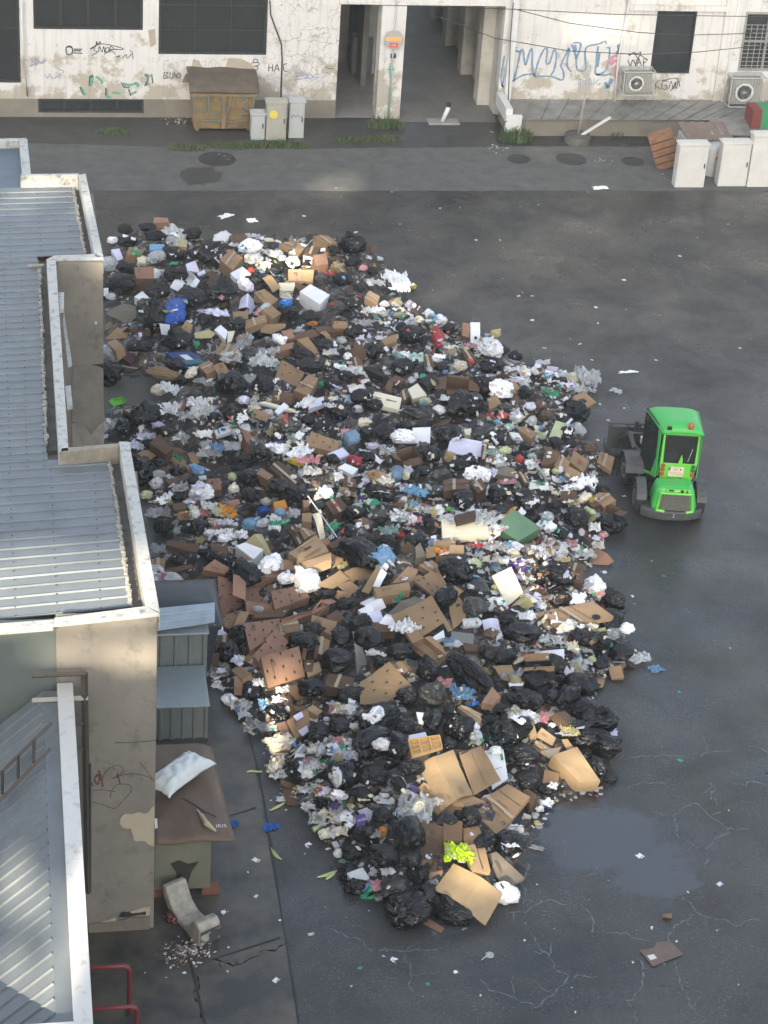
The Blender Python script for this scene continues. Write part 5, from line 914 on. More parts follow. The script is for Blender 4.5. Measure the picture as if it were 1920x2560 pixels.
def sm(c):
    a, col = K[c]; n = 'card_'+a.replace(' ', '_')
    if c in 'unUdqzo': return mat(n, col, .85, tuple(v*.62 for v in col), sc=2.2, amt=1., rndv=.16, det=10, bump=.12, bsc=40)
    return mat(n, col, .6, tuple(v*.85 for v in col), sc=4, amt=1., rndv=.08)
# ------------------------------------------------------------- prototype meshes
dummy = mat('plain', (.5, .5, .5))
def ico(sub):
    bm = bmesh.new(); bmesh.ops.create_icosphere(bm, subdivisions=sub, radius=1); v = [x.co.copy() for x in bm.verts]; f = [tuple(q.index for q in x.verts) for x in bm.faces]; bm.free(); return v, f
I5, I3, I4 = ico(5), ico(3), ico(4)
def rdg(p): return 1-abs(mn.noise(p))*2
def bag_mesh(seed, rough=1.):
    r = random.Random(seed); s = Vector((r.uniform(0, 99), r.uniform(0, 99), r.uniform(0, 99))); vs = []
    kd = Vector((r.uniform(-1, 1), r.uniform(-1, 1), r.uniform(-.1, .6))).normalized(); kx = kd.orthogonal().normalized(); ky = kd.cross(kx); nf = r.randint(7, 11)
    for d in I5[0]:
        w = d+Vector((mn.noise(d*1.5+s), mn.noise(d*1.5+s*2), mn.noise(d*1.5-s)))*.45
        R = .86+.26*mn.noise(d*1.1+s)+.10*mn.noise(d*2.6+s)
        R += rough*(.05*max(0, rdg(w*2.1+s))**3+.028*max(0, rdg(w*4.3-s))**3+.008*max(0, rdg(w*9+s))**2)
        c = d.dot(kd); az = math.atan2(d.dot(ky), d.dot(kx))
        if c > .1: R += .06*math.sin(az*nf+5*mn.noise(d*2+s))*(c-.1)*(1 if c < .93 else .2)
        if c > .93: R += .30*((c-.93)/.07)**1.5*(1+.5*math.sin(az*3))
        elif c > .78: R -= .10*((c-.78)/.15)
        p = d*R; p.z = p.z*.9 if p.z > -.45 else -.405+(p.z+.45)*.25
        vs.append(p)
    # normalise to unit box
    mx = max(abs(p.x) for p in vs); my = max(abs(p.y) for p in vs)
    mb = MB(); mb.add([(p.x/mx, p.y/my, p.z) for p in vs], I5[1]); return mb.mesh('bag', dummy, smooth=True)
BAGS = [bag_mesh(i) for i in range(12)]; LOOSE = [bag_mesh(50+i, 2.0) for i in range(8)]
def crumple(seed, n=12, amp=.35, fr=1.6, fold=True, flat=False):
    r = random.Random(seed); s = Vector((r.uniform(0, 99), r.uniform(0, 99), 0)); vs = []
    for i in range(n+1):
        for j in range(n+1):
            x, y = i/n*2-1, j/n*2-1; q = Vector((x, y, 0))
            x += .35*mn.noise(q*1.3+s); y += .35*mn.noise(q*1.3-s)
            z = amp*(abs(mn.noise(q*fr+s*1.3))*2-.5+.5*abs(mn.noise(q*fr*2.3+s)))+(.10*mn.noise(q*6+s))*amp
            vs.append((x, y, z+amp*.25))
    mb = MB(); mb.add(vs, [(i*(n+1)+j, (i+1)*(n+1)+j, (i+1)*(n+1)+j+1, i*(n+1)+j+1) for i in range(n) for j in range(n) if not ((i in (0, n-1) or j in (0, n-1)) and r.random() < .25)]); return mb.mesh('scrap', dummy, False)
SCRAP = [crumple(i) for i in range(8)]; FLATP = [crumple(30+i, 6, .12, .9) for i in range(6)]; FILM = [crumple(60+i, 26, .5, 2.4) for i in range(8)]
def ball(seed):
    r = random.Random(seed); s = Vector((r.uniform(0, 99), r.uniform(0, 99), r.uniform(0, 99))); mb = MB()
    mb.add([d*(.8+.35*mn.noise(d*1.6+s)-.3*abs(mn.noise(d*3.5+s)))*(1 if 1 else 0) for d in I3[0]], I3[1]); return mb.mesh('ball', dummy, False)
BALL = [ball(i) for i in range(6)]
def proto_cup(): mb = MB(); mb.lathe([(.28, -1), (.4, 1), (.43, 1.02), (.4, 1.05), (.35, .95), (.25, -.95)], M=Matrix.Rotation(R_(80), 3, 'X'), n=14); return mb.mesh('cup', dummy, True)
def proto_bottle(): mb = MB(); mb.lathe([(.30, -1), (.33, -.9), (.31, -.5), (.33, -.45), (.31, -.1), (.33, -.05), (.33, .3), (.3, .45), (.13, .75), (.11, .95), (.11, 1)], M=Matrix.Rotation(R_(88), 3, 'X'), n=14); return mb.mesh('bottle', dummy, True)
def proto_tray():
    mb = MB(); a, b, h = 1, .7, .25
    for s in ((-a, a, -b, -b+.04), (-a, a, b-.04, b), (-a, -a+.04, -b, b), (a-.04, a, -b, b)): mb.bx(s[0], s[1], s[2], s[3], 0.04, h)
    mb.bx(-a+.04, a-.04, -b+.04, b-.04, 0, .04); mb.bx(a, a+1.1, -b, b, h-.02, h+.02); return mb.mesh('tray', dummy)
def proto_carton(): mb = MB(); mb.bx(-1, 1, -.6, .6, -.3, .3); return mb.mesh('carton', dummy)
def proto_jug():
    mb = MB(); pr = []
    for i in range(9): pr += [(.40, -1+i*.16), (.44, -.92+i*.16)]
    mb.lathe(pr+[(.42, .5), (.2, .78), (.12, .85), (.12, 1)], M=Matrix.Rotation(R_(88), 3, 'X'), n=20); return mb.mesh('jug', dummy, True)
CUP, BOT, TRAY, CART, JUG = proto_cup(), proto_bottle(), proto_tray(), proto_carton(), proto_jug()
for me in BAGS+LOOSE+SCRAP+FLATP+FILM+BALL+[CUP, BOT, TRAY, CART, JUG]: me.materials.clear(); me.materials.append(dummy)
def inst(name, me, m, loc, scl, rot):
    o = bpy.data.objects.new(name, me); COL.objects.link(o); o.location = loc; o.scale = scl; o.rotation_euler = rot
    o.material_slots[0].link = 'OBJECT'; o.material_slots[0].material = m; return o
ITEMS = []   # [obj, noun, adjective, px, py, size_m, phrase]
REG = {'A': (250, 520, 3.318), 'B': (700, 560, 3.318), 'C': (1100, 760, 3.318), 'D': (300, 1000, 3.318), 'E': (700, 1000, 3.318), 'F': (1100, 1200, 3.318), 'G': (500, 1350, 3.318), 'H': (900, 1400, 3.318), 'I': (600, 1800, 3.318), 'J': (1000, 1800, 2.765), 'S': (0, 0, 1.)}
COV = []     # covered ellipses in photo pixels
def place_bag(px, py, w, h, rot, c, phrase=None, me=None, sink=.45, name=None, noun=None, group=None):
    """w,h: seen size in photo pixels; rot: clockwise angle of the long axis"""
    if abs(rot) > 55 and h > w: w, h = h, w
    q = P(px, py, .4); base = float(np.percentile(patch_vals(q[0], q[1], .12, HB), 50))
    a = R_(rot); dx, dy = math.cos(a)*w/2, math.sin(a)*w/2
    z = base
    for _ in range(3):
        p1 = P(px-dx, py-dy, z+.1); p2 = P(px+dx, py+dy, z+.1); L_ = math.hypot(*(p2-p1)[:2]); 
        if abs(dy) > abs(dx)*.8: L_ *= .8
        hm = h/(F/np.linalg.norm(P(px, py, z)-[0, 0, CH])); B_ = min(hm*1.1, L_*1.1); hz = min(.55*hm, .4*L_, .33)
        top = float(np.percentile(patch_vals(*P(px, py, z+hz*.4)[:2], .25*L_), 60)); z = min(max(base, top-hz*sink*1.2), base+.30)
    c0 = P(px, py, z+hz*.35); yaw = math.atan2((p2-p1)[1], (p2-p1)[0]); r = rnd
    me = me or (r.choice(BAGS) if c in 'kgb' else r.choice(LOOSE)); fl = r.choice((0, math.pi))
    film_c = c in 'ca' and w > 55 and me in LOOSE and r.random() < .45
    if film_c: me = r.choice(FILM)
    o = inst(name or ('bin_bag' if c in 'kg' else 'plastic_bag'), me, fm(c), (c0[0], c0[1], z+(hz*.5 if not film_c else .02)), (L_/2*1.04, B_/2*1.04, hz*1.05), (r.uniform(-.15, .15), r.uniform(-.12, .12), yaw+fl))
    i, j = gi(c0[0], c0[1]); rr = int(max(L_, B_)/2/GS)+1
    I, J_ = np.meshgrid(np.arange(max(0, i-rr), min(NX, i+rr)), np.arange(max(0, j-rr), min(NY, j+rr)), indexing='ij')
    X, Y = GX0+(I+.5)*GS-c0[0], GY0+(J_+.5)*GS-c0[1]; u = (X*math.cos(yaw)+Y*math.sin(yaw))/(L_/2); v = (-X*math.sin(yaw)+Y*math.cos(yaw))/(B_/2); e = 1-u*u-v*v
    zz = z+hz*.4+hz*.85*np.sqrt(np.clip(e, 0, 1)); sub = HT[I, J_]; HT[I, J_] = np.where(e > 0, np.maximum(sub, zz), sub)
    COV.append((px, py, w/2, h/2, a)); ITEMS.append([o, noun or {'k': 'bin bag', 'g': 'bin bag'}.get(c, 'plastic bag'), K[c][0], px, py, L_, phrase]); return o
def sheet_mesh(cor, thick, n=7, warp=.02, seed=0, fold=0):
    """4-corner sheet, bent a little, closed with thickness; cor = 3d corners in order"""
    a, b, c, d = cor; nrm = (b-a).cross(d-a).normalized(); nrm = -nrm if nrm.z < 0 else nrm; vs = []; s = Vector((seed*3.7, seed*1.3, seed*7.7)); r = random.Random(seed); fa = r.choice((0, 1.57)); fc = r.uniform(.35, .65)
    for k in (0, 1):
        for i in range(n+1):
            for j in range(n+1):
                u, v = i/n, j/n; p = a.lerp(b, u).lerp(d.lerp(c, u), v); q = p*1.6+s
                p = p+nrm*(warp*mn.noise(q)*2-k*thick)
                if i in (0, n) or j in (0, n): p = p+((b-a)*mn.noise(q*5)+(d-a)*mn.noise(q*5+s))*.012
                if fold: p = p-nrm*fold*max(0, abs(u*math.cos(fa)+v*math.sin(fa)-fc)-.02)
                vs.append(p)
    m = n+1; fs = []
    for i in range(n):
        for j in range(n): q = i*m+j; fs += [(q, q+m, q+m+1, q+1), (q+m*m, q+1+m*m, q+m+1+m*m, q+m+m*m)]
    for i in range(n):
        for e, f in (((i*m), (i+1)*m), ((i+1)*m+n, i*m+n), (i+1, i), (n*m+i, n*m+i+1)): fs.append((e, f, f+m*m, e+m*m))
    return vs, fs, nrm
def slots(mb, cor, nrm, n, seed, w=.05):
    r = random.Random(seed); a, b, c, d = cor
    for k in range(n):
        u, v = [(.22, .25), (.75, .22), (.5, .5), (.25, .78), (.78, .75), (.08, .5), (.92, .5), (.5, .08), (.5, .93)][k % 9]; p = a.lerp(b, u).lerp(d.lerp(c, u), v)+nrm*.022
        t = (b-a).normalized()*w*.5; s = nrm.cross(t).normalized()*.011; mb.add([p-t-s, p+t-s, p+t+s, p-t+s], [(0, 1, 2, 3)], 1)
def quad_plane(pts, tilt, side, lift):
    n = Vector((math.tan(R_(side)), -math.tan(R_(tilt)), 1)).normalized(); cx, cy = sum(p[0] for p in pts)/len(pts), sum(p[1] for p in pts)/len(pts); z = .5
    for _ in range(4):
        q = P(cx, cy, z); cs = [pl(x, y, n, q) for x, y in pts]
        smp = []
        for k in range(len(cs)): a, b = cs[k], cs[(k+1) % len(cs)]; smp += [(a+b)/2*.6+q*.4, a*.7+q*.3, q]
        z = float(np.percentile([ht(s[0], s[1])-(s[2]-q[2]) for s in smp], 62))+lift
    return n, [Vector(c) for c in cs], Vector(q), (cx, cy)
def cover_poly(pts):
    cx, cy = sum(p[0] for p in pts)/len(pts), sum(p[1] for p in pts)/len(pts); COV.append((cx, cy, (max(p[0] for p in pts)-min(p[0] for p in pts))*.42, (max(p[1] for p in pts)-min(p[1] for p in pts))*.42, 0))
def stamp(cs, q):
    """raise the height map under a polygon"""
    xs = [c[0] for c in cs]; ys = [c[1] for c in cs]; n = len(cs); i0, j0 = gi(min(xs), min(ys)); i1, j1 = gi(max(xs), max(ys))
    A = sum((cs[k]-cs[0]).cross(cs[(k+1) % n]-cs[0]) for k in range(1, n-1)) if 0 else None
    I, J_ = np.meshgrid(np.arange(i0, i1+1), np.arange(j0, j1+1), indexing='ij'); X, Y = GX0+(I+.5)*GS, GY0+(J_+.5)*GS; ins = np.zeros(X.shape, bool)
    for k in range(n): a, b = cs[k], cs[(k+1) % n]; ins ^= ((a[1] > Y) != (b[1] > Y)) & (X < (b[0]-a[0])*(Y-a[1])/(b[1]-a[1]+1e-12)+a[0])
    nn = (cs[1]-cs[0]).cross(cs[2]-cs[0]); nn = nn if nn.z > 0 else -nn; nz = max(nn.z, .2*nn.length); Z = cs[0].z-((X-cs[0].x)*nn.x+(Y-cs[0].y)*nn.y)/nz
    sub = HT[I, J_]; HT[I, J_] = np.where(ins, np.maximum(sub, np.minimum(Z, sub+.6)), sub)
def place_sheet(pts, c, tilt=12, side=0, lift=.03, warp=.05, thick=.008, phrase=None, nslots=0, name=None, noun=None, group=None):
    n, cs, q, (cx, cy) = quad_plane(pts, tilt, side, lift); seed = rnd.randint(0, 9999); mb = MB(); loc = [p-q for p in cs]
    if len(loc) == 4: vs, fs, nr = sheet_mesh(loc, thick, 9, warp, seed, 0 if nslots else rnd.choice((0, .1, .2, .3))); mb.add(vs, fs); slots(mb, loc, nr, nslots, seed)
    else:
        # fan-subdivided polygon with uneven edge
        ring = []
        for k in range(len(loc)):
            a, b = loc[k], loc[(k+1) % len(loc)]; m_ = max(1, int((b-a).length/.12))
            for t in range(m_): p = a.lerp(b, t/m_); ring.append(p+Vector((mn.noise(p*9), mn.noise(p*9+Vector((5, 0, 0))), 0))*.012+n*warp*mn.noise(p*2))
        tris = tessellate_polygon([ring]); m_ = len(ring); mb.add(ring+[p-n*thick for p in ring], [t for t in tris]+[tuple(x+m_ for x in reversed(t)) for t in tris]+[((k+1) % m_, k, k+m_, (k+1) % m_+m_) for k in range(m_)])
        if nslots: slots(mb, [ring[0], ring[m_//4], ring[m_//2], ring[3*m_//4]], n, nslots, seed)
    card = c in 'unUdqzmo'
    o = mb.build(name or ('cardboard_sheet' if card else 'paper_sheet'), [sm(c), mat('slot_dark', (.012, .01, .008), .9)], loc=q); stamp(cs, q); cover_poly(pts)
    ITEMS.append([o, noun or ('flat cardboard' if card else 'sheet'), K[c][0], cx, cy, (cs[0]-cs[2]).length, phrase]); o['_q'] = 0; del o['_q']; return o, cs, n
def place_box(pts, c, depth=.2, tilt=8, side=0, op=0, lift=None, phrase=None, tape=None, name=None, noun=None, flaps=0, group=None):
    """pts: 4 corners of the seen top face; op: open top"""
    if c == 'q': depth *= 1.8
    lift = depth*.55 if lift is None else lift
    n, cs, q, (cx, cy) = quad_plane(pts, tilt, side, lift); 
    mp = [sum((cs[k] for k in range(4)), Vector())/4]; ctr = mp[0]; loc = [p-ctr for p in cs]; ar = (loc[1]-loc[0]).cross(loc[3]-loc[0]); 
    if ar.z < 0: loc = [loc[0], loc[3], loc[2], loc[1]]
    dn = -n*depth; mb = MB(); seed = rnd.randint(0, 9999); th = .008
    L0 = [(p+Vector((mn.noise(p*3+Vector((seed, 0, 0))), mn.noise(p*3+Vector((0, seed, 0))), 0))*.01) for p in loc]; Lb = [p*.985+dn for p in L0]
    def face(a, b, c_, d, mi=0, k=4, amp=.008):
        o = len(mb.v); nr = (b-a).cross(d-a).normalized(); vs = []
        for i in range(k+1):
            for j in range(k+1):
                u, v = i/k, j/k; p = a.lerp(b, u).lerp(d.lerp(c_, u), v); w = 16*u*(1-u)*v*(1-v); vs.append(p+nr*amp*w*mn.noise(p*3+Vector((seed, 3, 0)))*2)
        mb.add(vs, [(i*(k+1)+j, (i+1)*(k+1)+j, (i+1)*(k+1)+j+1, i*(k+1)+j+1) for i in range(k) for j in range(k)], mi)
    for k in range(4): face(L0[k], L0[(k+1) % 4], Lb[(k+1) % 4], Lb[k])
    face(*Lb)
    if not op: face(*L0, amp=.015)
    else:
        Li = [p*.955 for p in L0]; Lib = [p*.95+dn*.93 for p in L0]
        for k in range(4): face(Li[(k+1) % 4], Li[k], Lib[k], Lib[(k+1) % 4]); mb.add([L0[k], L0[(k+1) % 4], Li[(k+1) % 4], Li[k]], [(0, 1, 2, 3)])
        face(*Lib)
    o = mb.build(name or ('cardboard_box' if c in 'unUdqzo' else 'carton'), [sm(c)], loc=ctr)
    if op and flaps >= 0:
        for k in range(4):
            if rnd.random() < .3 and op < 2: continue
            a, b = L0[k], L0[(k+1) % 4]; outv = ((a+b)/2).normalized(); ang = R_(rnd.uniform(-35, 40)); other = (L0[(k+2) % 4]-b).length; fl = min(.45*other, .22)
            v = (outv*math.cos(ang)+n*math.sin(ang))*fl; fb = MB(); e1 = (b-a)*.04
            vs, fs, _ = sheet_mesh([a+e1, b-e1, b-e1*2+v, a+e1*2+v], .006, 3, .01, seed+k); fb.add(vs, fs); fb.build('flap', sm(c), o)
    elif tape or (tape is None and c in 'unUd' and depth > .08 and (loc[1]-loc[0]).length > .25 and rnd.random() < .7):
        a = L0[0].lerp(L0[3], .45)+n*.018; b = L0[1].lerp(L0[2], .45)+n*.018; s = (L0[3]-L0[0]).normalized()*.028; tb = MB(); e1 = (b-a).normalized()*.005
        tb.add([a-s-e1, b-s+e1, b+s+e1, a+s-e1, a-s-e1-n*.004, b-s+e1-n*.004, b+s+e1-n*.004, a+s-e1-n*.004], [(0, 1, 2, 3), (7, 6, 5, 4), (0, 4, 5, 1), (2, 6, 7, 3)]); tb.build('tape', mat('parcel_tape', (.36, .29, .2), .3), o)
    if not op and c in 'unUdqz' and (loc[1]-loc[0]).length > .2 and rnd.random() < .5:
        v0 = rnd.uniform(.15, .3); u0 = rnd.uniform(.1, .3); pb = MB(); f_ = lambda u, v: L0[0].lerp(L0[1], u).lerp(L0[3].lerp(L0[2], u), v)+n*.02
        for k in range(rnd.randint(2, 4)): u1 = u0+rnd.uniform(.15, .45); vv = v0+k*.07; pb.add([f_(u0, vv), f_(u1, vv), f_(u1, vv+.028), f_(u0, vv+.028)], [(0, 1, 2, 3)])
        pb.build('printing', mat('faded_print', (.12, .085, .06), .9), o)
    stamp(cs, ctr); cover_poly(pts); 
    if depth > .15: COV.append((cx, cy+depth*60, 12, 12, 0))
    ITEMS.append([o, noun or ('cardboard box' if c in 'unUdqzo' else 'carton'), K[c][0], cx, cy, (loc[0]-loc[2]).length, phrase]); return o, L0, n, ctr
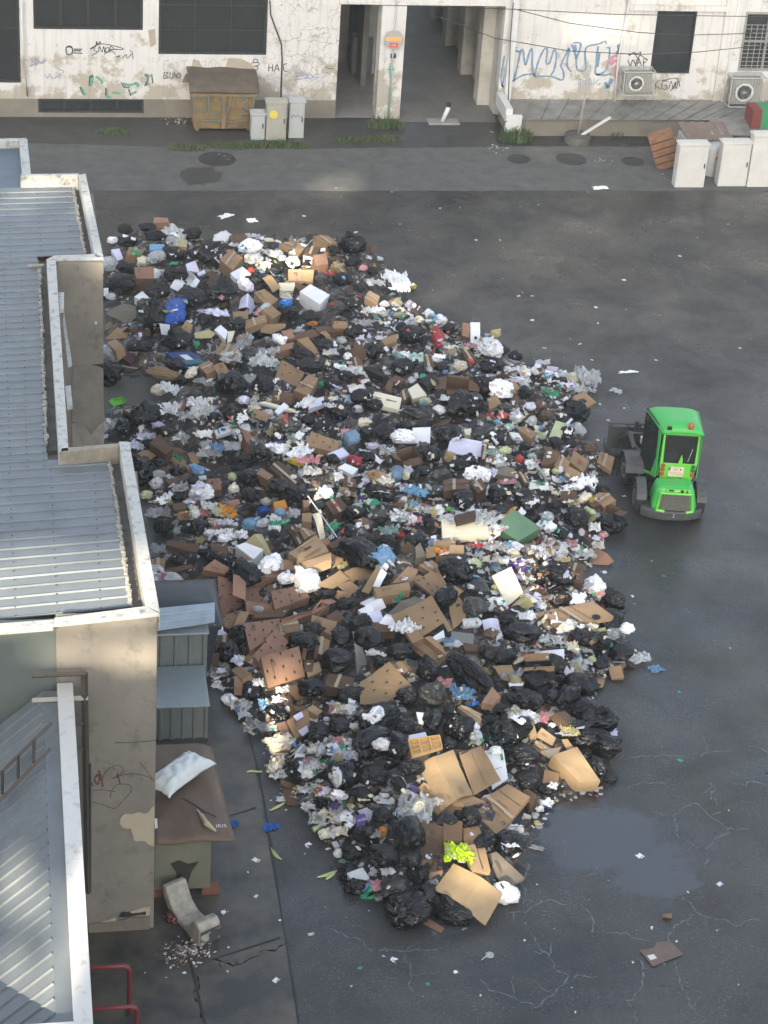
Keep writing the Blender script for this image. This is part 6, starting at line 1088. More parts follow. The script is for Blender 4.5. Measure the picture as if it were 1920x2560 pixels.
DATA = '''@A
b 105 275 100 75 0 w |pale rounded sack at the far left tip
b 210 185 150 90 5 k
b 230 290 170 110 -5 k
b 400 170 150 90 10 k
b 460 240 200 110 0 k
b 770 220 170 110 0 k
b 620 390 200 130 20 k
b 830 380 200 120 -10 k
b 230 510 200 110 5 k
b 170 650 260 200 25 k
b 620 560 220 160 10 k
b 480 700 220 140 0 k
b 760 760 240 180 20 k
b 1000 720 260 200 -15 k
b 1310 620 200 150 -20 k |shiny black bag beside the sunlit foam boxes
b 430 900 260 240 40 k
b 640 1120 270 160 5 k |large smooth black bag on the blue flat box
b 1250 1220 180 180 0 g
b 1090 1480 260 220 30 k
b 1580 900 160 110 0 k
b 1340 1060 120 90 0 k
b 860 920 120 150 0 k
b 330 1160 250 110 0 k
b 640 1320 200 130 0 k
b 690 1430 120 100 0 k
b 1350 1480 200 180 0 k
b 860 570 100 80 0 g
b 20 680 90 180 90 k
b 60 1260 110 110 0 c
b 620 870 180 270 -75 b |big bright blue sack standing among black bags
b 1540 800 120 100 0 b |small blue bag tied with white string
b 470 420 170 120 -20 c
b 1270 430 170 110 0 c |cloudy clear bag in the top sunlit patch
f 1190 1140 110 180 -80 c
b 90 740 90 80 0 c
b 490 1520 150 110 0 m |knotted cream lumpy bag on the bare concrete
b 80 1370 80 90 0 c
b 1390 370 70 60 0 c
b 1460 390 130 80 0 c
b 1600 450 120 100 0 w
f 1250 1420 90 150 0 c
b 1190 1600 110 110 0 l |lavender crumpled paper bag
f 1350 1290 200 120 0 c
f 870 1450 150 60 10 c
f 1090 1250 160 110 0 c
b 800 1130 60 90 0 t |short green bag near the blue flat box
b 530 1390 320 120 12 u |long crumpled kraft paper sack
b 1250 520 60 50 0 r
x u .34 1065 330 1185 410 1100 515 995 430 t=14 |tall kraft box with faded print
x d .22 930 530 1070 590 990 670 880 630
x q .28 285 490 450 485 440 585 300 585 t=20 |rusty red-brown carton near the far left
x l .05 710 465 790 435 830 535 730 520 t=25
x w .18 720 505 800 570 740 660 670 585 op |open white foam box with its lid off
s w 640 575 720 640 645 685 580 645 t=20 |foam lid leaning on the open foam box
x w .18 350 690 425 760 370 790 285 735
x l .14 90 345 160 335 195 420 150 440 t=30
x h .15 640 240 725 270 720 325 610 310
x f .12 410 300 530 300 545 340 420 350 |light blue carton by the far black bags
x q .2 450 78 560 80 575 118 445 125 |orange and brown carton, farthest of all boxes
x o .04 452 122 545 122 545 165 450 165 t=50
x w .02 190 215 300 250 295 265 185 235
s w 30 645 70 640 70 690 30 690
s l 1170 710 1280 710 1290 830 1150 800
s l 1240 800 1290 780 1250 870 1220 850
x u .1 1100 860 1225 855 1230 920 1110 930
x u .16 1180 940 1370 885 1385 940 1210 1005
s u 1340 960 1540 965 1535 1000 1420 1040 1330 1020
x u .2 1280 700 1360 670 1480 760 1390 825 |kraft box with open side left of the long white carton
x w .12 1080 540 1180 485 1255 550 1130 590
x m .12 1330 450 1390 440 1450 470 1420 530 |bright cream foam box in the top sunlit patch
s m 1380 540 1470 600 1450 700 1400 640
s z 40 850 200 780 400 845 230 950
s u 40 940 100 900 160 945 45 1010
s u 40 1075 140 980 270 1030 260 1070
s n 180 980 400 990 430 1030 260 1010
x M .1 150 1215 210 1185 320 1230 250 1290 |maroon flat carton on brown boxes
x d .2 125 1340 240 1285 370 1310 260 1360 |long dark box with a small white label
x u .14 390 1250 480 1200 570 1240 490 1300
x B .07 540 1200 760 1190 935 1325 750 1345 |flat dark blue printed box
x u .14 670 990 720 935 770 970 740 1035
s c 470 910 580 910 580 1010 510 1005
x w .12 950 1010 1000 970 1060 1020 1040 1090
s m 1060 1020 1120 1010 1090 1110 1055 1120
s u 1130 950 1180 940 1170 1030 1130 1030
s h 780 1030 900 1010 960 1050 920 1080 790 1070
x q .1 1390 1170 1600 1110 1600 1160 1420 1210
x u .12 1480 310 1590 265 1690 300 1610 345
x z .08 1620 270 1700 310 1640 400 1560 370
s u 1510 1250 1700 1370 1640 1480 1450 1400 n=4 |kraft sheet with tape stubs left of centre top
x E .06 95 1580 190 1565 210 1600 150 1635 op=1 |lime green tray on the bare concrete
f 1400 1200 150 90 0 c
b 870 330 60 50 0 r
b 1470 300 50 60 0 b
b 1400 270 90 40 0 m
x n .12 1070 230 1200 210 1240 270 1090 290
f 1270 240 110 60 0 c
s u 1300 560 1380 540 1500 620 1440 660
x m .08 1480 620 1620 620 1600 680 1490 680
f 880 870 110 60 0 l
f 970 880 180 80 0 l
@B
b 600 190 230 170 10 k |large round black bag at the far edge of the heap
b 450 230 120 90 0 k
b 600 330 120 80 0 k
b 340 450 110 130 0 g
b 520 470 170 130 0 k
b 460 700 170 120 0 g
b 580 680 160 160 0 k
b 190 1090 220 120 10 k
b 380 1020 150 130 0 k
b 90 740 150 110 0 k
b 250 780 170 110 0 k
b 1080 940 210 180 20 k
b 1010 870 120 120 0 k
b 790 1070 220 160 0 k
b 890 1170 160 110 0 g
b 1190 990 100 130 0 k
b 1410 880 140 130 0 k
b 1410 1070 120 110 0 z |grey-brown balloon-like bag below the red and white one
b 240 1190 260 140 0 k
b 550 1270 140 130 0 k
b 420 1320 130 120 0 k
b 1340 1190 120 90 0 k
b 1240 1330 180 180 0 k
b 780 1510 150 160 0 k
b 470 1560 250 160 20 k
b 1160 1580 300 130 8 g |long olive-grey bag stretched sideways
b 1520 1530 290 270 -20 k |huge wrinkled black bag right of the olive-grey one
b 660 540 110 80 0 k
b 770 400 100 100 0 k
b 880 560 110 60 0 k
b 110 320 110 110 0 w |white carrier bag by the black and white carton
b 20 290 80 90 0 c
b 690 370 80 60 0 p
f 810 490 110 60 0 c
f 930 540 60 30 0 w
b 1090 680 90 50 0 w
b 870 670 90 60 0 c
b 960 660 100 60 0 c
f 780 730 130 90 0 c
b 860 750 80 80 0 c
b 990 760 120 60 0 e
f 1060 830 130 60 0 c
b 1150 800 90 70 0 m
b 1240 800 80 80 0 c
f 700 830 80 80 0 c
b 510 970 90 90 0 c
b 1300 1120 90 70 0 w
b 1240 1210 60 110 0 c
b 1490 1190 140 100 0 m |cream cloth-like bag left of the far litter fan
f 1080 1120 180 100 0 a
b 960 1080 80 60 0 a
b 1370 1230 50 40 0 f
f 420 1070 110 70 0 c
b 560 1100 80 60 0 w
f 600 1230 180 100 0 c
f 500 1190 90 70 0 w
b 640 1540 100 130 0 c
b 590 1470 90 80 0 c
b 1200 1480 110 80 0 e
b 1320 1550 120 100 0 w
b 1090 1300 80 70 0 c
o 330 230 35 90 80 w
b 340 1330 70 50 0 t
b 1105 525 70 45 0 y |lemon yellow scrap on the bare asphalt
f 400 410 90 40 0 r
b 660 605 40 25 0 r
u 740 290 30 50 80 w
u 830 300 40 55 80 w
s y 765 320 810 310 805 345 785 345
b 270 830 110 40 0 o
b 150 890 120 40 0 c
b 1300 940 110 230 75 r |red and white bag near the tall printed carton
b 470 1150 0 0 0 k
x u .32 275 100 400 95 470 155 385 170 |big kraft box beside the far round black bag
x u .2 85 260 150 160 205 200 130 290
x d .3 215 190 340 190 305 255 200 245 t=12 |white carton with a black printed front
s w 200 255 292 262 278 370 182 350 t=62
s k 205 290 285 295 275 350 185 340 t=62 l=.045
x U .1 70 375 280 380 275 480 70 470 t=22 |orange-lit flat kraft box above the long white carton
x w .36 165 560 250 500 415 585 330 665 |long white carton, largest white box of the far half
s m 0 490 120 490 125 520 110 555 0 545
x n .14 100 500 150 490 240 530 180 565
x d .15 365 275 490 265 520 300 400 300
x u .14 420 340 480 295 555 390 500 410
x U .16 700 610 740 550 830 600 800 670 |small golden kraft box above the vegetable scraps
s d 575 470 640 460 600 580 555 570
s n 700 190 805 175 800 230 670 290
x w .08 870 370 980 405 960 455 875 425 |small white carton on the heap's far fringe
x t .06 975 405 1040 430 1000 455 965 450
s n 1100 620 1210 690 1160 700 1050 660
s w 1200 710 1280 700 1285 740 1210 770
x q .12 1515 815 1580 830 1570 940 1510 925 t=35
x w .08 1580 815 1660 815 1660 1055 1585 1055 t=50 |tall white printed carton standing at the heap's edge
s k 1590 830 1605 830 1605 850 1590 850 t=50 l=.06
s x 1612 870 1645 870 1648 905 1612 905 t=50 l=.06
s k 1615 930 1635 930 1635 955 1615 955 t=50 l=.06
x n .1 290 850 510 850 510 900 300 890
x u .1 140 960 230 935 330 1060 290 1080
s n 50 950 270 885 330 930 160 980
s u 320 900 380 885 440 970 400 970
x u .1 840 960 960 910 970 970 870 1005
s x 630 985 700 890 800 890 750 970 |dull grey panel among the upper cartons
x n .1 1190 1090 1240 1080 1290 1180 1200 1210
x n .14 1500 1040 1560 1030 1630 1110 1580 1190
x n .14 600 1130 640 1090 700 1170 590 1210
x u .2 115 1380 240 1240 320 1280 240 1430
x n .12 870 1360 900 1290 940 1320 920 1400
x n .12 910 1300 960 1250 1040 1290 990 1320
x m .1 750 1380 1010 1440 990 1540 740 1490 |cream divided tray with two brown panels
s q 790 1395 855 1412 850 1485 785 1470 l=.02
s q 885 1420 970 1442 965 1520 880 1500 l=.02
x m .1 1060 1370 1140 1320 1220 1420 1100 1450
x n .3 1380 1260 1570 1290 1570 1380 1370 1370 op=1 |big open brown box holding crumpled paper
x n .12 990 1400 1050 1370 1070 1430 1010 1490
x n .1 370 1430 440 1430 480 1490 370 1480
x l .09 215 1470 360 1430 370 1490 240 1540
x k .14 700 1200 730 1170 870 1230 860 1270 |black carton with a pale edge
s w 560 1330 680 1330 700 1400 580 1400
x t .04 1165 1250 1200 1240 1235 1275 1160 1290
b 560 600 0 0 0 k
@C
b 520 390 130 100 0 k
b 620 440 130 90 0 k
b 430 530 200 140 0 k
b 460 250 100 80 0 h |straw-coloured clear bag by the tall printed carton
b 410 400 100 40 0 w
b 390 290 70 60 0 f
f 1200 620 210 190 10 c |large crumpled clear plastic sheet on the heap's right fringe
f 1130 710 150 110 0 c
b 890 600 100 90 0 f
f 620 560 160 90 0 c
b 700 580 100 80 0 w
b 800 560 130 80 0 w
b 640 630 150 50 0 l
b 490 690 70 70 0 w
b 700 680 90 90 0 c
f 850 490 110 50 0 c
f 1010 590 120 50 0 c
f 1050 680 100 60 0 l
b 940 755 100 130 0 t |bright green bag at the right fringe
f 1140 930 110 60 20 l
b 700 740 150 120 0 k
b 820 850 130 150 0 d
b 880 930 130 120 0 d
b 1030 970 150 100 0 k
b 1060 1060 130 90 0 k
b 500 1140 250 90 10 k
b 700 1190 150 70 0 k
b 540 860 140 60 0 g
b 520 935 100 60 0 r |small red knotted bag
b 630 940 120 120 0 c
b 570 1020 100 60 0 a
b 490 995 60 50 0 m
b 760 980 110 90 0 c
b 830 1040 100 60 0 f
b 840 1100 90 80 0 e
f 420 930 50 70 0 r
b 950 1160 150 110 10 k
b 1090 1170 110 80 0 k
b 1250 1200 130 130 0 d |brown-black bag nearest the loader's plate
b 80 1275 120 100 0 u
b 275 1295 90 90 0 w |white knotted bag below the big lavender board
b 230 1310 150 120 0 k
b 540 1220 120 70 0 e
b 660 1290 80 80 0 r
f 770 1340 90 120 0 w
b 760 1270 80 60 0 a
b 970 1390 90 80 0 e
b 870 1400 80 80 0 m
b 980 1470 80 40 0 c
f 560 1480 120 50 0 p
b 640 1430 50 100 0 w
f 820 1520 150 80 0 w
b 1150 1520 110 70 0 w
b 1080 1530 80 60 0 q
b 480 1270 80 60 0 w
b 400 1300 60 50 0 w
f 1250 1350 50 60 0 c
x u .1 540 650 620 640 680 710 545 725 |small kraft box on the far litter fan
x u .1 400 780 470 750 510 830 410 875
s n 240 655 345 660 345 690 240 690
s l 890 490 1000 505 970 530 890 510
x e .08 960 965 1040 990 1000 1105 905 1100 |pale yellow-green carton
x u .14 650 1040 700 1010 800 1070 760 1120 |kraft carton with faint white letters
x c .05 575 1060 650 1070 690 1130 600 1110
s l 375 1055 500 1055 520 1090 400 1105
x m .1 200 1040 260 1030 260 1090 210 1080
x l .04 90 1095 350 1140 340 1265 55 1235 t=24 |wide lavender-white board, biggest pale panel of the heap
x d .15 350 1180 410 1170 380 1290 345 1290
x u .15 410 1180 480 1190 480 1260 400 1280
x n .22 880 1190 1000 1230 960 1310 840 1340 |brown carton with two pale discs
x u .2 975 1235 1080 1310 1040 1390 950 1340
x u .25 1110 1215 1240 1300 1190 1400 1080 1310 |kraft carton with a red splash mark
x u .16 1060 1340 1170 1400 1160 1480 1030 1420
x u .14 1330 1225 1450 1270 1420 1390 1300 1310 |lone kraft box fallen near the loader
s d 735 1230 800 1210 830 1290 760 1270
x z .12 490 1320 620 1370 600 1440 420 1395
x n .1 630 1390 700 1410 740 1480 700 1490
x n .25 250 1490 340 1440 390 1520 320 1570
x n .2 30 1460 220 1450 220 1530 30 1550 |brown carton with a dark tape stripe
s u 220 1450 280 1390 300 1470 230 1530
@D
b 40 220 130 200 85 k |big black bag by the annex wall corner
b 380 270 200 90 0 k
b 240 370 90 90 0 k
b 330 530 120 90 0 k
b 470 600 140 90 0 k
b 600 680 110 80 0 k
b 500 810 160 70 0 k
b 920 120 200 150 0 k
b 1020 130 130 160 0 k
b 780 150 120 110 0 k
b 1400 220 250 140 0 g
b 1300 330 140 80 0 k
b 360 1060 190 130 0 k |dirt-smeared black bag beside the parapet
b 650 1060 210 130 -20 k
b 560 1080 120 100 0 k
b 1080 660 220 150 0 k
b 1080 800 170 150 0 k
b 1320 720 190 200 0 k
b 1480 800 200 160 0 k
b 1640 890 130 100 0 k
b 800 1310 350 110 20 k |long drooping black bag above the dark container
b 470 1330 150 80 0 k
b 1280 1120 110 140 0 k
b 1050 500 200 80 0 k
b 960 570 100 60 0 k
b 1550 180 160 100 0 k
f 850 400 160 80 0 f |light blue crumpled film left of centre
f 740 450 170 100 0 c
f 930 390 120 90 0 c
b 1030 320 110 80 0 w
b 960 275 90 70 0 c
b 1470 325 130 80 0 a |mint green knotted bag
b 1310 360 160 40 0 v
b 1370 390 110 50 0 m
f 1560 510 180 90 0 p
b 1450 520 150 60 20 y |yellow bag by the large dark brown box
b 320 225 130 70 0 l
f 220 310 150 70 0 l
f 130 390 110 90 0 l
f 430 330 110 40 0 w
b 320 620 110 70 0 c
b 300 700 130 110 0 w |white knotted bag left of the bare patch
f 500 735 120 90 0 c
b 220 800 120 110 0 e
b 390 850 90 70 0 h
f 330 950 190 120 0 c
b 930 640 80 100 0 e |pale green-white bag beside the dark bare patch
b 940 740 100 80 0 m
o 750 795 50 130 0 c
b 1210 850 100 80 0 w
b 1190 920 120 80 0 b |crumpled blue bag beside the orange box
x o .14 1270 850 1370 825 1390 890 1290 930 |small bright orange box
b 1440 950 130 90 0 c
f 740 890 120 100 0 w
f 890 930 130 150 0 o |orange-yellow crumpled wrapping in the sun
f 610 900 80 60 0 m
b 620 950 100 80 0 w
b 540 970 150 80 0 u
b 480 1090 80 90 0 c
b 740 1110 110 80 0 w
f 840 1100 90 50 0 w
f 970 1120 150 80 0 w
f 320 1240 110 130 0 c
b 1280 1070 110 90 0 w
f 870 1020 120 60 0 w
f 680 110 180 120 0 c
f 560 140 130 130 0 c
b 700 370 90 60 0 c
b 1230 110 90 90 0 c
x n .12 20 90 90 85 210 140 190 190
s w 135 195 180 175 205 205 165 240 l=.06
x n .2 245 360 330 280 440 400 380 450
s u 110 450 190 415 365 425 250 500 130 510
s u 370 480 560 440 590 530 430 520
s u 560 430 610 415 660 500 590 530
s n 380 430 480 390 560 430 460 470
x u .3 140 500 250 515 250 605 130 590 t=22 |kraft carton with thin red lettering by the parapet
x u .14 540 540 620 535 650 570 560 580
x n .14 370 660 440 645 490 690 430 720
s n 270 570 390 520 470 560 400 600
s w 470 290 510 225 540 240 510 305 t=30
x n .12 490 310 560 240 620 300 590 365
x w .08 780 250 910 200 930 255 800 300 |white box with a blue ring print
x n .1 685 290 740 220 800 350 760 370
x q .2 1000 230 1140 290 1110 380 1050 350
x n .1 430 860 540 850 550 900 450 910
x n .12 390 1160 660 1200 640 1270 380 1200 |long low brown box above the long drooping bag
x n .14 740 1190 900 1200 900 1280 770 1260
s h 1030 1140 1180 1080 1260 1250 1200 1290 t=15 |creased cream packaging sheet
x w .28 960 1210 1040 1180 1190 1240 1110 1320 |white foam box in front of the cream sheet
x u .15 260 1320 380 1310 370 1390 270 1400
s n 280 1420 400 1390 640 1365 680 1390 420 1430
x q .1 690 1390 790 1320 930 1430 800 1450 t=25
x u .25 1200 1370 1270 1320 1430 1340 1390 1400
x u .12 1510 830 1590 830 1590 900 1520 900
x d .25 1240 560 1310 500 1500 650 1430 730 |large dark brown box with a round pale logo
x w .04 650 630 715 625 715 650 660 655
s q 880 850 980 830 1000 870 930 890
x m .05 1150 20 1200 10 1500 90 1480 110
x w .05 1280 90 1360 20 1400 50 1310 120 |narrow white lid among torn cartons
x r .05 1340 150 1390 95 1400 160 1360 190
x u .05 1260 200 1340 110 1370 130 1290 210
@E
b 340 220 160 80 0 k
b 720 280 150 130 0 k
b 860 280 200 160 0 k
b 1390 300 250 180 0 k
b 1260 470 220 170 10 k |smooth taut black bag right of the open box
b 730 480 140 110 0 k
b 440 500 150 90 0 k
b 1480 550 200 110 0 k
b 1180 600 130 120 0 k
b 1120 640 90 110 0 k
b 820 790 270 130 10 k
b 1290 750 110 130 0 g
b 1530 860 180 160 0 k
b 300 900 150 100 0 k
b 1240 1030 120 140 0 k
b 820 970 170 150 0 g |grey see-through bag with mixed waste
b 570 1100 120 160 60 k
b 730 1170 200 110 0 k
b 880 1170 130 100 0 k
b 690 1050 160 120 0 n |brown crumpled bag near the centre
b 465 660 150 150 0 x |grey-green folded bag with white piping
b 820 660 240 150 25 u |crumpled kraft paper sack at the heap's centre
b 770 860 120 80 0 t |bright green knotted bag near the centre
b 640 890 100 70 0 a
b 440 1060 120 80 0 t |green bag crossed by the white stick
b 660 830 90 70 0 v |violet bag beside the bright green one
b 370 780 150 110 0 w |white carrier bag below the kraft boxes at centre
f 240 610 160 110 0 c
b 1040 620 110 110 0 m
b 1280 620 70 90 0 w
f 890 430 120 110 0 c
b 770 390 120 70 0 l
s w 740 450 790 450 850 510 830 530
f 1000 980 160 120 0 w
f 1090 910 120 100 0 h
b 980 890 110 90 0 n
u 1020 840 50 50 0 w
b 1180 770 60 90 0 a
b 1380 910 130 50 0 E |lime green film left of the wrapped parcel
x w .03 1310 885 1390 860 1395 880 1320 905
f 920 1090 120 90 0 a
f 1110 1000 120 80 0 p
b 530 760 90 70 0 u
u 570 790 50 60 40 w
s m 265 930 330 925 380 1100 340 1140 |cream printed sheet beside the white stick
f 1100 760 210 90 10 f |long light blue film at centre right
j 960 650 110 150 20 f |light blue water jug at the centre
j 600 350 130 130 -20 f |clear blue water jug below the pink scrap
x w .06 1250 1130 1290 1120 1300 1150 1260 1160
x u .14 260 260 500 345 470 440 210 370 n=5 |punched kraft tray with a red stripe
x l .06 395 445 520 395 575 450 480 490
b 620 510 130 90 20 r |crumpled bright red cloth
x p .08 505 240 580 235 560 290 510 310
x w .08 480 560 540 525 650 570 600 620
x n .12 530 620 630 660 630 720 520 720
x n .28 960 440 1110 385 1165 470 1010 510 op=1 |open brown box with a hand hole
x w .06 1100 230 1250 225 1245 360 1100 355 t=30 |white foam lid with grey print
x d .28 375 850 490 800 575 900 440 950 t=12 |dark brown carton with a red stamp
x u .08 190 830 260 830 270 880 200 890
x u .2 185 940 265 935 260 1010 185 1010 |upright kraft carton with pale tape
x d .1 80 1090 120 1020 190 1180 150 1210
x u .1 160 1070 220 1060 300 1100 200 1160
x U .42 70 1270 300 1120 405 1250 180 1340 |big kraft carton with a printed cup logo
s U 180 1345 430 1262 425 1390 190 1490 t=55 l=.01
s u 435 1255 510 1245 530 1330 440 1390 t=30
x n .16 390 1200 540 1125 575 1170 500 1250
s U 1070 1090 1130 1040 1250 1110 1180 1150 |sunlit kraft flap left of the wrapped parcel
x z .2 1120 1220 1160 1180 1210 1290 1130 1310
x u .14 1290 1200 1470 1220 1475 1290 1290 1300 op=1 |kraft box with orange contents
s U 1260 1150 1440 1140 1460 1215 1280 1195 l=.12
f 1340 1260 110 60 0 o
@F
b 200 160 190 170 0 k
b 470 130 240 190 0 k
b 720 190 270 210 5 k |big black bag behind the green box
b 940 200 150 150 0 k
b 1130 330 230 190 15 k |big taut black bag right of the green box
b 1110 200 120 100 0 h
b 1250 170 70 80 0 y |small yellow bag on the right fringe
b 890 320 130 100 0 c
b 860 370 90 70 0 t
b 910 400 130 90 0 w
b 1000 450 110 150 30 k
b 980 600 140 160 80 w |white printed sack with blue letters
b 1110 570 110 90 0 w
f 1210 620 130 70 0 c
b 1290 650 80 80 0 e
b 1350 460 90 90 0 p |pink bag at the right fringe
u 1190 460 60 80 60 r
f 1280 400 90 150 0 w
f 1310 550 90 70 0 m
o 1250 280 60 130 -30 e
b 290 710 130 130 0 e |pale green bag with orange print
f 370 660 70 110 0 m
f 500 670 170 90 0 c
b 590 600 130 70 0 m
b 320 540 80 50 0 r
f 460 560 180 90 0 c
b 650 720 180 130 10 v |dark purple bag behind the white board
b 130 780 310 260 25 k |very big black bag left of the pale green one
b 320 910 220 180 0 g |grey translucent bag below the white cup
b 290 1060 220 180 20 g |lumpy grey translucent bag beside the K-shaped kraft
b 490 1020 110 60 0 t
b 510 1090 140 90 0 d
b 560 1170 180 100 0 k
b 680 1290 330 180 0 k
b 1190 1320 240 190 0 k |black bag under the long flat carton
b 1340 1350 160 120 0 k
b 1500 1440 210 190 10 k |rightmost black bag with a brown sheen
b 1330 1510 120 190 80 k
b 410 1440 190 150 0 k
b 430 1290 150 130 0 d
j 270 1225 90 170 -82 c |clear ribbed water bottle lying on kraft
j 110 1380 70 160 -82 c |clear ribbed water bottle left of the other
b 1550 1240 140 120 0 w |round white bag at the far right of the heap
b 1430 1280 120 120 0 c
b 1250 1220 130 50 0 m
f 900 1330 200 90 0 c
o 1100 1420 50 130 -50 c
f 1150 1550 130 110 0 c
b 1260 1490 70 90 0 e
b 1310 950 130 90 20 p |watermelon-patterned red and green wrapper
u 1430 945 40 60 -80 w
u 260 870 45 60 80 w |white paper cup standing on a grey bag
b 450 890 50 50 0 y
b 1090 760 0 0 0 k
x n .22 1270 230 1330 195 1490 250 1440 290 op=1 |torn brown carton on the right fringe
x m .14 10 330 380 270 410 450 20 480 |plastic-wrapped cream parcel
f 170 320 320 110 -8 c
f 380 330 150 160 0 c
x G .26 600 235 840 395 650 510 475 395 t=22 |large faded green box with an orange end
s o 575 250 640 238 500 400 478 392 t=22 l=.015
x d .1 120 290 290 250 300 310 140 350
s z 670 500 780 490 820 640 740 640 |grey kraft panel by the rotting scraps
x w .04 570 500 640 510 700 545 575 570
x m .07 430 795 590 718 690 935 560 1045 t=32 |big white foam panel leaning in the heap
s m 690 935 720 930 822 970 760 1000
s h 600 1030 690 945 800 1015 720 1048 t=35
x n .16 1060 790 1190 750 1180 860 1110 850
x U .1 775 1105 1270 1005 1440 1130 960 1215 t=5 |long flat kraft carton with printed lines
x n .1 1380 1010 1480 1030 1480 1070 1410 1060
x w .08 830 1420 1030 1400 1030 1490 850 1510 |white tray lid above the blue and black carton
s w 990 1500 1045 1480 1110 1650 1070 1660 |narrow white strip of board
s n 790 1470 830 1460 860 1560 830 1570
@G
s q 145 295 330 340 360 560 170 640 t=30 n=9 |tall rusty tray beside the dark container
s q 170 640 360 560 250 760 140 700 t=10 n=3
x q .12 378 302 688 305 640 545 372 505 op=1 n=9 |open rusty tray, upper middle of the tray pile
x q .09 585 425 860 370 905 470 620 575 n=9 |long rusty tray leaning right
x n .12 480 600 760 555 690 640 430 640
x q .12 690 660 930 590 1000 500 1075 530 op=1 |overturned rusty tray with a raised side
s q 930 640 1050 480 1078 520 955 675 t=35
x q .1 360 690 660 650 660 760 410 920 n=9 |rusty tray tilted to the left
x q .08 440 960 630 735 770 870 510 1040 n=7 |rusty tray corner pointing up
x q .12 500 970 820 880 870 1130 570 1230 t=38 n=9 |largest front rusty tray with dark slots
x l .25 80 780 180 740 230 780 140 860
x n .2 140 790 280 780 270 870 140 890
x u .2 255 750 340 590 410 600 330 780 |narrow kraft carton between the rusty trays
x u .26 600 160 770 165 790 250 590 250 |kraft carton sealed with pale tape
x q .1 20 245 120 160 260 240 200 280 t=25
s u 960 400 1160 250 1240 330 1100 420 |fan of flattened kraft, left leaf
s u 1160 250 1480 170 1380 300 1250 340
s u 1340 420 1480 210 1510 270 1400 440
s u 1160 380 1310 400 1220 510 1120 440
s u 1060 320 1200 300 1330 380 1230 440
s w 1435 380 1500 250 1550 290 1490 390 |white card at the end of the flattened kraft
x u .24 930 620 1140 680 1090 790 920 700 |taped kraft box beside the open narrow box
x n .22 915 780 960 770 950 1000 870 1000 op=1
x u .1 960 790 1080 830 1060 960 950 940
x n .16 1360 690 1600 680 1620 760 1380 760 |brown low box left of the clear wrap
x u .2 1440 400 1660 360 1660 450 1470 470
x w .08 1310 580 1420 530 1450 590 1370 640
x l .08 1400 620 1490 575 1530 680 1420 680 |pale lavender carton beside the brown low box
s x 1265 750 1300 760 1420 1090 1310 1160 t=40 |tall triangular dark grey board
x n .3 730 1262 935 1282 930 1380 775 1375 op=1 |grey-brown open box with clear bags inside
s n 650 1290 730 1262 775 1375 690 1440 t=35
x u .26 715 1500 890 1395 930 1560 790 1650 t=25 |kraft carton with two white shipping labels
s l 770 1470 840 1425 860 1470 800 1510 t=25 l=.03
s l 815 1580 885 1535 905 1585 850 1630 t=25 l=.03
x q .2 640 1520 710 1500 760 1640 690 1659
x U .06 870 1040 990 1010 1010 1080 900 1140
b 260 950 180 220 70 k
b 380 1250 260 160 30 k
b 930 1240 240 190 0 k
b 1130 1020 280 220 0 k |wrinkled black bag right of the big front tray
b 1380 820 260 200 20 k
b 1180 800 200 200 0 k
b 1190 540 160 120 0 k
b 1040 460 200 90 0 k
b 1280 520 120 80 0 k
b 1240 1290 250 130 -10 k |black bag tied with a white knot
b 990 1590 190 150 0 k
b 1160 1550 190 140 0 k
b 1480 1490 350 220 -30 k |shiny open black bag showing white foam
b 1460 1460 240 120 -45 w
f 160 1080 170 130 0 c |torn clear wrap by the grey-lidded container
f 340 1370 160 110 0 w
f 350 1430 130 90 60 w
f 510 1560 250 120 0 c |wide torn clear film on the asphalt edge
f 560 1380 130 160 0 f
f 720 1250 150 70 0 c
x m .04 905 1465 1000 1455 1005 1520 910 1530 |cream food tray in the lower left
b 1050 1490 60 50 0 w
b 1290 1560 80 90 0 h |mustard cream tub
f 1220 1420 210 120 0 w
f 1130 1410 110 80 0 p
f 480 1190 90 90 0 w
x q .1 280 1130 360 1130 350 1220 285 1220
x n .14 90 940 160 930 160 1000 100 1000
f 330 990 70 80 0 m
b 1220 690 120 80 0 g
f 640 1330 80 120 0 w
b 480 580 110 60 0 c
@H
s z 215 410 465 240 560 300 290 450 |upper half of the big punched kraft
s u 260 470 590 300 770 590 730 600 690 530 420 685 l=.08 n=7 |large punched kraft sheet at the heap's crest
x u .18 115 240 400 180 420 240 130 310 |long taped kraft carton above the punched sheet
x u .06 420 150 490 120 700 240 640 320 n=5 |kraft strip with round holes
x u .08 500 150 640 60 740 240 700 250
x u .12 490 40 600 0 670 60 620 130
x u .16 270 190 400 50 480 80 440 170
s u 725 250 785 210 860 260 810 300 860 360 880 480 770 580 745 420 l=.05 |K-shaped piece of kraft board
x w .08 600 640 690 580 705 640 620 670
x u .12 430 690 530 640 720 790 640 850 op=1 |open long kraft box holding blue film
x x .08 760 590 950 610 940 700 750 660 |dark grey mesh crate
x n .08 850 700 980 700 980 760 870 750
s u 0 1010 240 850 440 1050 200 1190 0 1190 l=.1 n=6 |broad sunlit kraft sheet with torn right edge
s u 250 860 400 805 430 900 360 940 l=.06
b 900 950 490 230 35 k |longest black bag, stretched diagonally at centre
b 560 930 210 190 60 k
b 600 1130 260 210 0 g |smooth dark grey bag below the longest one
b 330 770 230 150 0 k
b 150 850 150 120 0 k
b 400 1130 200 180 0 k
b 600 1330 220 160 80 k
b 750 1250 130 150 0 k
b 370 1400 170 120 0 k
b 820 1410 270 220 0 k
b 1240 1440 350 230 -15 k |very shiny black bag in the lower right
b 1370 1170 310 200 15 k
b 1560 1130 200 200 0 k
b 1100 1240 240 140 0 k
b 300 1560 220 240 80 k |tall black bag left of the wooden crate
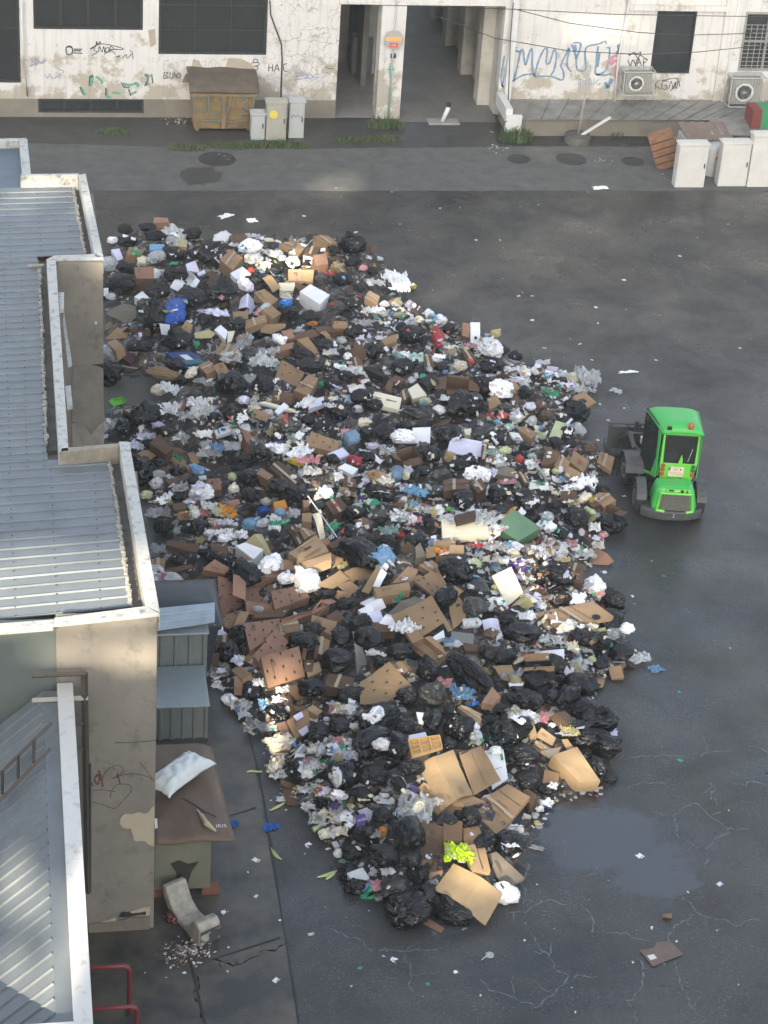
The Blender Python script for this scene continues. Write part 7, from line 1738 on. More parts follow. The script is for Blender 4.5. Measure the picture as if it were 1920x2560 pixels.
b 1060 1330 120 120 0 k
b 1350 1590 260 130 0 k
b 730 1530 150 110 0 k
f 850 1120 180 140 0 f |crumpled light blue film beside the dark grey bag
b 930 1195 110 50 0 b
f 1250 960 150 90 0 f
b 1290 1030 160 150 60 h |crumpled cream paper sack
s u 1090 880 1260 860 1300 1000 1180 960
x d .08 1255 820 1440 750 1500 890 1290 930 n=5 |dark brown punched tray by the white strip
x q .08 1010 1180 1100 1050 1170 1135 1100 1200 |pinkish carton with printed lines
x U .1 810 1220 880 1210 1050 1300 990 1360 |small sunlit kraft carton right of the dark grey bag
x w .05 465 1260 545 1270 530 1350 490 1340
x l .08 405 1455 540 1425 560 1475 410 1500
b 940 1390 110 90 0 w
b 970 1480 150 120 70 w |white foam scraps spilling beside a black bag
b 1120 1590 120 90 0 w
b 180 1540 150 120 0 w
f 1330 1290 180 90 0 w
f 1440 1330 90 60 0 w
f 1520 1310 90 60 0 p
f 690 1030 130 90 0 p
x U .1 1400 1370 1440 1340 1470 1450 1410 1490
f 310 920 80 30 0 w
@J
s z 400 215 540 165 595 215 420 262 l=.02
s u 120 450 200 420 600 540 300 665 l=.03
x w .05 560 215 715 200 745 400 640 470 |white printed carton panel with a green square
s w 525 560 650 465 742 440 738 532 l=.04
s u 410 255 560 180 695 430 510 515 l=.07 |plain half of the biggest flattened carton
s U 125 290 370 195 510 500 290 612 l=.1 |sunlit stained half of the biggest flattened carton
x u .1 478 600 745 442 898 530 680 803 t=12 |broad printed kraft carton lying flat
x n .22 850 485 885 475 950 530 900 590
x U .3 1050 245 1225 185 1385 425 1240 430 t=14 side=8 |large worn carton lying on its side
s n 1100 450 1240 430 1180 553 1150 540 t=30
s U 1178 556 1242 432 1385 425 1418 497 t=10 |open front flap of the large worn carton
s U 1118 128 1160 120 1212 192 1165 205 t=20
x u .14 1000 340 1105 370 1090 450 985 430 |small orange-brown carton on black bags
x U .06 945 100 980 50 1080 125 1060 165
x U .1 925 165 955 140 1055 200 1040 235 |small kraft carton with dark lettering
s z 965 225 1110 200 1090 240 1030 268
x z .05 600 930 665 910 860 1090 720 1175 lift=.03 |water-stained grey kraft sheet on wet asphalt
s q 185 980 300 960 295 1100 215 1100
x u .06 430 725 540 715 590 850 440 860
x n .25 300 680 430 700 430 832 300 832 t=18 |kraft carton with dark folded front, lowest open box
x d .02 150 690 312 742 266 1000 130 945 t=45 |dark brown box side with a row of bars logo
x u .1 440 870 580 855 625 1040 500 1060
s U 465 872 520 860 572 1040 500 1055 l=.08
f 395 930 165 150 0 F |fluorescent yellow-green crumpled vest
s U 375 965 717 1175 596 1390 235 1165 l=.12 |plain light kraft sheet, lowest big sheet
b 480 690 240 150 20 k
b 750 860 240 220 0 k |matte black bag on the wet asphalt
b 60 800 250 220 80 k
b 60 960 190 160 0 k
b 130 1080 160 170 0 k
b 190 1230 240 170 20 k
b 340 1340 320 180 25 k |lowest black bag of the whole heap
b 880 420 190 150 0 k
b 1020 480 170 90 0 k
b 850 260 260 150 0 k
b 1350 330 200 150 40 k
b 1280 130 260 140 0 k
b 1200 60 280 110 0 k
b 1450 415 110 60 0 k
f 110 620 240 210 15 c |big crumpled clear film near the lowest boxes
f 1170 80 110 90 0 h
u 1005 572 45 95 90 w |red-striped paper cup on the asphalt
u 838 690 50 70 10 w |cream paper cup by the printed carton
u 970 615 40 60 80 w
b 935 665 60 50 0 c
f 770 750 90 50 0 w
u 880 680 40 60 80 m
f 820 765 60 40 0 w
s v 80 415 132 430 112 520 66 510 |violet plastic tray edge
@I
s w 410 260 480 170 580 200 520 280
x n .15 230 330 330 240 410 250 380 320
s n 340 540 500 560 520 700 390 715 |brown board at the lower left fringe
s n 335 500 460 540 400 570 340 545
x w .06 420 400 460 280 540 280 500 400 |white foam tray in the lower left
u 585 272 50 80 80 w |red-printed white cup on napkins
u 680 290 50 110 80 w |longer red-printed white cup beside it
b 520 440 290 270 0 k
b 570 420 190 170 0 w |white kitchen waste spilling from a black bag
b 850 470 250 280 70 k
b 800 480 120 200 80 w |napkins and scraps in an open black bag
b 1100 480 290 180 0 k
b 660 130 190 150 0 k
b 680 690 120 90 0 k
b 1020 640 210 150 0 k
b 1320 540 150 150 0 k
b 1180 800 200 180 0 k
b 1060 970 250 180 0 k
b 1200 1140 310 220 0 k |black bag above the clear clamshell
b 930 1110 180 140 0 k
b 960 1400 210 140 0 k
b 1290 1400 260 240 0 g |smooth grey-black bag at the lower left tip
b 880 900 160 200 0 k
b 1170 210 160 120 0 w |white scrunched bag beside the wooden crate
f 860 290 200 120 0 l
f 650 240 120 90 0 m
f 800 190 120 100 0 p
f 910 190 90 90 0 w
f 700 600 150 100 0 m
b 690 790 110 90 0 m
f 640 840 130 90 0 c
b 700 950 120 90 0 m
b 870 830 190 190 0 w |white napkins heaped beside the purple printed card
f 800 760 120 90 0 m
f 830 930 120 90 0 m
f 570 720 110 70 0 w
f 350 660 90 50 0 w
f 320 460 130 80 0 w
b 820 1110 110 80 0 w |white scrunched bag on the wet asphalt
f 1120 950 80 190 0 c
b 1180 930 100 120 0 o |orange printed bag in the lower left
x v .04 960 790 1050 770 1040 880 970 910 |purple printed card with white letters
s l 980 715 1110 740 1070 850 1040 800
x c .1 890 1270 1020 1220 1075 1310 960 1395 |clear plastic clamshell tray
f 1140 1380 100 120 0 p
b 690 390 60 50 0 h
b 650 590 70 60 0 r |small red ball of wrapping
u 1140 620 50 70 30 w
u 1200 610 50 90 70 w
u 1260 640 45 60 10 m
f 1200 680 130 60 0 w
s u 900 640 980 620 950 670 905 680
s w 1240 400 1290 410 1390 510 1330 480
f 820 640 110 80 0 c
b 780 720 90 70 0 v
b 440 760 0 0 0 k
'''
reg = REG['S']
for ln in DATA.strip().split('\n'):
    phrase = None
    if '|' in ln: ln, phrase = ln.split('|'); phrase = phrase.strip()
    tk = ln.split()
    if not tk: continue
    if tk[0][0] == '@': reg = REG[tk[0][1]]; continue
    ox, oy, s = reg; S_ = lambda a, b: (ox+a/s, oy+b/s)
    k = tk[0]
    if k in 'bfjouCt':
        x, y, w, h, r = map(float, tk[1:6]); c = tk[6]
        if w == 0: continue
        px, py = S_(x, y)
        if k in 'bf':
            me = rnd.choice(FILM) if k == 'f' else None
            if k == 'f': w *= 1.1; h *= 1.15
            o = place_bag(px, py, w/s, h/s, r, c, phrase, me, name='plastic_film' if k == 'f' else None, noun='plastic film' if k == 'f' and c not in 'wml' else ('paper wrapping' if k == 'f' else None))
            if k == 'f': o.name = 'plastic_film' if c not in 'wml' else 'paper_wrapping'
        else:
            me = {'j': JUG, 'o': BOT, 'u': CUP}[k]; nm = {'j': 'water_jug', 'o': 'plastic_bottle', 'u': 'paper_cup'}[k]; nn = {'j': 'water jug', 'o': 'plastic bottle', 'u': 'paper cup'}[k]
            z = .3
            for _ in range(3): q = P(px, py, z); z = float(np.percentile(patch_vals(q[0], q[1], .1), 80))+.05
            sc = F/np.linalg.norm(q-[0, 0, CH]); L_ = max(w, h)/s/sc/2; W_ = min(w, h)/s/sc/2/(.44 if k == 'j' else .4)
            L_ = max(L_, .05) if k != 'u' else max(L_*.8, .05)
            o = inst(nm, me, fm(c) if c in 'ce' else (film('jug_blue', (.22, .36, .5), .15, .7, .2) if c == 'f' else sm(c)), (q[0], q[1], z+W_*.3), (W_, L_, W_), (rnd.uniform(-.2, .2), rnd.uniform(-.3, .3), R_(-r)+(0 if h > w else 1.57) if k == 'j' else R_(-r))); COV.append((px, py, w/s/2, h/s/2, 0)); ITEMS.append([o, nn, K[c][0], px, py, L_*2, phrase])
            if k == 'u': MB().lathe([(.40, 1.03), (.44, 1.05), (.42, 1.07)], M=Matrix.Rotation(R_(80), 3, 'X'), n=14).build('rim', m_white, o)
    else:
        c = tk[1]; i = 2; kw = {}
        dep = None
        if k == 'x': dep = float(tk[2]); i = 3
        nums = []
        while i < len(tk) and tk[i][0] in '-0123456789': nums.append(float(tk[i])); i += 1
        for t in tk[i:]:
            if t == 'op': kw['op'] = 1
            elif t[:3] == 'op=': kw['op'] = int(t[3:])
            elif t[:2] == 't=': kw['tilt'] = float(t[2:])
            elif t[:5] == 'side=': kw['side'] = float(t[5:])
            elif t[:2] == 'l=': kw['lift'] = float(t[2:])
            elif t[:5] == 'lift=': kw['lift'] = float(t[5:])
            elif t[:2] == 'n=': kw['ns'] = int(t[2:])
        pts = [S_(nums[j], nums[j+1]) for j in range(0, len(nums), 2)]; ns = kw.pop('ns', 0)
        if k == 'x':
            o, L0, n, ctr = place_box(pts, c, dep, phrase=phrase, tape=False if ns else None, **kw)
            if ns:
                mb = MB(); slots(mb, L0, n, ns, 1)
                for k_ in range(ns): MB().add(mb.v[4*k_:4*k_+4], [(0, 1, 2, 3)]).build('hand_slot', mat('slot_dark', (.012, .01, .008), .9), o)
        else: o, cs, n = place_sheet(pts, c, phrase=phrase, nslots=ns, **kw); L0 = cs; ctr = Vector((0, 0, 0))
        if phrase: SPECIAL = globals().setdefault('SP', {}); SPECIAL[phrase] = (o, L0, n, ctr)
# ---------------------------------------------------------------- printed marks on cartons
inkd = mat('print_dark', (.03, .028, .03), .8); inkb = mat('print_brown', (.12, .07, .04), .9); inkr = mat('print_red', (.35, .03, .02), .8); inkw = mat('print_white', (.6, .6, .58), .8); inkbl = mat('print_blue', (.03, .16, .34), .6); inkg = mat('print_green', (.02, .22, .1), .8)
def on_face(ph, u, v, s, _k, size, m, du=(0, 1), off=.02, ang=0.):
    """letters on the seen face of a carton; u,v in 0..1; reading along edge du"""
    o, L0, n, ctr = SP[ph]; a, b, c, d = [Vector(x) for x in L0[:4]]
    if ctr.length == 0: a, b, c, d = [x-o.location for x in (a, b, c, d)]
    p = a.lerp(b, u).lerp(d.lerp(c, u), v)+n*off; e = {(0, 1): b-a, (1, 0): a-b, (0, 3): d-a, (3, 0): a-d}[du].normalized(); w = n.cross(e)
    q = Matrix.Rotation(ang, 3, n); frame_text(s, p, q@e, q@w, size, m, o, 'printing')
def mark(ph, u, v, su, sv, m, off=.012, name='printed_panel'):
    o, L0, n, ctr = SP[ph]; a, b, c, d = [Vector(x) for x in L0[:4]]
    if ctr.length == 0: a, b, c, d = [x-o.location for x in (a, b, c, d)]
    f = lambda u, v: a.lerp(b, u).lerp(d.lerp(c, u), v)+n*off
    MB().prism([f(u-su/2, v-sv/2), f(u+su/2, v-sv/2), f(u+su/2, v+sv/2), f(u-su/2, v+sv/2)], n*.002).build(name, m, o)
def disc(ph, u, v, r, m, off=.014, hole=0., name='printed_disc'):
    o, L0, n, ctr = SP[ph]; a, b, c, d = [Vector(x) for x in L0[:4]]; p = a.lerp(b, u).lerp(d.lerp(c, u), v)+n*off; q = Vector((0, 0, 1)).rotation_difference(n).to_matrix()
    MB().lathe([(r, 0), (r, .002), (hole, .002), (hole, 0)] if hole else [(r, 0), (r, .002)], p, q, 20).build(name, m, o)
on_face('white carton with a black printed front', .5, .5, 'N', 1, .01, inkd) if 0 else None
on_face('big kraft carton with a printed cup logo', .62, .35, 'ПИРАМИДА', .085, inkb, (3, 0), .02) if 0 else None
mark('big kraft carton with a printed cup logo', .42, .5, .14, .22, inkd, .02); on_face('big kraft carton with a printed cup logo', .2, .5, 'Coffee & more', 0, .06, inkd, (0, 3), .02, 0)
on_face('big kraft carton with a printed cup logo', .82, .5, 'AWEARNESS', 0, .07, inkb, (0, 3), .02)
on_face('long flat kraft carton with printed lines', .62, .38, 'Smart Signage Wall Mount', 0, .075, inkd, (1, 0), .02); on_face('long flat kraft carton with printed lines', .62, .6, 'Soporte Mural de Pantalla', 0, .06, inkd, (1, 0), .02)
disc('long flat kraft carton with printed lines', .93, .72, .075, inkd, .02, .055)
on_face('broad printed kraft carton lying flat', .9, .25, '25', 0, .09, inkd, (0, 1), .02); on_face('broad printed kraft carton lying flat', .12, .35, '||||||||', 0, .09, inkd, (0, 1), .02)
for v_ in (.3, .42, .52): mark('broad printed kraft carton lying flat', .5, v_, .42, .012, inkb, .02, 'printed_line')
mark('broad printed kraft carton lying flat', .5, .72, .96, .01, inkd, .02, 'printed_line')
on_face('dark brown box side with a row of bars logo', .45, .5, 'cisco', 0, .10, inkd, (3, 0), .02)
for i_, hh in enumerate((.03, .06, .09, .06, .03, .06, .09, .06, .03)): mark('dark brown box side with a row of bars logo', .25, .38+i_*.03, hh, .01, inkd, .02, 'printed_bar')
on_face('small kraft carton with dark lettering', .4, .75, 'LUMOS', 0, .07, inkd, (0, 1), .02)
disc('large dark brown box with a round pale logo', .8, .7, .06, inkw, .02, .03)
disc('brown carton with two pale discs', .3, .35, .045, inkw, .02, .012); disc('brown carton with two pale discs', .55, .35, .045, inkw, .02, .012)
on_face('kraft carton with a red splash mark', .5, .55, 'ok', 0, .16, inkr, (0, 1), .02, .4)
mark('brown carton with a dark tape stripe', .5, .5, .08, .98, mat('tape_navy', (.02, .03, .08), .4), .016, 'tape'); mark('dark brown carton with a red stamp', .5, .45, .24, .22, inkr, .018); 
mark('long dark box with a small white label', .3, .8, .12, .2, inkw, .02, 'label'); disc('white box with a blue ring print', .5, .5, .05, inkbl, .018, .02); mark('white box with a blue ring print', .5, .2, .8, .08, inkbl, .018)
mark('white printed carton panel with a green square', .3, .85, .2, .12, inkg, .02); mark('white printed carton panel with a green square', .6, .4, .01, .7, inkd, .02, 'printed_line')
on_face('kraft carton with faint white letters', .5, .5, 'LFC', 0, .06, inkw, (0, 1), .02); on_face('purple printed card with white letters', .5, .6, 'milk', 0, .09, inkw, (0, 3), .02)
mark('plain half of the biggest flattened carton', .5, .5, .01, .9, inkb, .025, 'crease'); 
for u_, v_ in ((.3, .25), (.35, .4), (.25, .35)): disc('sunlit stained half of the biggest flattened carton', u_, v_, .03, mat('grease', (.24, .16, .08), .6), .1-.075)
for k_ in range(9): mark('sunlit stained half of the biggest flattened carton', .3+k_*.055, .86, .03, .14, MATS['grease'], .026, 'damp_mark')
mark('flat dark blue printed box', .35, .5, .3, .3, inkw, .016); mark('flat dark blue printed box', .62, .5, .25, .8, mat('print_teal', (.02, .12, .12), .5), .016); mark('flat dark blue printed box', .93, .5, .1, .96, inkw, .016)
# ---------------------------------------------------------------- special pieces
# blue and black carton with a round badge
def badge_box():
    f = lambda x, y: (900+x/3.318, 1400+y/3.318); z = .75; q = P(*f(1485, 930), z); e = empty('printed_carton', 'black and blue carton with a round badge, flaps open, lower right of the heap', 'carton', tuple(q), R_(2)); w = .27
    mb = MB(); mb.bx(-w, w, 0, .01, -.36, 0); mb.bx(-w, w, .30, .31, -.36, 0); mb.bx(-w, -w+.01, .01, .3, -.36, 0); mb.bx(w-.01, w, .01, .3, -.36, 0); mb.build('body', mat('carton_black', (.015, .015, .017), .5), e)
    mb = MB(); mb.prism([(-.09, -.004, 0), (.13, -.004, 0), (-.0, -.004, -.36), (-.09, -.004, -.36)], (0, -.003, 0)); mb.build('blue_panel', inkbl, e)
    M = Matrix.Rotation(R_(90), 3, 'X'); MB().lathe([(.065, 0), (.065, .002)], (-.03, -.009, -.17), M, 24).build('badge', inkw, e); MB().lathe([(.05, 0), (.05, .002), (.042, .002), (.042, 0)], (-.03, -.012, -.17), M, 24).build('badge_ring', inkr, e); mb = MB(); mb.bx(-.035, -.025, -.014, -.012, -.2, -.14); mb.build('badge_mark', inkd, e)
    frame_text('Adriatic', (.15, -.006, -.2), (1, 0, 0), (0, 0, 1), .08, inkw, e); MB().bx(-.25, -.12, -.004, -.001, -.22, -.12).build('label', m_white, e)
    for a in ((-w, -.09, 1), (-.08, w-.02, 1), (-w+.02, w-.02, 2)):
        mb = MB(); y0 = 0 if a[2] == 1 else .31; s = -1 if a[2] == 1 else 1; mb.prism([(a[0], y0, 0), (a[1], y0, 0), (a[1]-.01, y0+s*.03, .12), (a[0]+.01, y0+s*.03, .12)], (0, .006, 0)); mb.build('flap', sm('u'), e)
badge_box()
def wood_crate():
    f = lambda x, y: (900+x/3.318, 1400+y/3.318); pts = [f(395, 1500), f(660, 1465), f(683, 1570), f(430, 1645)]; z = .95; cs = [Vector(pl(x, y, Vector((0, -math.tan(R_(15)), 1)).normalized(), P(*f(540, 1550), z))) for x, y in pts]; o0 = cs[0]
    e = empty('wooden_crate', 'pale wooden crate with cross slats lying on black bags', 'crate', tuple(o0)); a, b, c, d = [p-o0 for p in cs]; n = (d-a).cross(b-a).normalized(); n = -n if n.z < 0 else n; m = mat('pine_wood', (.50, .34, .15), .7, (.40, .24, .09), sc=5, amt=1.)
    g_ = lambda u, v: a.lerp(b, u).lerp(d.lerp(c, u), v)
    mb = MB(); mb.prism([g_(0, 0), g_(1, 0), g_(1, 1), g_(0, 1)], -n*.012); mb.build('base', m, e)
    for k, (u0, u1, v0, v1) in enumerate(((0, 1, 0, .06), (0, 1, .94, 1), (0, .04, .06, .94), (.96, 1, .06, .94), (.3, .36, .06, .94), (.63, .69, .06, .94), (.04, .3, .36, .40), (.04, .3, .66, .70), (.36, .63, .46, .5), (.69, .96, .36, .40))):
        mb = MB(); mb.prism([p+n*(.001+.0005*k) for p in (g_(u0, v0), g_(u1, v0), g_(u1, v1), g_(u0, v1))], n*.05); mb.build('slat', m, e)
wood_crate()
def stick(p, q, z0, z1, r, m, name, lab, cat='stick'):
    a, b = Vector(P(*p, z0)), Vector(P(*q, z1)); mb = MB(); mb.tube([(0, 0, 0), b-a], r, 6); tag(mb.build(name, m, loc=a), lab, cat); COV.append(((p[0]+q[0])/2, (p[1]+q[1])/2, 3, 3, 0))
E_ = lambda x, y: (700+x/3.318, 1000+y/3.318)
stick(E_(232, 797), E_(472, 1137), 1.15, .95, .012, m_white, 'white_stick', 'long thin white stick lying across the heap near its middle')
stick((482, 706), (494, 730), .85, .8, .012, m_white, 'white_stick', 'short white stick below the open foam box')
I_ = lambda x, y: (600+x/3.318, 1800+y/3.318)
def leaf(pts, w, lab):
    mb = MB()
    for l in pts:
        q = smoothline([(*P(*I_(*p))[:2], .012) for p in l], 5); n = len(q); vs = []
        for i, p in enumerate(q):
            t = (q[min(i+1, n-1)]-q[max(i-1, 0)]).normalized(); s = Vector((-t.y, t.x, 0))*w*math.sin(math.pi*(i+.4)/(n+.2)); vs += [p-s, p+Vector((0, 0, .02)), p+s]
        mb.add(vs, [f for i in range(n-1) for f in ((3*i, 3*i+1, 3*i+4, 3*i+3), (3*i+1, 3*i+2, 3*i+5, 3*i+4))])
    tag(mb.build('leek_leaf', mat('leek_green', (.36, .42, .14), .6, (.5, .5, .28), sc=6)), lab, 'leaf', 'leek leaves dropped on the asphalt')
leaf([[(640, 1312), (700, 1295), (760, 1275), (808, 1252)], [(712, 1330), (745, 1300), (790, 1270)]], .035, 'forked yellow-green leek leaf beside the clamshell tray')
leaf([[(255, 1065), (285, 1110), (310, 1140), (345, 1165)]], .03, 'single leek leaf nearest the brown-covered skip')
leaf([[(245, 760), (290, 735), (335, 710), (375, 690)]], .03, 'pale leek leaf touching the lower left fringe of the heap')
leaf([[(55, 440), (90, 430), (140, 434), (185, 436)]], .02, 'thin dry leaf left of the lower heap')
def ground_bit(px, py, name, lab, cat, me, m, scl, rz=0, z=.01):
    q = P(px, py, z); o = inst(name, me, m, (q[0], q[1], z), scl, (0, 0, rz)); tag(o, lab, cat); return o
# bowl, lids, flat carton on the ground
e = empty('paper_bowl', 'round kraft paper bowl with crumpled foil below the lowest bags', 'bowl', (*P(1028, 2296)[:2], 0)); MB().lathe([(.085, 0), (.105, .09), (.108, .095), (.1, .095), (.08, .02), (.01, .02)], n=24).build('bowl', sm('q'), e); b_ = inst('foil', BALL[0], m_white, (0, 0, .05), (.07, .07, .03), (0, 0, 0)); b_.parent = e
def lid_straw(px, py, r, lab, dr):
    q = P(px, py); e = empty('cup_lid', lab, 'lid', (*q[:2], 0), 0, 'cup lids on the asphalt'); MB().lathe([(r, 0), (r, .012), (r*.8, .02), (r*.75, .012)], n=22).build('lid', film('lid_plastic', (.5, .53, .53), .3, .8, .1), e); MB().tube([(0, 0, .025), (dr[0], dr[1], .01)], .006, 6).build('straw', m_white, e)
lid_straw(1224, 2388, .06, 'round plastic lid with straw alone on the lower asphalt', (-.13, -.09)); lid_straw(1347, 2066, .06, 'round plastic lid with straw right of the spilled cups', (.08, .05)); lid_straw(1335, 2030, .05, 'plastic lid and long straw beside the spilled cups', (.17, .08))
o = MB().prism([Vector((*P(*p)[:2], .012))-Vector((*P(1655, 2385)[:2], 0)) for p in ((1598, 2378), (1636, 2370), (1640, 2358), (1675, 2355), (1708, 2388), (1632, 2418))], (0, 0, .006)).build('flattened_carton', mat('soaked_card', (.15, .11, .085), .7, (.11, .08, .06), sc=4), loc=(*P(1655, 2385)[:2], 0)); tag(o, 'soaked brown flattened carton alone on cracked asphalt, bottom right', 'cardboard'); MB().prism([Vector((*P(*p)[:2], .019))-Vector((*P(1655, 2385)[:2], 0)) for p in ((1617, 2392), (1634, 2388), (1642, 2398), (1626, 2403))], (0, 0, .002)).build('label', m_white, o)
o = MB().prism([Vector((*P(*p)[:2], .012))-Vector((*P(1084, 2320)[:2], 0)) for p in ((1056, 2310), (1068, 2296), (1111, 2323), (1102, 2336))], (0, 0, .006)).build('cardboard_piece', sm('q'), loc=(*P(1084, 2320)[:2], 0)); tag(o, 'small brown board half under the lowest black bag', 'cardboard')
ground_bit(1668, 2290, 'paper_bowl', 'tiny tan bowl on the asphalt above the soaked carton', 'bowl', CUP, sm('U'), (.1, .06, .1), 1.2, .03)
ground_bit(1529, 1830, 'plastic_wrapper', 'lavender wrapper with printed pattern right of the heap', 'wrapper', FLATP[1], sm('l'), (.11, .1, .08)); ground_bit(1508, 1868, 'paper_scrap', 'small pale square of paper right of the heap', 'paper', FLATP[2], sm('f'), (.06, .05, .03), .6)
ground_bit(1500, 1805, 'plastic_film', 'torn clear film right of the shiny bags', 'film', FILM[0], fm('c'), (.17, .09, .05), -.5); ground_bit(1342, 2120, 'plastic_wrapper', 'small clear wrapper right of the matte black bag', 'wrapper', FILM[1], fm('c'), (.1, .05, .04), -.4)
ground_bit(1640, 1672, 'plastic_wrapper', 'blue and clear wrapper on open asphalt right of the heap', 'wrapper', FILM[2], fm('f'), (.12, .09, .06), .3); ground_bit(676, 2068, 'plastic_wrapper', 'bright blue crumpled wrapper on the apron edge', 'wrapper', FILM[3], fm('b'), (.11, .08, .05), .4)
ground_bit(579, 2060, 'plastic_glove', 'crumpled blue glove beside the brown-covered skip', 'glove', FILM[4], fm('b'), (.1, .07, .06), .4); ground_bit(1570, 930, 'plastic_film', 'white film blown onto asphalt above the loader', 'film', FILM[5], fm('w'), (.2, .05, .04), .1); ground_bit(1540, 977, 'plastic_film', 'small crumpled film above the loader', 'film', FILM[6], fm('c'), (.12, .1, .06), -.6)
ground_bit(565, 540, 'plastic_film', 'pale film on the asphalt above the far heap', 'film', FILM[5], fm('w'), (.18, .1, .05), .6); ground_bit(630, 551, 'plastic_film', 'second pale film on the asphalt above the far heap', 'film', FILM[2], fm('w'), (.12, .1, .05), .2)
ground_bit(432, 2292, 'plastic_bag', 'dark red glossy bag beside the curved foam block', 'bag', BAGS[3], film('film_darkred', (.09, .02, .02), .25), (.13, .16, .09), .5, .05)
ground_bit(1500, 470, 'paper_scrap', 'white litter on the manhole cover', 'paper', FILM[1], sm('w'), (.2, .1, .04), .2)
# white sack on the skip
o = place_bag(448, 1935, 150, 62, -33, 'w', me=LOOSE[2]); ITEMS.pop(); COV.pop(); q = P(448, 1935, 1.32); pm = MB(); nu, nv = 30, 18; pv_ = []
for i in range(nu+1):
    for j in range(nv+1):
        u, v = i/nu*2-1, j/nv*2-1
        for _q in (0,): w_ = (max(0, 1-abs(u)**3.2)*max(0, 1-abs(v)**2.6))**.5
        pinch = 1-.16*(1-abs(u)**2)*(abs(v) > 0)*0+.06*mn.noise(Vector((u*3, v*3, 2))); pv_.append((u*(1+.10*abs(v)**3)*pinch, v*(.92+.22*abs(u)**4)*pinch, w_*(1+.25*mn.noise(Vector((u*4, v*2.5, 5))))+.06*abs(mn.noise(Vector((u*9, v*6, 1))))))
m_ = nv+1; fs_ = [(i*m_+j, (i+1)*m_+j, (i+1)*m_+j+1, i*m_+j+1) for i in range(nu) for j in range(nv)]; k_ = len(pv_); pm.add(pv_+[(x, y, -z*.5) for x, y, z in pv_], fs_+[tuple(reversed([a+k_ for a in f])) for f in fs_])
o.data = pm.mesh('sack', dummy, True); o.material_slots[0].link = 'OBJECT'; o.material_slots[0].material = mat('sack_film', (.60, .63, .62), .4, (.48, .52, .51), sc=3, amt=1., bump=.3, bsc=9); o.location = q; o.scale = (.50, .225, .17); o.rotation_euler = (0, .05, R_(48)); o.name = 'white_sack'; tag(o, 'long lumpy white sack lying on the brown covered skip', 'sack')
# ---------------------------------------------------------------- filler: medium items where the photo's heap is still bare
out_px = [(x*1.1573, y*1.1573) for x, y in out]
def in_poly(x, y):
    c = False; n = len(out_px)
    for i in range(n):
        a, b = out_px[i], out_px[(i+1) % n]
        if (a[1] > y) != (b[1] > y) and x < (b[0]-a[0])*(y-a[1])/(b[1]-a[1])+a[0]: c = not c
    return c
cov = np.zeros((640, 480), bool)      # photo / 4
yy, xx = np.mgrid[0:640, 0:480]
def cadd(cx, cy, a, b, rot):
    X, Y = xx*4-cx, yy*4-cy; u = X*math.cos(rot)+Y*math.sin(rot); v = -X*math.sin(rot)+Y*math.cos(rot); cov[(u/(a+1))**2+(v/(b+1))**2 < 1] = True
for c in COV: cadd(*c)
BARE = [(330, 975, 78, 55), (570, 1135, 60, 25), (600, 1170, 70, 30), (650, 1285, 50, 22), (545, 1245, 35, 20), (640, 865, 40, 18), (590, 960, 40, 12)]
bare = lambda x, y: any(((x-a)/c)**2+((y-b)/d)**2 < 1 for a, b, c, d in BARE)
WH = [(560, 640, 150, 60, .7), (760, 660, 60, 40, .9), (1040, 790, 110, 60, 1.), (1330, 940, 130, 60, 1.2), (830, 930, 120, 60, .7), (1160, 900, 60, 60, .5), (560, 1040, 140, 60, .7), (760, 1060, 90, 50, 1.), (1300, 1090, 120, 80, .9), (1330, 1200, 130, 50, 1.), (900, 1190, 220, 90, .5), (1040, 1290, 160, 60, .8), (520, 1290, 90, 70, .6), (560, 1370, 120, 50, .5), (1340, 1420, 140, 110, 1.5), (1420, 1500, 100, 50, 1.3), (1250, 1390, 90, 40, .9), (1400, 1620, 100, 60, 1.3), (600, 1740, 60, 60, .8), (790, 1790, 110, 60, .45), (830, 1890, 110, 80, .8), (870, 2040, 70, 80, .7), (1380, 2040, 50, 50, .6), (1060, 880, 140, 60, .5), (650, 1180, 90, 30, .0), (1250, 1830, 120, 40, .5), (720, 1960, 60, 100, 1.)]
def dens(x, y): return .16+sum(w*math.exp(-((x-a)/b)**2-((y-c)/d)**2) for a, c, b, d, w in WH)
ntry = 0
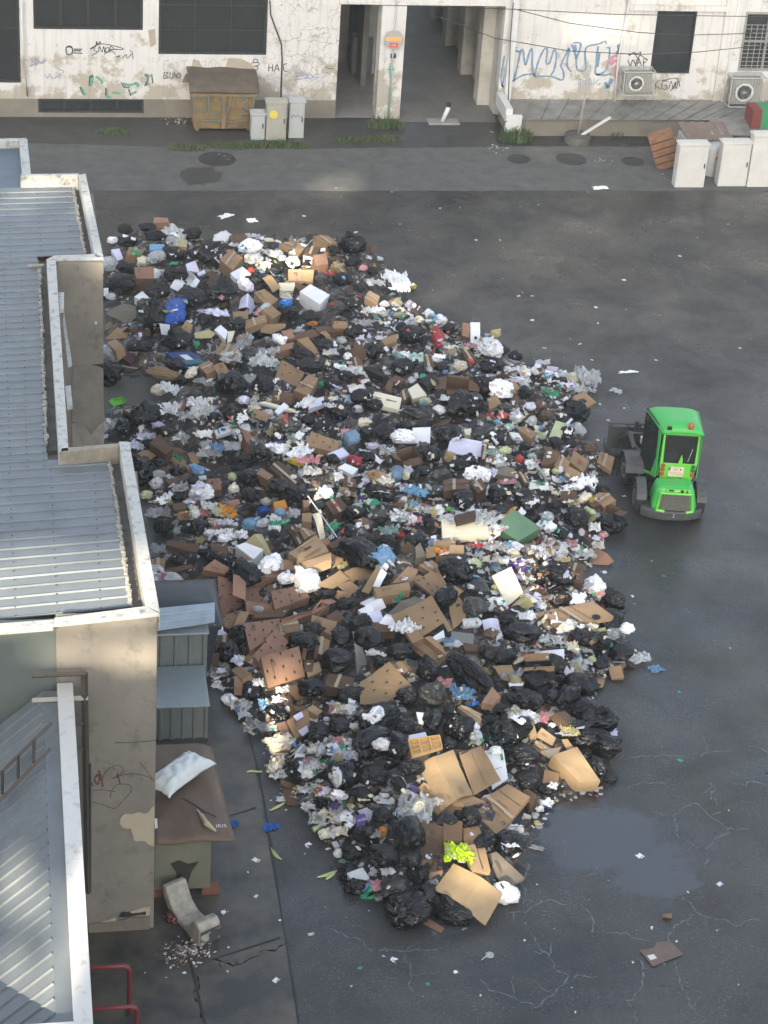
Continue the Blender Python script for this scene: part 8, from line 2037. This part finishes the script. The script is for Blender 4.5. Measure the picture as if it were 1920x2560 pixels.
for _ in range(2600):
    px, py = rnd.uniform(255, 1610), rnd.uniform(575, 2320); w = rnd.uniform(30, 68)*(.7+.5*py/2300); h = w*rnd.uniform(.6, .95)
    if not in_poly(px, py) or bare(px, py) or ((px-1325)/85)**2+((py-2030)/75)**2 < 1: continue
    sub = cov[int(max(0, (py-h/2)/4)):int((py+h/2)/4)+1, int((px-w/2)/4):int((px+w/2)/4)+1]
    if sub.size == 0 or sub.mean() > .42: continue
    edge = 1 if py < 1500 else .6; t = rnd.random(); ntry += 1; t = t if dens(px, py) < .75 or rnd.random() < .4 else rnd.uniform(.37, .78)
    if t < (.33 if py < 1500 else .5): place_bag(px, py, w*1.5, h*1.5, rnd.uniform(-40, 40), 'k')
    elif t < .37: place_bag(px, py, w*1.1, h, rnd.uniform(-40, 40), 'g')
    elif t < .66: place_bag(px, py, w*1.15, h*1.15, rnd.uniform(-40, 40), rnd.choice('wwwwcmlwcmf'), me=rnd.choice(LOOSE))
    elif t < .78: o = place_bag(px, py, w*1.1, h, rnd.uniform(-40, 40), rnd.choice('cwwww'), me=rnd.choice(FILM), noun='plastic film'); o.name = 'plastic_film'
    else:
        a = rnd.uniform(0, 1.5); ux, uy = math.cos(a)*w/2, math.sin(a)*w/2*.7; vx, vy = -math.sin(a)*h/2, math.cos(a)*h/2*.7
        pts = [(px-ux-vx, py-uy-vy), (px+ux-vx, py+uy-vy), (px+ux+vx, py+uy+vy), (px-ux+vx, py-uy+vy)]
        if rnd.random() < .6: place_box(pts, rnd.choice('uuuunqzU'), rnd.uniform(.08, .24), tilt=rnd.uniform(-5, 28), side=rnd.uniform(-20, 20))
        else: place_sheet(pts, rnd.choice('uunnqzdlw'), tilt=rnd.uniform(-5, 35), side=rnd.uniform(-20, 20), lift=.05)
    cadd(px, py, w/2, h/2, 0)
print('filler', ntry)
# ---------------------------------------------------------------- small litter dropped on whatever surface the line of sight meets
bpy.context.view_layer.update(); dg = bpy.context.evaluated_depsgraph_get(); OR = Vector((0, 0, CH))
def hit(px, py):
    d = Vector(RM@_ray(px, py)).normalized(); ok, loc, nr, idx, ob, mx = C.ray_cast(dg, OR, d)
    return (loc, nr, ob) if ok else (None, None, None)
LIT = []; PRK = [('paper_scrap', 'paper scrap', 'paper', SCRAP, 'wwwwlm', 1), ('plastic_wrapper', 'plastic wrapper', 'wrapper', FILM, 'ccccwwwlmaefpht', 1.15), ('small_carton', 'small carton', 'carton', [CART], 'wwuumlunhdr', .8), ('food_scrap', 'food scrap', 'food waste', BALL, 'nqhdnmm', .7), ('paper_cup', 'paper cup', 'cup', [CUP], 'wwm', .8), ('plastic_bottle', 'small bottle', 'bottle', [BOT], 'ctfe', 1.1)]
cnt = {k[0]: 0 for k in PRK}
stuff = MB(); smat = [mat('litter_%d' % i, c, .7) for i, c in enumerate([(.55, .56, .56), (.48, .48, .56), (.55, .5, .38), (.22, .13, .07), (.1, .055, .03), (.35, .38, .38), (.03, .03, .035), (.45, .06, .05), (.06, .3, .16), (.06, .2, .42)])]
def lit_stuff(loc, nr, sz, mi):
    s = Vector((rnd.uniform(0, 50), rnd.uniform(0, 50), 0)); q = Vector((0, 0, 1)).rotation_difference((nr+Vector((rnd.uniform(-.5, .5), rnd.uniform(-.5, .5), .2))).normalized()).to_matrix(); a = rnd.uniform(0, 6.28); vs = []
    for i in range(3):
        for j in range(3): vs.append(loc+q@(Matrix.Rotation(a, 3, 'Z')@Vector(((i-1)*sz*(1+.5*mn.noise(s+Vector((i*.9, j*.9, 0)))), (j-1)*sz*rnd.uniform(.3, 1.), sz*(.15+.6*abs(mn.noise(s+Vector((i*1.7, j*1.7, 3)))))))))
    stuff.add(vs, [(i*3+j, i*3+3+j, i*3+4+j, i*3+1+j) for i in range(2) for j in range(2)], mi)
PHO = {it[0].name for it in ITEMS if it[6] and it[0].name.startswith(('card', 'carton', 'paper_sheet'))}
BR = [(1360, 1380, 40, 30), (1340, 1440, 40, 40), (1400, 1470, 60, 40), (1350, 1360, 30, 30)]
NST = 0
for _ in range(30000):
    if NST >= 4600: break
    px, py = rnd.uniform(255, 1640), rnd.uniform(560, 2330)
    if not in_poly(px, py) or bare(px, py): continue
    d = dens(px, py)
    if rnd.random() > d/2.2: continue
    loc, nr, ob = hit(px, py)
    if loc is None or ob is None or loc.z > 1.9: continue
    if ob.name in PHO or (ob.parent and ob.parent.name in PHO): continue
    if ob.name.startswith(('cardboard', 'carton', 'paper_sheet')) and rnd.random() < .82: continue
    if ob.name.startswith('bin_bag') and rnd.random() < (.6 if py < 1500 else .88): continue
    if ob.name.startswith(('wall', 'parapet', 'cover', 'lid', 'roof', 'body', 'slat', 'base', 'blue', 'badge', 'gutter')): continue
    br = any(((px-a)/c)**2+((py-b)/e)**2 < 1.4 for a, b, c, e in BR); sz = rnd.uniform(.012, .05)*(1.15 if d > .6 else .9)
    mi = rnd.choice((3, 4, 4, 3, 0, 2, 7)) if br else rnd.choice((0, 0, 0, 0, 1, 1, 2, 2, 3, 5, 5, 5, 6, 4, rnd.choice((7, 8, 9))))
    lit_stuff(loc, nr, sz, mi); NST += 1
tag(stuff.build('rubbish_litter', smat), kind='stuff')
placed = 0
for _ in range(40000):
    if placed > 760: break
    px, py = rnd.uniform(255, 1640), rnd.uniform(560, 2330)
    if not in_poly(px, py) or bare(px, py) or rnd.random() > dens(px, py)/1.4: continue
    k = rnd.choices(PRK, (34, 32, 13, 10, 7, 6))[0]
    if cnt[k[0]] >= 280: continue
    loc, nr, ob = hit(px, py)
    if loc is None or loc.z > 1.9: continue
    if ob.name in PHO or (ob.parent and ob.parent.name in PHO): continue
    if ob.name.startswith(('cardboard', 'carton', 'paper_sheet', 'bin_bag')) and rnd.random() < (.7 if py < 1500 else .93): continue
    if ob.name.startswith(('wall', 'parapet', 'cover', 'lid', 'roof', 'body', 'slat', 'base', 'blue', 'badge', 'gutter')): continue
    c = rnd.choice(k[4]); s = rnd.uniform(.045, .12)*k[5]; me = rnd.choice(k[3]); cnt[k[0]] += 1; placed += 1
    q = Vector((0, 0, 1)).rotation_difference((nr*.6+Vector((0, 0, .6))).normalized()).to_euler()
    o = inst(k[0], me, fm(c) if k[0] in ('plastic_wrapper', 'plastic_bottle') else sm(c), loc+nr*.012, (s, s*rnd.uniform(.5, 1) if k[0] not in ('plastic_bottle', 'paper_cup') else s, s*rnd.uniform(.4, .9) if k[0] not in ('plastic_bottle', 'paper_cup') else s), (q.x, q.y, rnd.uniform(0, 6.28)))
    LIT.append([o, k[1], K[c][0], px, py, s*2, None, k[2]])
# scattered specks on the open asphalt
NF = 0
GL_ = [(1296, 740), (1330, 800), (1490, 768), (1495, 808), (1330, 740), (1560, 1020), (1500, 1180), (1520, 1050), (1500, 1270), (1560, 1240), (1480, 900), (1360, 870), (1495, 1100), (1590, 1120), (1700, 1730), (1580, 1490), (1586, 1510), (1510, 1430), (1560, 1520), (1660, 1440), (1800, 2210), (1720, 2230), (1600, 2140), (1630, 2320), (640, 2150), (770, 2112), (820, 2122), (778, 2335), (700, 2300), (690, 2450), (900, 2420), (960, 2390), (985, 2400), (1070, 2460), (1140, 2430), (640, 2240), (560, 2280), (1380, 1990), (1700, 1900), (1780, 1980), (620, 2180), (890, 580), (1000, 560), (760, 540), (840, 470), (980, 480), (1100, 520), (1200, 480), (1250, 600), (1440, 620), (1470, 480), (1560, 700), (1640, 900), (1700, 640), (1820, 560), (1850, 870), (1340, 660), (1190, 600), (1230, 330), (1420, 930), (1450, 860), (1500, 1010)]
for i in range(150): GL_.append((rnd.uniform(700, 1900), rnd.choice((rnd.uniform(480, 900), rnd.uniform(1350, 2540)))))
fl = MB(); used = set()
for i, (px, py) in enumerate(GL_):
    loc, nr, ob = hit(px, py)
    if loc is None or loc.z > .02 or in_poly(px, py): continue
    if i < 62:
        c = rnd.choice('wwwlmcwt'); s = rnd.uniform(.022, .058); o = inst('paper_scrap', rnd.choice(FLATP), sm(c), loc, (s, s*rnd.uniform(.4, 1), s*.4), (0, 0, rnd.uniform(0, 6))); LIT.append([o, 'ground scrap', K[c][0], px, py, s*2, None, 'paper'])
    else:
        stuff = fl; lit_stuff(loc, nr, rnd.uniform(.006, .02), rnd.choice((0, 0, 1, 2, 5)))
# debris piles near the foam block and the dumpster
for (cx, cy, r, n, dark) in ((465, 2385, .33, 520, .6), (450, 303, .5, 160, .5), (1245, 372, .4, 60, .1), (740, 1990, .3, 200, .25), (720, 1900, .25, 160, .1), (1500, 405, .3, 20, 0), (1700, 445, .5, 60, .2), (560, 395, .4, 30, .5)):
    c = P(cx, cy)
    for i in range(n):
        a = rnd.uniform(0, 6.28); q = abs(rnd.gauss(0, .5))*r; lit_stuff(Vector((c[0]+q*1.3*math.cos(a), c[1]+q*math.sin(a), max(0, .08*(1-q/r))*rnd.random())), Vector((0, 0, 1)), rnd.uniform(.008, .026), rnd.choice((4, 4, 3, 6)) if rnd.random() < dark else rnd.choice((0, 0, 5, 2)))
tag(fl.build('ground_litter', smat), kind='stuff')
# ---------------------------------------------------------------- labels: hand-written phrases first, then relation to the nearest of them
CATN = {'bin bag': 'bin bag', 'plastic bag': 'bag', 'cardboard box': 'box', 'flat cardboard': 'cardboard', 'carton': 'carton', 'sheet': 'sheet'}
marks = [(it[3], it[4], it[6]) for it in ITEMS if it[6]]
seen = {}
GR = {'bin bag': 'bin bags thrown on the rubbish heap', 'plastic bag': 'plastic bags thrown on the rubbish heap', 'cardboard box': 'cardboard boxes on the rubbish heap', 'flat cardboard': 'flattened cardboard on the rubbish heap', 'carton': 'cartons on the rubbish heap'}
def rel(px, py, skip=0):
    ds = sorted(marks, key=lambda m: (m[0]-px)**2+(m[1]-py)**2); m = ds[skip]; dx, dy = px-m[0], py-m[1]; r = math.hypot(dx, dy); nearw = 'just ' if r < 45 else ''
    w = ('right of' if dx > 0 else 'left of') if abs(dx) > abs(dy)*1.3 else ('below' if dy > 0 else 'above') if abs(dy) > abs(dx)*1.3 else (('lower ' if dy > 0 else 'upper ')+('right of' if dx > 0 else 'left of'))
    return f'{nearw}{w} the {m[2]}'
for it in ITEMS+LIT:
    o, noun, adj, px, py, size, ph = it[:7]; cat = it[7] if len(it) > 7 else CATN.get(noun, noun)
    if ph:
        lab = ph if len(ph.split()) > 4 else ph+' on the rubbish heap'
        if lab in seen: lab += ' again'
    else:
        sz = 'large ' if size > .75 else ('small ' if size < .34 and len(it) == 7 else ''); lab = None
        for sk in range(4):
            t = f'{sz}{adj} {noun} {rel(px, py, sk)}'; w = t.split()
            if len(w) > 16: t = ' '.join(w[:16])
            if t not in seen: lab = t; break
        lab = lab or t
    seen[lab] = 1; g_ = GR.get(noun, noun+'s among the rubbish' if noun != 'ground scrap' else 'paper scraps blown over the asphalt')
    tag(o, lab, cat, g_)

# ---------------------------------------------------------------- thin air
hz = MB().bx(-80, 60, -34, 90, -1, 54).build('haze', dummy)
m = bpy.data.materials.new('thin_haze'); m.use_nodes = True; t = m.node_tree; t.nodes.remove(t.nodes['Principled BSDF']); pv = t.nodes.new('ShaderNodeVolumePrincipled'); pv.inputs['Color'].default_value = (.93, .93, .88, 1); pv.inputs['Density'].default_value = .0009
t.links.new(pv.outputs[0], t.nodes['Material Output'].inputs['Volume']); hz.data.materials.clear(); hz.data.materials.append(m); tag(hz, kind='stuff')
